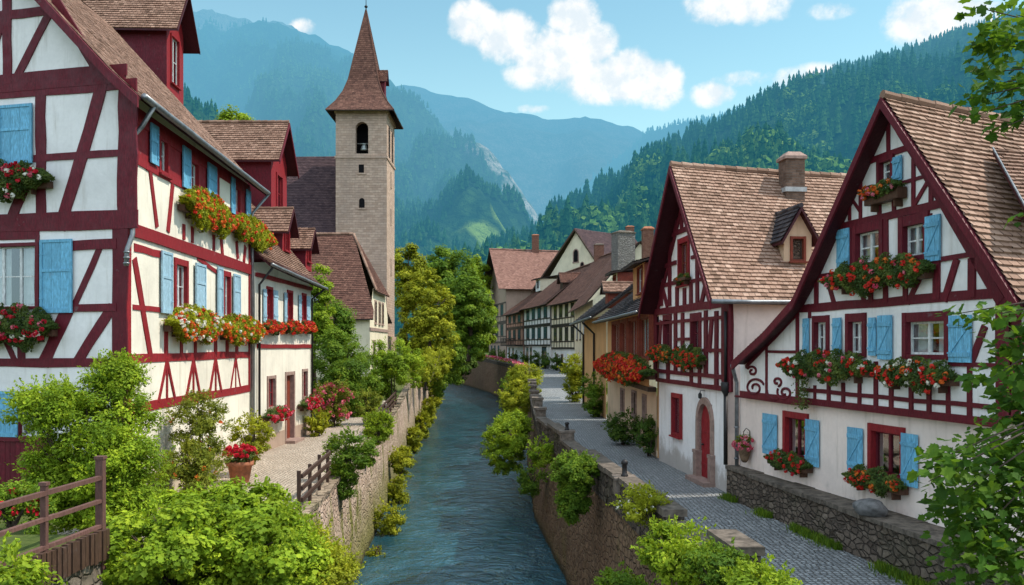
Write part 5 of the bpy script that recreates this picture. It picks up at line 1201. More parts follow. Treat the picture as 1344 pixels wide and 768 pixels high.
for lab, r in (('small red geranium box nearest the corner downpipe on the upper floor of the cream house', (534, 606, 302, 355)), ('small red geranium box in the middle of the upper floor of the cream house', (612, 668, 304, 352)), ('small red geranium box at the far end of the upper floor of the cream house', (668, 718, 306, 350))):
    flowerbox(lab, Fw, Fw.rc(P5, *r, .18), 0, (('bloom_red', 34), ('bloom_orange', 14)), dens=.8, deep=.35, group='red flower boxes on the cream house', head=.06)
for lab, r in (('crimson flower box under the ground floor window left of the cream house door', (540, 622, 612, 668)), ('crimson flower box under the ground floor window beyond the cream house door', (670, 736, 574, 626))):
    flowerbox(lab, Fw, Fw.rc(P5, *r, .2), 0, (('bloom_crimson', 45), ('bloom_pink', 16)), dens=.8, deep=.45, group='red flower boxes on the cream house', head=.06)

# ================================================================== NARROW RED GABLED HOUSE seen over the roofs
Fg = Fac((-11.9, 43.3), (-11.9, 46.3)); hg = thing('red_gabled_house', 'dark red boarded house with a small gabled top, behind the cream house dormers', 'house', (-14, 45, 0))
go = []; window(hg, Fg, (1.0, 2.0, 11.2, 12.9), 0, .12, 'timber_red', 'timber_red', 2, 2, False, True, True, 0, wopens=go)
wall(hg, 'gable_wall', Fg, [(0, 0), (3, 0), (3, 13.7), (1.5, 15.45), (0, 13.7)], 'timber_red', 0, go)
mb = MB(); mb.poly(Fg.p(0, 0), Fg.p(0, 13.7), Fg.p(0, 13.7, -8), Fg.p(0, 0, -8)); mb.build('side_wall', 'timber_maroon', hg); mb = MB(); mb.poly(Fg.p(3, 0), Fg.p(3, 13.7), Fg.p(3, 13.7, -8), Fg.p(3, 0, -8)); mb.build('side_wall', 'timber_maroon', hg)
mb = MB()
for u in (-.4, 3.4): roof_surface(mb, [Fg.p(u, 13.35, .5), Fg.p(1.5, 15.65, .5)], [Fg.p(u, 13.35, -8), Fg.p(1.5, 15.65, -8)], .17, .2, 0, 1, .03)
ridge(mb, Fg.p(1.5, 15.68, .5), Fg.p(1.5, 15.68, -8), .09); mb.build('roof', ['tile_brown', 'soffit'], hg)
mb = MB()
for u in (-.4, 3.4): rake_board(mb, [Fg.p(u, 13.35, .505), Fg.p(1.5, 15.65, .505)], .2, .05, Fg.n)
mb.build('bargeboard', 'timber_maroon', hg)

# ================================================================== CHURCH
def arch_win(house, fac, uc, v0, v1, wd, round_=True, surround='stone_frame', name='window', fill='dark_room', w=0.0, pr=.05):
    r = wd / 2; sp = v1 - r if round_ else v1; n = 12 if round_ else 1
    arc = [(uc + r * math.cos(math.pi * i / n), sp + (r * math.sin(math.pi * i / n) if round_ else 0)) for i in range(n + 1)]
    k = 1.35; aro = [(uc + (x - uc) * k, sp + (y - sp) * k + (0 if round_ else r * .35)) for x, y in arc]
    a = [(uc + r, v0)] + arc + [(uc - r, v0)]; b = [(uc + r * k, v0)] + aro + [(uc - r * k, v0)]; mb = MB()
    for i in range(len(a) - 1):
        q = [a[i], a[i + 1], b[i + 1], b[i]]; mb.hexa([fac.p(x, y, w - .05) for x, y in q] + [fac.p(x, y, w + pr) for x, y in q], 0)
    fbox(mb, fac, uc - r * k - .05, uc + r * k + .05, v0 - .16, v0 - .002, w - .03, w + pr + .06)
    o = mb.build(name, surround, house); mb = MB(); mb.poly(*[fac.p(x, y, w + .006) for x, y in a]); mb.build('pane', fill, o); return o  # flat panel: its dark fill stands in for the shade inside the opening
def m_tower(gg):
    p = gg.pos(); X, Y, Z = [gg.sep(p)[i] for i in range(3)]; q = gg.comb(gg.math('ADD', X, Y), Z, 0.0)
    bt = gg.n('ShaderNodeTexBrick', {'offset': .5}, Vector=gg.vadd(q, gg.sc(gg.noisec(p, 1.5, 3), .12)), Scale=1.0, Mortar_Size=.012, Brick_Width=.55, Row_Height=.24, Color1=(.47, .32, .235, 1), Color2=(.64, .46, .35, 1), Mortar=(.38, .27, .20, 1))
    n = gg.noise(p, 3, 6, .7); b = gg.noise(gg.sc(p, (1, 1, .4)), .35, 5, .65)
    c = gg.mix(gg.mr(n, .3, .75, 0, .6), bt.outputs[0], (.33, .24, .19)); c = gg.mix(gg.mr(b, .42, .7, 0, .5), c, (.30, .23, .19))
    return gg.bsdf(c, .95, gg.bump(gg.math('ADD', n, gg.math('MULTIPLY', bt.outputs['Fac'], -.8)), .8, .06), .1)
mk('tower_stone', m_tower)
ct = thing('church', 'stone church with a square bell tower, tall plum tiled spire and dark nave roof', 'church', (-14.6, 88, 2))
tx0, tx1, ty0, ty1 = -17.1, -12.15, 85.0, 90.6; zt = 27.2
F1 = Fac((tx0, ty0), (tx1, ty0)); F2 = Fac((tx1, ty0), (tx1, ty1))
bel = Fac((tx0, ty0), (tx1, ty0)); mb = MB()
def arch_hole(fac, uc, v0, v1, r, poly_u, zlo, zhi):
    """wall face with a true arched opening: side strips, sill strip and spandrels"""
    n = 12; sp = v1 - r; L_ = poly_u
    mb.poly(fac.p(0, zlo), fac.p(uc - r, zlo), fac.p(uc - r, zhi), fac.p(0, zhi), t=.5); mb.poly(fac.p(uc + r, zlo), fac.p(L_, zlo), fac.p(L_, zhi), fac.p(uc + r, zhi), t=.5); mb.poly(fac.p(uc - r, zlo), fac.p(uc + r, zlo), fac.p(uc + r, v0), fac.p(uc - r, v0), t=.5)
    arc = [(uc + r * math.cos(math.pi * i / n), sp + r * math.sin(math.pi * i / n)) for i in range(n + 1)]
    for a, b in zip(arc, arc[1:]): mb.poly(fac.p(*a), fac.p(*b), fac.p(b[0], zhi), fac.p(a[0], zhi), t=.5); mb.poly(fac.p(*a), fac.p(*b), fac.p(*b, -.7), fac.p(*a, -.7), t=.5)
    for s in (-1, 1): mb.poly(fac.p(uc + s * r, v0), fac.p(uc + s * r, sp), fac.p(uc + s * r, sp, -.7), fac.p(uc + s * r, v0, -.7), t=.5)
    mb.poly(fac.p(uc - r, v0), fac.p(uc + r, v0), fac.p(uc + r, v0, -.7), fac.p(uc - r, v0, -.7), t=.5)
zs_ = F1.uv(*(475, 206))[1]; a0, a1 = F1.uv(475, 203)[1] + .1, F1.uv(475, 160)[1]; uc = F1.uv(475, 200)[0]
arch_hole(F1, uc, a0, a1, .62, F1.L, zs_, zt)
mb.poly(F1.p(0, 0), F1.p(F1.L, 0), F1.p(F1.L, zs_), F1.p(0, zs_), t=.5); mb.poly(F2.p(0, 0), F2.p(F2.L, 0), F2.p(F2.L, zt), F2.p(0, zt), t=.5)
mb.poly(V((tx0, ty1, 0)), V((tx1, ty1, 0)), V((tx1, ty1, zt)), V((tx0, ty1, zt))); mb.poly(V((tx0, ty0, 0)), V((tx0, ty1, 0)), V((tx0, ty1, zt)), V((tx0, ty0, zt)))
mb.box(tx0 - .09, tx1 + .09, ty0 - .09, ty1 + .09, zs_ - .16, zs_ + .1); mb.box(tx0 - .12, tx1 + .12, ty0 - .12, ty1 + .12, zt - .35, zt - .02)
mb.box(tx0 - .2, tx1 + .2, ty0 - .2, ty1 + .2, 0, 5.2)
tw_ = mb.build('tower', 'tower_stone', ct)
mb = MB(); mb.poly(V((tx0, ty0 + 1.7, zs_)), V((tx1, ty0 + 1.7, zs_)), V((tx1, ty0 + 1.7, zt)), V((tx0, ty0 + 1.7, zt))); mb.poly(V((tx0, ty0, zs_ + .05)), V((tx1, ty0, zs_ + .05)), V((tx1, ty0 + 1.7, zs_ + .05)), V((tx0, ty0 + 1.7, zs_ + .05))); mb.build('bell_chamber', 'dark_room', tw_)
mb = MB(); mb.lathe(F1.p(uc + .1, a0 + .45, -.75), [(.42, 0), (.36, .12), (.27, .35), (.2, .55), (.05, .62)], 16); mb.tube([F1.p(uc - .6, a0 + 1.12, -.75), F1.p(uc + .6, a0 + 1.12, -.75)], .06, 6); mb.build('bell', 'bell_metal', tw_, True)
arch_win(tw_, F1, uc - .05, F1.uv(474, 227)[1], F1.uv(474, 216)[1], .52, False, 'tower_stone', 'small_window', pr=.025); arch_win(tw_, F1, uc - .0, F1.uv(474, 273)[1], F1.uv(474, 260)[1], .55, True, 'tower_stone', 'small_window', pr=.025)
for u in (1.6, 3.9): arch_win(tw_, F2, u, a0 - .2, a1, 1.0, True, 'tower_stone', 'belfry_opening', pr=.04)
for u, vv in ((2.9, 20.2), (2.9, 16.5), (2.9, 11.5)): arch_win(tw_, F2, u, vv, vv + 1.5, .3, False, 'tower_stone', 'small_window', pr=.025)
# spire: flared skirt, then a steep pyramid
cx_, cy_ = (tx0 + tx1) / 2, (ty0 + ty1) / 2; hx, hy = (tx1 - tx0) / 2, (ty1 - ty0) / 2
lv = [(1.32, zt - .25), (1.0, zt + .85), (.76, zt + 2.0), (.59, zt + 3.3), (.385, zt + 6.0), (.012, zt + 10.7)]
mb = MB()
cor = lambda k, z: [V((cx_ - hx * k, cy_ - hy * k, z)), V((cx_ + hx * k, cy_ - hy * k, z)), V((cx_ + hx * k, cy_ + hy * k, z)), V((cx_ - hx * k, cy_ + hy * k, z))]
rings = [cor(*a) for a in lv]
for i in range(4): roof_surface(mb, [r[i] for r in rings], [r[(i + 1) % 4] for r in rings], .22, .26, 0, 1, 0, .07, .025)
for i in range(4): mb.tube([r[i] + UP * .02 for r in rings], .06, 6, 0, .3)
spi = mb.build('spire', ['tile_red', 'soffit_brown'], ct)
mb = MB(); mb.lathe((cx_, cy_, zt + 10.6), [(.12, 0), (.08, .15), (.05, .3), (.17, .42), (.17, .5), (.04, .62), (.025, 1.6)], 10); mb.tube([(cx_ - .22, cy_, zt + 11.8), (cx_ + .22, cy_, zt + 11.8)], .025, 6); mb.build('finial', 'iron', spi)
dormer(ct, V((cx_ + hx * .80, cy_ - .3, zt + 2.1)), (0, 1, 0), 1.1, 1.5, .9, 1.7, 'timber_maroon', 'timber_maroon', 'tile_red', None, .18)
# nave
def slope(house, L_, R_, mat, e=.24, tw2=.3, slab='soffit_brown', name='roof', sag=.05):
    mb = MB(); roof_surface(mb, L_, R_, e, tw2, 0, 1, sag); return mb.build(name, [mat, slab], house)
slope(ct, [(-34, 82.5, 11.5), (-34, 92.5, 24.3)], [(-16.95, 82.5, 11.5), (-16.95, 92.5, 24.3)], 'tile_plum'); slope(ct, [(-34, 102.5, 11.5), (-34, 92.5, 24.3)], [(-16.95, 102.5, 11.5), (-16.95, 92.5, 24.3)], 'tile_plum')
mb = MB(); mb.poly(V((-34, 83.2, 0)), V((-17, 83.2, 0)), V((-17, 83.2, 12.2)), V((-34, 83.2, 12.2))); mb.poly(V((-17, 83.2, 0)), V((-17, 102, 0)), V((-17, 102, 12)), V((-17, 92.5, 24)), V((-17, 83.2, 12.2))); mb.build('nave_wall', 'plaster_ochre', ct)
# sacristy with a big half hipped roof in front of the tower
cs = thing('sacristy', 'low cream building with a big half hipped roof below the church tower', 'building', (-14, 72, 1))
sx1 = -11.35; sx0 = -22.0; sy0, sy1 = 70.0, 80.0; ze = 6.7; zr = 13.8; zh = 9.0; syr = 75.0
slope(cs, [(sx0, sy0 - .45, ze - .3), (sx0, sy0 + .2, ze + .35), (sx0, syr, zr)], [(sx1 + .35, sy0 - .45, ze - .3), (sx1 + .3, sy0 + .2, ze + .35), (sx1 - 2.2, syr, zr)], 'tile_red', .2, .24, sag=.1)
slope(cs, [(sx0, sy1 + .4, ze - .3), (sx0, syr, zr)], [(sx1 + .35, sy1 + .4, ze - .3), (sx1 - 2.2, syr, zr)], 'tile_red', .25, .3)
slope(cs, [(sx1 + .35, sy0 + 1.5, zh - .3), (sx1 - 2.18, syr - .02, zr + .02)], [(sx1 + .35, sy1 - 1.5, zh - .3), (sx1 - 2.18, syr + .02, zr + .02)], 'tile_red', .2, .24)
mb = MB(); ridge(mb, (sx0, syr, zr + .05), (sx1 - 2.2, syr, zr + .05), .11); ridge(mb, (sx1 - 2.2, syr, zr + .05), (sx1 + .3, sy0 + 1.5, zh - .2), .10); mb.build('ridge_tiles', 'tile_brown', cs)
G1 = Fac((sx0, sy0), (sx1, sy0)); G2 = Fac((sx1, sy0), (sx1, sy1))
wall(cs, 'front_wall', G1, [(0, 0), (G1.L, 0), (G1.L, ze + .2), (0, ze + .2)], 'plaster_ochre'); wall(cs, 'side_wall', G2, [(0, 0), (10, 0), (10, ze), (8.4, zh), (1.6, zh), (0, ze)], 'plaster_ochre')
window(cs, G1, (G1.L - 2.9, G1.L - 2.1, 3.4, 4.6), 0, .1, 'timber_brown', 'timber_brown', 2, 2, False, True, False)
for u, a, b in ((1.6, 2.3, 4.6), (4.4, 2.3, 4.6), (2.4, 6.2, 7.9), (4.6, 6.2, 7.9), (6.4, 6.2, 7.9)): window(cs, G2, (u, u + .8, a, b), 0, .15, 'stone_frame', 'timber_brown', 1, 2, False, True, False)
mb = MB(); beam(mb, G2, (-.1, 5.6), (10, 5.6), .25, 0, 0, .08); mb.build('string_course', 'stone_frame', cs)
pdn = V((-15.9, sy0 + .1, ze + .5)); dormer(cs, pdn, (1, 0, 0), 1.3, 1.9, .5, 2.2, 'timber_grey', 'timber_grey', 'tile_brown', (.3, 1.0, .3, 1.6), .25, shed=True, cas='white_paint', soff='soffit_brown')
# ================================================================== ORANGE HOUSES beyond the white house
O1 = Fac((5.35, 49.0), (5.45, 33.0)); S1 = crop(630, 370, 3.2); S2 = crop(740, 290, 5.486)
ho = thing('orange_house', 'orange house with a long row of rust red upper windows over a bank of geraniums', 'house', O1.p(8, 0, -3))
JO = .28; oo = []
fr_ = MB(); vt = O1.uv(*S1(630, 165), JO)[1]; vb = O1.uv(*S1(630, 312), JO)[1]; vj = O1.uv(*S1(630, 425), JO)[1]; ut = O1.uv(*S1(540, 300), JO)[0]
wx = [(556, 588), (590, 622), (626, 664), (668, 716)]
for x0, x1 in wx:
    a, b_ = O1.uv(*S1(x0, 240), JO)[0] + .12, O1.uv(*S1(x1, 240), JO)[0] - .12
    window(ho, O1, (a, b_, vb, vt), JO, .13, 'timber_rust', 'timber_rust', 2, 1, True, False, True, .02, wopens=oo)
wall(ho, 'upper_wall', O1, [(ut, vj), (O1.L, vj), (O1.L, 5.6), (ut, 5.6)], 'plaster_orange', JO, oo)
mb = MB(); mb.poly(O1.p(ut, vj, JO), O1.p(O1.L, vj, JO), O1.p(O1.L, vj), O1.p(ut, vj)); mb.poly(O1.p(ut, vj, JO), O1.p(ut, 5.6, JO), O1.p(ut, 5.6), O1.p(ut, vj)); fbox(mb, O1, ut, O1.L, vj - .12, vj + .06, .02, JO + .05); mb.build('jetty_beam', 'timber_brown', ho)
ol1 = []
for x0, x1, y0, y1 in ((593, 607, 455, 545), (641, 657, 465, 560), (686, 699, 482, 580)): window(ho, O1, O1.rc(S1, x0, x1, y0, y1), 0, .1, 'stone_frame', 'timber_brown', 1, 2, False, True, True, wopens=ol1)
wall(ho, 'lower_wall', O1, [(0, -.1), (O1.L, -.1), (O1.L, vj + .02), (0, vj + .02)], 'plaster_peach', 0, ol1); wall(ho, 'upper_wall', O1, [(0, vj), (ut, vj), (ut, 5.6), (0, 5.6)], 'plaster_orange', 0)
mb = MB(); mb.poly(O1.p(O1.L, 0, -.02), O1.p(O1.L, 5.6, -.02), O1.p(O1.L, 9, -6), O1.p(O1.L, 0, -6)); mb.build('side_wall', 'plaster_orange', ho)
oe = [O1.p(-.2, 5.55, .75), O1.p(-.2, 6.0, .2), O1.p(-.2, 9.6, -4.6)]; of = [O1.p(O1.L + .2, 5.5, .75), O1.p(O1.L + .2, 5.95, .2), O1.p(O1.L + .2, 9.6, -4.6)]
slope(ho, oe, of, 'tile_slate', .2, .24); gutter(ho, oe[0] + O1.n * .06, of[0] + O1.n * .06, .06)
on = (of[1] - oe[1]).cross(oe[2] - oe[1]).normalized()
pdo = hit(838, 392, oe[1], on); dormer(ho, pdo, O1.d, 3.4, 1.5, .9, 3.0, 'plaster_orange', 'timber_rust', 'tile_slate', (1.6, 2.9, .25, 1.35), .35, shed=True, cas='timber_rust', sash='white_paint', soff='soffit_brown')
flowerbox('long bank of red geraniums along the jetty of the orange house', O1, O1.rc(S1, 510, 734, 300, 426, JO + .15), JO, (('bloom_red', 190), ('bloom_orange', 110)), deep=.6, dens=.55, group='flower boxes of the orange house', lsize=.1, head=.07)
O2 = Fac((5.0, 60.5), (5.35, 49.6)); hp = thing('peach_house', 'plain peach coloured house with a swept slate roof and two downpipes, after the orange house', 'house', O2.p(5, 0, -3))
wall(hp, 'front_wall', O2, [(0, -.1), (O2.L, -.1), (O2.L, 6.0), (0, 6.0)], 'plaster_orange', .02)
oe2 = [O2.p(-.5, 5.75, .9), O2.p(-.4, 6.3, .2), O2.p(-.4, 10.5, -5)]; of2 = [O2.p(O2.L + .3, 5.85, .9), O2.p(O2.L + .3, 6.3, .2), O2.p(O2.L + .3, 10.2, -5)]
slope(hp, oe2, of2, 'tile_slate', .22, .26); gutter(hp, oe2[0] + O2.n * .06, of2[0] + O2.n * .06, .06)
mb = MB(); 
for u in (.4, 6.2): mb = MB(); q = O2.p(u, 0, .12); mb.tube([O2.p(u, 5.7, .85), q + UP * 5.0, q + UP * .1], .07, 7); mb.build('downpipe', 'iron', hp, True)
mb = MB(); mb.poly(O2.p(0, 0, 0), O2.p(0, 6, 0), O2.p(0, 10, -5), O2.p(0, 0, -5)); mb.build('side_wall', 'plaster_ochre', hp)
n2 = (of2[1] - oe2[1]).cross(oe2[2] - oe2[1]).normalized(); p2 = hit(807, 386, oe2[1], n2); dormer(hp, p2, O2.d, 2.0, 1.3, .5, 2.6, 'plaster_ochre', 'timber_rust', 'tile_slate', (.4, 1.5, .2, 1.1), .3, shed=True, cas='timber_rust', sash='timber_rust', soff='soffit_brown')
p3 = hit(796, 398, oe2[1], n2); dormer(hp, p3, O2.d, 1.0, .8, .4, 1.6, 'timber_rust', 'timber_rust', 'tile_brown', None, .2, soff='soffit_brown')
# set back house with a broad brown roof and a big grey chimney stack
U = Fac((7.0, 98), (7.2, 78)); hu_ = thing('set_back_house', 'set back house with a broad worn tile roof and a thick grey stone chimney', 'house', U.p(8, 0, -4))
zU = .5
wall(hu_, 'front_wall', U, [(0, 0), (U.L, 0), (U.L, 8.4), (0, 8.4)], 'plaster_ochre')
slope(hu_, [U.p(-.3, 8.0, .7), U.p(-.3, 14.2, -4.2)], [U.p(U.L + .3, 8.0, .7), U.p(U.L + .3, 13.6, -4.2)], 'tile_terracotta', .25, .3); slope(hu_, [U.p(-.3, 8.0, -9), U.p(-.3, 14.2, -4.2)], [U.p(U.L + .3, 8.0, -9), U.p(U.L + .3, 13.6, -4.2)], 'tile_terracotta', .4, .4)
mb = MB(); mb.poly(U.p(U.L, 0), U.p(U.L, 8.3), U.p(U.L, 13.4, -4.2), U.p(U.L, 8.3, -9), U.p(U.L, 0, -9)); mb.build('side_wall', 'plaster_ochre', hu_)
for u in (3, 7, 11, 15): window(hu_, U, (u, u + 1.1, 5.0, 7.0), 0, .14, 'timber_brown', 'white_paint', 2, 2, False, True, False)
pch = at(818, 335, 78.0); chimney(hu_, pch, 1.7, 1.3, 1.9, 'stone_grey', V((.94, .34, 0)), 'stone_cap', False); pc2 = at(850, 330, 66.0); chimney(hp, pc2, .8, .8, 1.6, 'brick_red', V((1, 0, 0)), 'terracotta', False)

# ================================================================== THE BEND OF THE STREET: row of narrow houses
TL = lambda px: (lambda Y: V((8.77 - .19 * (Y - 105), Y, 0)))((8.77 + .19 * 105 + PX * 0) / ((px - PX) / F + .19))
def row_house(name, label, pxl, pxr, zb, ze, zr, depth, wallm, tile, storeys, frame='timber_dark', lower=None, jit=0.0, gable=False):
    a, b = TL(pxl), TL(pxr); f = Fac(a.xy, b.xy, 0); f.o = f.o + f.n * jit; t = thing(name, label, 'house', f.p(f.L / 2, zb, -3))
    lo = storeys[0][0] if storeys else zb + 3
    wall(t, 'front_wall', f, [(0, zb - 2), (f.L, zb - 2), (f.L, lo), (0, lo)], lower or wallm, 0); wall(t, 'upper_wall', f, [(0, lo), (f.L, lo), (f.L, ze), (0, ze)], wallm, .12)
    fr2 = MB()
    for v0, v1, n, wm, pan in storeys:
        for v in (v0, v1): beam(fr2, f, (0, v), (f.L, v), .24, .12, 0, .05)
        k = 2 * n + 1
        for i in range(k + 1): u = f.L * i / k; beam(fr2, f, (u, v0), (u, v1), .15, .12, 0, .045)
        vs0 = v0 + (v1 - v0) * pan
        beam(fr2, f, (0, vs0), (f.L, vs0), .14, .12, 0, .043)
        for i in range(k):
            if wm == 'all' or (wm == 'alt' and i % 2): 
                u = f.L * i / k; window(t, f, (u + .16, u + f.L / k - .16, vs0 + .15, v1 - .22), .12, .05, frame, 'white_paint' if wm == 'all' else frame, 2, 2, False, False, False, proud=.07)
    if frame: fr2.build('timber_frame', frame, t)
    if gable:
        um_ = f.L * .5; mb = MB(); mb.poly(f.p(0, ze, .12), f.p(f.L, ze, .12), f.p(um_, zr - .3, .12)); mb.build('gable_wall', wallm, t)
        for u in (0, f.L): mb = MB(); mb.poly(f.p(u, zb - 2, .1), f.p(u, ze, .1), f.p(u, ze, -depth), f.p(u, zb - 2, -depth)); mb.build('side_wall', wallm, t)
        mb = MB()
        for u in (-.9, f.L + .9): roof_surface(mb, [f.p(u, ze - .5, 1.6), f.p(um_, zr, 1.6)], [f.p(u, ze - .5, -depth), f.p(um_, zr - .2, -depth)], .3, .34, 0, 1, .12)
        ridge(mb, f.p(um_, zr + .05, 1.6), f.p(um_, zr - .15, -depth), .14, 0, .5); mb.build('roof', [tile, 'soffit_brown'], t)
        return t, f, [f.p(f.L + .9, ze - .5, 1.6), f.p(um_, zr, 1.6)], [f.p(f.L + .9, ze - .5, -depth), f.p(um_, zr - .2, -depth)]
    for u in (0, f.L): mb = MB(); mb.poly(f.p(u, zb - 2, .1), f.p(u, ze, .1), f.p(u, zr - .3, -depth), f.p(u, zb - 2, -depth)); mb.build('side_wall', wallm, t)
    el, er = [f.p(-.2, ze - .15, .9), f.p(-.2, ze + .5, .1), f.p(-.2, zr, -depth)], [f.p(f.L + .2, ze - .1, .9), f.p(f.L + .2, ze + .55, .1), f.p(f.L + .2, zr + .1, -depth)]
    mb = MB(); roof_surface(mb, el, er, .3, .34, 0, 1, .15); roof_surface(mb, [f.p(-.2, ze - 1, -2 * depth), el[-1]], [f.p(f.L + .2, ze - 1, -2 * depth), er[-1]], .5, .6, 0, 1); ridge(mb, el[-1], er[-1], .13, 0, .5); mb.build('roof', [tile, 'soffit_brown'], t)
    return t, f, el, er
t1, f1, e1, r1 = row_house('row_house', 'half timbered row house with black beams, cream panels and two rows of close set windows', 725, 768, 1.0, 10.0, 16.6, 6.5, 'plaster_ochre', 'tile_red', [(4.0, 6.9, 5, 'alt', .3), (7.1, 9.9, 5, 'alt', .3)], 'timber_dark', 'plaster_pale')
n1 = (r1[1] - e1[1]).cross(e1[2] - e1[1]).normalized(); q = hit(752, 380, e1[1], n1)
for u, a, b in ((2.4, 1.2, 3.1), (5.2, 1.0, 3.1)): window(t1, f1, (u, u + .9, a, b), 0, .14, 'stone_frame', 'timber_dark', 1, 2, False, False, False)
arch_win(t1, f1, f1.L - 3.4, 1.0, 3.6, 2.2, True, 'stone_frame', 'gateway', 'timber_dark')
dormer(t1, hit(737, 381, e1[1], n1), f1.d, 1.6, 1.4, 1.0, 3, 'timber_brown', 'timber_brown', 'tile_red', None, .3, soff='soffit_brown')
t2, f2, e2, r2 = row_house('row_house', 'white row house with thin black beams, next to the cream row house', 690, 725, 1.3, 10.2, 16.0, 6.5, 'plaster_pale', 'tile_red', [(4.4, 7.2, 4, 'alt', .3), (7.4, 10.1, 4, 'alt', .3)], 'timber_dark', 'plaster_pale', .15)
for u, a, b in ((1.6, 1.6, 4.0), (4.2, 1.6, 4.0)): window(t2, f2, (u, u + 1.2, a, b), 0, .14, 'stone_frame', 'timber_dark', 1, 2, False, False, False)
window(t2, f2, (f2.L - 5.6, f2.L - 3.2, .9, 4.0), 0, .2, 'timber_dark', 'timber_dark', 2, 1, False, False, False)
n2b = (r2[1] - e2[1]).cross(e2[2] - e2[1]).normalized(); dormer(t2, hit(706, 380, e2[1], n2b), f2.d, 3.4, 1.7, .7, 3.5, 'plaster_pale', 'plaster_ochre', 'tile_plum', (1.0, 2.4, .3, 1.4), .5, shed=True, cas='timber_dark', soff='soffit_brown')
t3, f3, e3, r3 = row_house('row_house', 'narrow red brown row house with a wooden balcony and two pointed dormers', 668, 690, 1.5, 9.8, 15.0, 6.5, 'plaster_redbrown', 'tile_red', [(4.4, 7.2, 3, 'alt', .3), (7.4, 9.6, 3, 'alt', .3)], 'timber_brown', 'plaster_pale', .3)
n3 = (r3[1] - e3[1]).cross(e3[2] - e3[1]).normalized()
for px_, py_ in ((667, 382), (679, 384)): dormer(t3, hit(px_, py_, e3[1], n3), f3.d, 3.0, 3.6, 2.4, 4.0, 'timber_brown', 'timber_brown', 'tile_terracotta', (.8, 2.2, .8, 2.9), .5, cas='timber_dark', sash='timber_dark', soff='soffit_brown')
mb = MB(); fbox(mb, f3, .5, f3.L - .5, 4.3, 4.5, .1, 1.3)
for i in range(16): u = .6 + (f3.L - 1.2) * i / 15; fbox(mb, f3, u - .04, u + .04, 4.502, 5.5, 1.2, 1.27)
fbox(mb, f3, .5, f3.L - .5, 5.502, 5.62, 1.16, 1.3); mb.build('balcony', 'timber_dark', t3)
for u in (1.5, 5.0): window(t3, f3, (u, u + 1.2, 1.7, 3.9), 0, .14, 'stone_frame', 'timber_dark', 1, 2, False, False, False)
t4, f4, e4, r4 = row_house('row_house', 'weathered stone and timber end house with a broad orange brown roof, last in the row', 645, 668, 1.8, 14.8, 22.3, 16.0, 'plaster_brown', 'tile_terracotta', [(5.0, 8.4, 3, 'alt', .3), (8.7, 12.0, 3, 'alt', .3)], 'timber_grey', 'plaster_brown', .4, True)
chimney(t4, e4[1].lerp(r4[1], .5) - UP * .2, 1.3, 1.1, 3.0, 'brick_red', V((1, 0, 0)), 'terracotta', False)
for u in (2, 6, 10): window(t4, f4, (u, u + 1.4, 2.2, 4.4), 0, .16, 'stone_frame', 'timber_dark', 1, 2, False, False, False)
# tall gabled house standing behind the row, gable towards the viewer's right
b0, b1_ = at(722, 400, 150.0), at(772, 400, 142.0); Fb = Fac((b0.x, b0.y), (b1_.x, b1_.y)); hb_ = thing('tall_gabled_house', 'tall house with a cream gable and a very steep plum roof, standing above the row', 'house', Fb.p(3, 0, -5))
zap = 4.2 + (PY - 302) / F * 144; ub = Fb.L * .72; zeb = 4.2 + (PY - 352) / F * 146
wall(hb_, 'gable_wall', Fb, [(0, 0), (Fb.L + 1.5, 0), (Fb.L + 1.5, zeb + 1.5), (ub, zap), (0, zeb - 1)], 'plaster_ochre')
arch_win(hb_, Fb, ub - .3, zap - 5.2, zap - 3.2, 1.1, True, 'stone_frame'); arch_win(hb_, Fb, ub + 1.3, zap - 6.8, zap - 5.4, .8, True, 'stone_frame')
mb = MB(); bk = lambda p: p - Fb.n * 14 + Fb.d * -1.0
for pts in ([Fb.p(-4.5, zeb - 3.2, .5), Fb.p(-2.0, zeb - 1.2, .5), Fb.p(ub, zap + .3, .5)], [Fb.p(Fb.L + 2, zeb + 1.2, .5), Fb.p(ub, zap + .3, .5)]): roof_surface(mb, pts, [bk(p) for p in pts], .3, .34, 0, 1, .1)
mb.build('roof', ['tile_plum', 'soffit_brown'], hb_)
mb = MB(); rake_board(mb, [Fb.p(-4.5, zeb - 3.2, .505), Fb.p(-2.0, zeb - 1.2, .505), Fb.p(ub, zap + .3, .505)], .4, .1, Fb.n); rake_board(mb, [Fb.p(Fb.L + 2, zeb + 1.2, .506), Fb.p(ub, zap + .3, .506)], .4, .1, Fb.n); mb.build('bargeboard', 'timber_brown', hb_)
pcb = bk(Fb.p(ub, zap, .5)).lerp(Fb.p(ub, zap, .5), .05); chimney(hb_, pcb, 1.4, 1.1, 1.6, 'brick_red', V((1, 0, 0)), 'terracotta', False); chimney(t1, e1[2].lerp(r1[2], .05), 1.3, 1.1, 1.7, 'brick_red', V((1, 0, 0)), 'stone_cap', False)
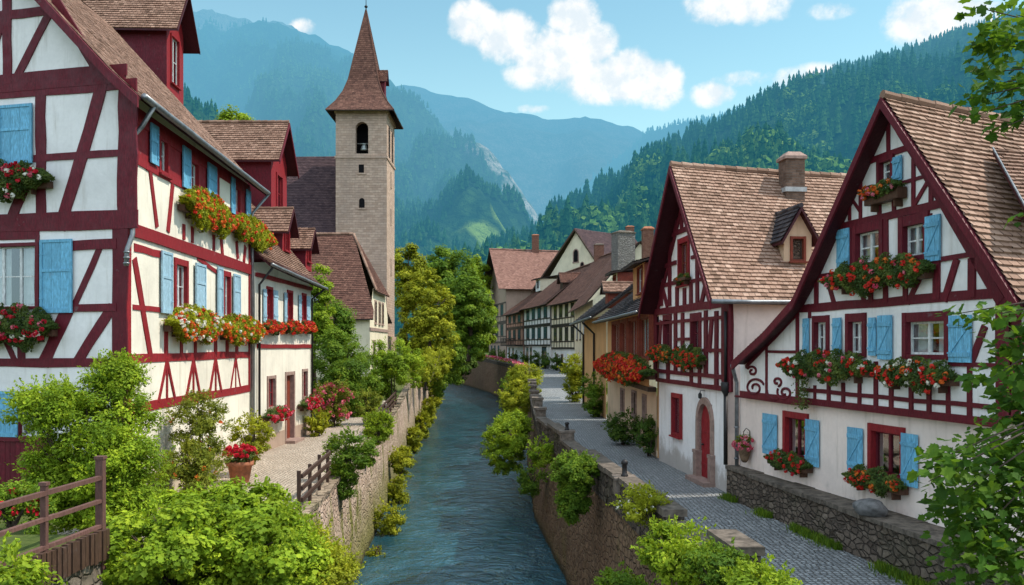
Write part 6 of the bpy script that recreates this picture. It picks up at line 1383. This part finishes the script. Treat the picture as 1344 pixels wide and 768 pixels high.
# ================================================================== GARDENS, TREES AND FENCES
def bush2(label, base, parts, size=.07, mat='leaf_mid', name='bush', cat='bush', group=None, blooms=None, nst=6, sprig=1.6, **kw):
    """parts: list of (centre, radii, clumps, leaves per clump, clump radius)"""
    t = thing(name, label, cat, base, group); f = MB(); s = MB(); b = MB()
    for cen, rad, ncl, per, clr in parts:
        clumps(f, cen, rad, ncl, per, clr, size, **kw); sprigs(f, cen, rad, int(ncl * sprig), clr * 1.5, 16, size * LSZ); stems(s, base, cen, rad, nst, .02 + .01 * max(rad))
        if blooms:
            bm, nb, br = blooms; d = nr.normal(size=(nb, 3)); d /= np.linalg.norm(d, axis=1, keepdims=True); d[:, 2] = np.abs(d[:, 2]) - .2
            heads(b, np.array(cen) + d * np.array(rad) * nr.uniform(.88, 1.12, nb)[:, None], br, 10, br * .95, 0)
    f.build('foliage', mat, t); s.build('stem', 'bark', t)
    if blooms: b.build('blossoms', blooms[0], t)
    return t
def pr(x0, x1, y0, y1, Y, dy=None):
    c = at((x0 + x1) / 2, (y0 + y1) / 2, Y); rx = (x1 - x0) / 2 / F * Y; rz = (y1 - y0) / 2 / F * Y
    return c, (rx, dy or min(rx, 1.6), rz)
def B2(label, boxes, zb, n, per, clr, wallplant=None, ext=(.85, 0), **k):
    ps = []; wallplant = ('wall' in label or 'parapet' in label or 'pot' in label) if wallplant is None else wallplant
    for b in boxes:
        c, r = pr(*b[:5]) if len(b) == 5 else pr(*b); ps.append((c, r, n, per, clr))
        gap = c.z - r[2] - zb
        if .15 < gap < 3 and not wallplant:
            hh = (gap + r[2]) / 2; ps.append((V((c.x + ext[1], c.y, zb + hh * .9)), (r[0] * ext[0], r[1] * .9, hh), max(8, int(n * .6)), per, clr))
    c0, r0 = ps[0][:2]; zb = max(zb, c0.z - r0[2] * .95) if wallplant else zb; return bush2(label, (c0.x, c0.y, zb), ps, **k)
B2('large feathery light green shrub at the corner of the red house, behind the railing', [(40, 205, 492, 640, 19.3, 1.2), (20, 120, 505, 575, 19.0, .8), (105, 220, 560, 695, 18.6, 1.0), (40, 150, 600, 690, 19.0, .9), (125, 180, 468, 540, 19.6, .6)], .0, 80, 90, .27, size=.062, mat='leaf_bright', lo=-.5, wallplant=False)
B2('loose climbing shrub with orange blooms against the sunny side of the red house', [(222, 302, 515, 600, 24.5, .7), (212, 285, 580, 668, 23.5, .8)], 0, 70, 70, .24, size=.06, mat='leaf_olive', blooms=('bloom_orange', 7, .05), wallplant=False)
B2('wide bright green maple bush in the centre of the lower left foreground', [(130, 330, 655, 800, 15.2, 1.7), (230, 400, 640, 760, 16.6, 1.5), (300, 420, 680, 800, 15.5, 1.2)], -.3, 130, 95, .27, size=.068, mat='leaf_bright', tpl=MAPLE, upb=1.0, lo=-.9)
B2('yellow green bush beside the fence at the foot of the left canal wall', [(372, 448, 690, 800, 16.5, .9), (400, 470, 725, 800, 15.8, .7)], -.3, 60, 90, .22, size=.055, mat='leaf_yellow', lo=-.4)
B2('small bright bush in the bottom left corner below the stone garden wall', [(-60, 45, 732, 800, 10.5, .6)], .0, 30, 60, .22, size=.07, mat='leaf_bright')
B2('golden green rounded shrub standing behind the terracotta pot', [(303, 353, 545, 606, 28.6, .6)], 0, 34, 60, .2, size=.075, mat='leaf_yellow')
B2('low golden shrub by the door step at the far corner of the cream house', [(402, 431, 540, 566, 41.0, .5)], 0, 22, 50, .18, size=.09, mat='leaf_yellow')
B2('bush covered in pink and orange blossoms at the end of the left path', [(410, 462, 500, 545, 46.0, .9)], 0, 34, 60, .3, size=.10, mat='leaf_olive', blooms=('bloom_pink', 60, .09))
B2('dark green dense bush behind the flowering bush', [(405, 480, 432, 512, 53.0, 1.6), (430, 500, 470, 535, 51, 1.2)], 0, 95, 100, .42, size=.11, mat='leaf_mid', sprig=.7)
B2('big round clipped green bush near the far fence on the left bank', [(474, 556, 444, 530, 56.0, 1.8)], 0, 120, 120, .40, size=.10, mat='leaf_bright', lo=-.5, sprig=.5, ext=(.5, -1.0))
B2('small grey green plant at the path edge beside the round bush', [(468, 500, 512, 545, 47.0, .6)], 0, 18, 40, .22, size=.09, mat='leaf_olive')
B2('yellow green bush spilling over the canal wall beyond the far fence', [(540, 578, 468, 512, 66.0, 1.2), (556, 590, 455, 500, 74, 1.3)], .5, 40, 80, .36, size=.13, mat='leaf_yellow')
def onwall(tab, px, off):
    lo, hi = 12.0, 200.0
    fn = lambda Y: (px - PX) / F * Y - (interp(tab, Y) + off)
    for _ in range(50):
        m = (lo + hi) / 2
        if (fn(lo) > 0) == (fn(m) > 0): lo = m
        else: hi = m
    return lo
# plants rooted in the left wall
for lab, b, Y, mt in (('rounded ivy tuft hanging over the left wall beside the near wooden fence', [(427, 493, 566, 622), (432, 466, 605, 655)], 27.5, 'leaf_mid'), ('bright tuft on top of the left wall between the two fences', [(478, 516, 540, 582)], 35, 'leaf_bright')):
    B2(lab, [(*q, Y, .55) for q in b], .1, 60, 80, .2, size=.065, mat=mt, group='plants on the left canal wall', droop=.2)
for i, (x0, x1, y0, y1) in enumerate([(516, 540, 592, 628), (513, 533, 632, 668), (496, 526, 664, 706), (484, 506, 725, 768), (538, 552, 565, 592), (548, 562, 545, 572), (557, 571, 528, 555), (566, 578, 512, 535)]):
    Y = onwall(XL, x0 - 2, .25); k = ['low', 'broad', 'leafy', 'nearest', 'short', 'thin', 'small', 'farthest'][i]
    where = ['under the middle of the wall', 'just below the middle tuft', 'near the foot of the picture', 'by the bottom edge', 'above the middle tuft', 'further up the wall', 'near the bend', 'at the bend'][i]
    B2('%s yellow green tuft on the left wall waterline, %s' % (k, where), [(x0 - 3, x1 + 1, y0 - 5, y1 + 4, Y, .5)], WATER + .3, 30, 60, .18 + .002 * Y, size=.05 + .0012 * Y, mat='leaf_yellow', group='waterline tufts on the left wall')
# right side: ivy and shrubs over the parapet
B2('large ivy bush bulging out over the water from the right canal wall', [(636, 690, 548, 622, 45, 1.3), (648, 696, 540, 585, 48, 1.2)], -.5, 120, 90, .30, size=.09, mat='leaf_bright', droop=.25, sprig=.8)
B2('yellow green shrub above the large ivy bush along the right wall', [(655, 700, 500, 552, 58, 1.4)], .0, 80, 90, .34, size=.10, mat='leaf_yellow', sprig=.8)
B2('golden shrub at the far end of the right wall before the bend', [(666, 714, 478, 520, 70, 1.6)], .2, 80, 90, .38, size=.11, mat='leaf_yellow', sprig=.8)
B2('dark ivy curtain hanging on the far wall beside the golden shrub', [(655, 690, 488, 540, 84, 1.2)], .2, 34, 70, .4, size=.14, mat='leaf_mid')
B2('ivy curtain hanging down the parapet beside the iron post', [(724, 786, 596, 640, 24.5, .55), (734, 772, 625, 684, 24.5, .4)], .3, 80, 90, .19, size=.06, mat='leaf_mid', droop=.3, sprig=.8)
B2('small ivy clump on the parapet near the stone block', [(694, 728, 574, 612, 35, .6)], .6, 26, 60, .2, size=.08, mat='leaf_bright')
B2('low ivy patch on the face of the right wall above the water', [(680, 716, 612, 652, 36.5, .5)], -1.5, 24, 60, .22, size=.08, mat='leaf_mid')
B2('pale variegated shrub growing on top of the parapet', [(812, 876, 640, 690, 18.0, .5)], .7, 36, 70, .17, size=.055, mat='leaf_yellow', blooms=('bloom_white', 26, .03))
B2('bright leafy shrub leaning over the parapet by the raised end block', [(840, 938, 690, 765, 14.6, .7)], .4, 54, 80, .2, size=.065, mat='leaf_bright')
B2('dark leafy shrub at the bottom edge below the parapet end', [(905, 985, 722, 790, 12.6, .6)], .2, 40, 70, .18, size=.06, mat='leaf_mid')
B2('yellow green shrub at the bottom edge beside the street, nearest the camera', [(955, 1045, 748, 800, 11.6, .6)], .0, 40, 70, .17, size=.055, mat='leaf_bright')
B2('small bush on the wall foot at the bottom edge of the water', [(785, 850, 752, 800, 17, .5)], -1.5, 26, 60, .2, size=.07, mat='leaf_mid')
B2('dark rounded bush at the foot of the orange house', [(796, 840, 540, 586, 37.5, .7)], 0, 36, 70, .24, size=.085, mat='leaf_dark')
B2('dark bush in the corner between the orange and the white house', [(838, 866, 548, 596, 33.5, .6)], 0, 32, 70, .22, size=.08, mat='leaf_dark')
B2('tall dark green bush under the peach house wall', [(764, 798, 484, 548, 51, .9)], 0, 40, 70, .32, size=.11, mat='leaf_mid')
B2('yellow green bush standing out into the street before the row houses', [(738, 772, 464, 514, 62, 1.0)], .2, 40, 70, .34, size=.12, mat='leaf_yellow')
for i, (x, lab) in enumerate(((731, 'below the gateway of the cream row house'), (716, 'between the cream and the white row house'), (704, 'left of the white row house door'), (690, 'under the white row house windows'), (677, 'under the wooden balcony'), (662, 'by the weathered end house'), (650, 'at the far end of the street'))):
    q = TL(x); zb = interp(ZS, q.y); B2('dark doorstep shrub ' + lab, [(x - 8, x + 7, PY + (4.2 - zb - 1.9) / q.y * F, PY + (4.2 - zb + .2) / q.y * F, q.y - 2.5, 1.0)], zb, 14, 50, .5, size=.2, mat='leaf_dark', group='doorstep shrubs along the row houses')
# flower border along the far parapet
fb = MB(); n = 2600; yy = nr.uniform(88, 215, n); P = np.stack([np.array([interp(XR, v) for v in yy]) + .1 + nr.normal(0, .25, n), yy, np.array([interp(ZS, v) for v in yy]) + .75 + nr.random(n) * .35], 1)
fb.scatter(LEAFQ[0], LEAFQ[1], P, frames(nr.normal(size=(n, 3)) + np.array([0, 0, .6])), .28 * nr.uniform(.6, 1.3, n), 0); fb.scatter(PETAL[0], PETAL[1], P[:1300] + np.array([0, 0, .15]), frames(nr.normal(size=(1300, 3))), .2 * nr.uniform(.6, 1.3, 1300), 1)
tag(fb.build('flower_border', ['leaf_olive', 'bloom_pink']), 'thin border of pink flowers along the top of the far canal wall', 'flowers', None, 'stuff')
# trees
def T2(label, x0, x1, y0, y1, Y, ncl, per, clr, size, mat, zb=None, **k):
    c, r = pr(x0, x1, y0, y1, Y, k.pop('dy', None) or (x1 - x0) / 2 / F * Y); zb = interp(ZL, Y) if zb is None else zb
    return tree(label, (c.x - .3, c.y, zb), 1, c, r, ncl, per, clr, size, mat, .12 + r[0] * .05, **k)
T2('tall yellow green tree leaning over the canal right of the church tower', 524, 600, 352, 500, 84, 300, 85, .55, .19, 'leaf_yellow')
T2('bushy green tree at the water edge below the tall yellow green tree', 540, 612, 425, 520, 92, 190, 85, .55, .19, 'leaf_mid')
T2('dark green broad tree rising behind the yellow green tree', 550, 622, 322, 425, 128, 120, 120, 1.1, .3, 'leaf_mid')
T2('mid green tree at the canal bend, left of the row houses', 588, 646, 356, 465, 120, 140, 120, 1.0, .28, 'leaf_mid')
T2('yellow green tree squeezed beside the church tower', 516, 556, 318, 410, 112, 90, 110, .9, .26, 'leaf_yellow')
T2('fresh green tree filling the bend before the row houses', 606, 652, 378, 470, 138, 110, 120, 1.0, .28, 'leaf_bright')
T2('pale tree farthest back at the canal bend', 602, 642, 335, 410, 165, 80, 100, 1.2, .36, 'leaf_bright')
T2('low dark tree closing the view at the canal bend', 606, 652, 405, 462, 185, 80, 100, 1.3, .4, 'leaf_mid', zb=2.8)
T2('small dark tree under the mid green tree by the far water', 575, 625, 440, 500, 130, 80, 100, .9, .28, 'leaf_dark')
T2('treetop showing above the red house roof', 284, 336, 146, 200, 74, 80, 110, .8, .2, 'leaf_bright')
T2('slim light green tree between the cream house and the sacristy', 404, 436, 348, 450, 56, 60, 90, .45, .14, 'leaf_bright')
T2('dark green tree behind the cream house by the sacristy wall', 418, 462, 395, 470, 60, 60, 90, .55, .15, 'leaf_mid')

# terrace of the red house: rubble retaining wall, plank edge, railing
gx = lambda Y: -6.42 - .06 * (13.9 - Y)
gw = thing('garden_wall', 'rubble garden wall with a plank edge under the railing, lower left corner', 'wall', (-8, 12, 0))
mb = MB(); vs = []; ysw = list(np.arange(6.2, 13.95, .3)) ; nz = 8
for yy in ysw:
    for k in range(nz):
        z0 = -.6 + 1.55 * k / (nz - 1); q = V((yy * 2.1, z0 * 3, 4)); vs.append((gx(yy) + .07 * mnoise.noise(q) + .03 * mnoise.noise(q * 2.7), yy, z0))
mb.add(vs, [(j * nz + k, j * nz + k + 1, (j + 1) * nz + k + 1, (j + 1) * nz + k) for j in range(len(ysw) - 1) for k in range(nz - 1)], 0, .5)
e = ysw[-1]; mb.poly(V((gx(e), e, -.6)), V((gx(e) - 3, e, -.6)), V((gx(e) - 3, e, .95)), V((gx(e), e, .95)))
mb.build('wall', 'stone_garden', gw)
mb = MB(); yy = 6.2
while yy < 13.85: mb.box(gx(yy) - .02, gx(yy) + .07 + rng.uniform(-.01, .01), yy, yy + .105, .88 + rng.uniform(-.03, .02), 1.33 + rng.uniform(-.015, .015)); yy += .122
mb.build('plank_edge', 'timber_brown', gw)
mb = MB(); mb.poly(V((gx(6) - .02, 6, 1.22)), V((gx(13.9) - .02, 13.9, 1.22)), V((-12, 13.9, 1.2)), V((-12, 6, 1.2)), t=.5); tag(mb.build('terrace', 'ground'), kind='structure')
rl = thing('railing', 'weathered red brown timber railing on the garden wall, lower left corner', 'railing', (-8, 13, 1.3))
rails = MB(); X = lambda Y: gx(Y) - .06
for z0, hh in ((1.34, .055), (1.74, .055), (2.1, .065)):
    r_ = MB(); n = 6; Ys = [6.2 + (13.9 - 6.2) * i / n for i in range(n + 1)]
    for a, b in zip(Ys, Ys[1:]): r_.obox(V((X(a) - .045, a, z0 + rng.uniform(-.004, .004))), V((X(b) - X(a), b - a + .01, 0)), V((.075, 0, 0)), UP * hh)
    r_.build('rail', 'rail_wood', rl)
for yy in (13.85, 12.35, 10.7, 9.1, 7.5):
    p_ = MB(); s = .058 if yy > 13 else .04; zt_ = 2.42 if yy > 13 else 2.24; p_.box(X(yy) - s - .02, X(yy) + s - .02, yy - s, yy + s, .6, zt_); p_.box(X(yy) - s - .035, X(yy) + s - .005, yy - s - .015, yy + s + .015, zt_ + .002, zt_ + .05); p_.build('post', 'rail_wood', rl)
B2('low garden bush with red flowers behind the timber railing', [(-30, 62, 640, 696, 14.6, .5)], 1.2, 26, 60, .2, size=.07, mat='leaf_mid', blooms=('bloom_crimson', 40, .055))
def fence(label, ya, yb, n, h=.95):
    t = thing('fence', label, 'fence', (interp(XL, ya), ya, 0)); X = lambda Y: interp(XL, Y) - .12; Zf = lambda Y: interp(ZL, Y) + .13
    for k in (.32, .62, .93):
        m = MB(); m.hexa([V((X(ya) - .03, ya, Zf(ya) + h * k - .05)), V((X(ya) + .03, ya, Zf(ya) + h * k - .05)), V((X(yb) + .03, yb, Zf(yb) + h * k - .05)), V((X(yb) - .03, yb, Zf(yb) + h * k - .05)), V((X(ya) - .03, ya, Zf(ya) + h * k + .05)), V((X(ya) + .03, ya, Zf(ya) + h * k + .05)), V((X(yb) + .03, yb, Zf(yb) + h * k + .05)), V((X(yb) - .03, yb, Zf(yb) + h * k + .05))]); m.build('rail', 'timber_brown', t)
    for i in range(n + 1):
        y0 = ya + (yb - ya) * i / n; m = MB(); m.box(X(y0) - .11, X(y0) - .03, y0 - .05, y0 + .05, Zf(y0) - .1, Zf(y0) + h + rng.uniform(.02, .08)); m.build('post', 'timber_brown', t)
fence('short dark timber fence on the left canal wall in the foreground', 21.5, 26.3, 3); fence('longer dark timber fence farther along the left canal wall', 38.5, 56, 8)
# terracotta pot with red flowers
pp = onz(315, 634, 0); pt = thing('flower_pot', 'terracotta pot of red flowers standing on the path by the downpipe', 'flower pot', (pp.x, pp.y, 0))
mb = MB(); mb.lathe((pp.x, pp.y, .005), [(.25, 0), (.27, .03), (.36, .52), (.41, .54), (.42, .66), (.37, .67), (.35, .6), (.05, .58)], 20); mb.build('pot', 'terracotta', pt, True)
mb = MB(); clumps(mb, (pp.x, pp.y, .85), (.42, .42, .25), 22, 40, .15, .07); mb.build('foliage', 'leaf_box', pt)
mb = MB(); d = nr.normal(size=(60, 3)); d /= np.linalg.norm(d, axis=1, keepdims=True); d[:, 2] = np.abs(d[:, 2]); heads(mb, np.array((pp.x, pp.y, .85)) + d * np.array([.48, .48, .32]), .06, 12, .06, 0); mb.build('blossoms', 'bloom_crimson', pt)
qp = onz(740, 494, .45); kp = thing('planter_tub', 'small dark tub standing in the street before the row houses', 'planter', (qp.x, qp.y, interp(ZS, qp.y)))
mb = MB(); mb.lathe((qp.x, qp.y, interp(ZS, qp.y) + .01), [(.5, 0), (.62, .6), (.66, .62), (.66, .72), (.56, .72)], 14); mb.build('tub', 'timber_dark', kp); mb = MB(); clumps(mb, (qp.x, qp.y, interp(ZS, qp.y) + .9), (.5, .5, .3), 12, 30, .25, .15); mb.build('foliage', 'leaf_dark', kp)
# grass at the foot of walls and kerbs
gr_ = MB(); n = 9000; yy = nr.uniform(9, 24.3, n); xx = np.array([interp(XB, v) for v in yy]) - np.abs(nr.normal(0, .12, n)) * (.3 + nr.random(n)) - .03; keep = np.array([mnoise.noise(V((float(a) * .55, 3, 1))) > -.1 for a in yy]); P = np.stack([xx, yy, np.full(n, .01)], 1)[keep]
BL = ([(-.08, 0, 0), (.08, 0, 0), (.03, .1, .6), (0, .28, 1)], [(0, 1, 2), (0, 2, 3)])
gr_.scatter(BL[0], BL[1], P, zrot(len(P)), .16 * nr.uniform(.4, 1.2, len(P)))
tag(gr_.build('grass', 'leaf_mid'), 'green grass fringe along the foot of the low rubble wall', 'grass', None, 'stuff')

# ------------------------------------------------------------------ maple on the right, its trunk beyond the frame
mp = thing('maple_tree', 'maple with large lobed leaves overhanging the right edge', 'tree', (8.7, 9.6, 0)); mpb = V((8.7, 9.6, 0))
lo_c = [(1310, 610, 9.4, 70, 60), (1265, 600, 9.0, 45, 32), (1228, 606, 8.8, 30, 20), (1340, 530, 9.6, 45, 40), (1290, 680, 9.2, 80, 60), (1335, 700, 9.0, 80, 70), (1300, 750, 8.8, 80, 50), (1255, 655, 8.9, 50, 40), (1350, 600, 9.6, 80, 80), (1222, 632, 8.7, 30, 22), (1400, 660, 9.4, 120, 110), (1380, 500, 9.6, 70, 60), (1270, 720, 8.8, 36, 40)]
mi_c = [(1330, 430, 9.2, 50, 36), (1290, 418, 9.0, 45, 22), (1258, 412, 8.9, 25, 14), (1330, 480, 9.3, 40, 30), (1300, 500, 9.1, 35, 22), (1375, 440, 9.3, 60, 50)]
up_c = [(1318, 60, 9.0, 48, 45), (1345, 110, 9.2, 40, 40), (1310, 110, 8.9, 45, 25), (1272, 130, 8.8, 28, 22), (1330, 150, 9.1, 40, 25), (1340, 20, 9.2, 40, 30), (1300, 95, 8.9, 30, 20), (1286, 10, 8.8, 26, 14), (1300, 50, 8.9, 34, 24), (1285, 150, 8.8, 22, 14), (1318, 168, 8.9, 22, 12), (1400, 90, 9.4, 70, 80), (1342, 292, 9.1, 12, 14)]
crown = MB(); limbs = MB()
limbs.tube([mpb - UP * .3, mpb + V((-.15, .05, 3)), mpb + V((.1, 0, 6)), mpb + V((0, .1, 9.5))], [.24, .19, .15, .05], 10)
for grp, hub in ((lo_c, V((6.6, 9.4, 3.6))), (mi_c, V((6.6, 9.3, 4.6))), (up_c, V((6.9, 9.2, 7.0)))):
    st_ = mpb + UP * (hub.z - 1.0); limbs.tube([st_, st_.lerp(hub, .5) + UP * .3, hub], [.09, .06, .035], 7)
    for (x, y, Y, rx, ry) in grp:
        c = at(x, y, Y); rx, ry = rx / F * Y, ry / F * Y; n = int(max(10, 150 * rx * ry / .25) * (1.25 if grp is lo_c else 1.0)); n = min(n, 620)
        limbs.tube([hub, hub.lerp(c, .55) + UP * .12, c + V((-rx * .1, 0, 0))], [.022, .011, .004], 5)
        q = nr.normal(size=(n, 3)); q /= np.linalg.norm(q, axis=1, keepdims=True); r = nr.random(n) ** .4
        P = np.array(c) + q * r[:, None] * np.array([rx, max(.3, rx * .9), ry])
        # leaf blades hang outwards and a little down, faces up
        dr_ = np.stack([q[:, 0] * .8 - .35, q[:, 1] * .6, -.35 + .3 * nr.normal(size=n)], 1) + nr.normal(size=(n, 3)) * .35
        nn = np.array([-.1, -.25, 1.0]) + nr.normal(size=(n, 3)) * .45
        crown.scatter(MAPLE[0], MAPLE[1], P, frames_dir(dr_, nn), .11 * nr.uniform(.5, 1.35, n), 0, np.clip(.45 + .35 * q[:, 2] + nr.normal(size=n) * .18, 0, 1))
crown.build('crown', 'leaf_maple', mp); limbs.build('trunk', 'bark', mp, True)
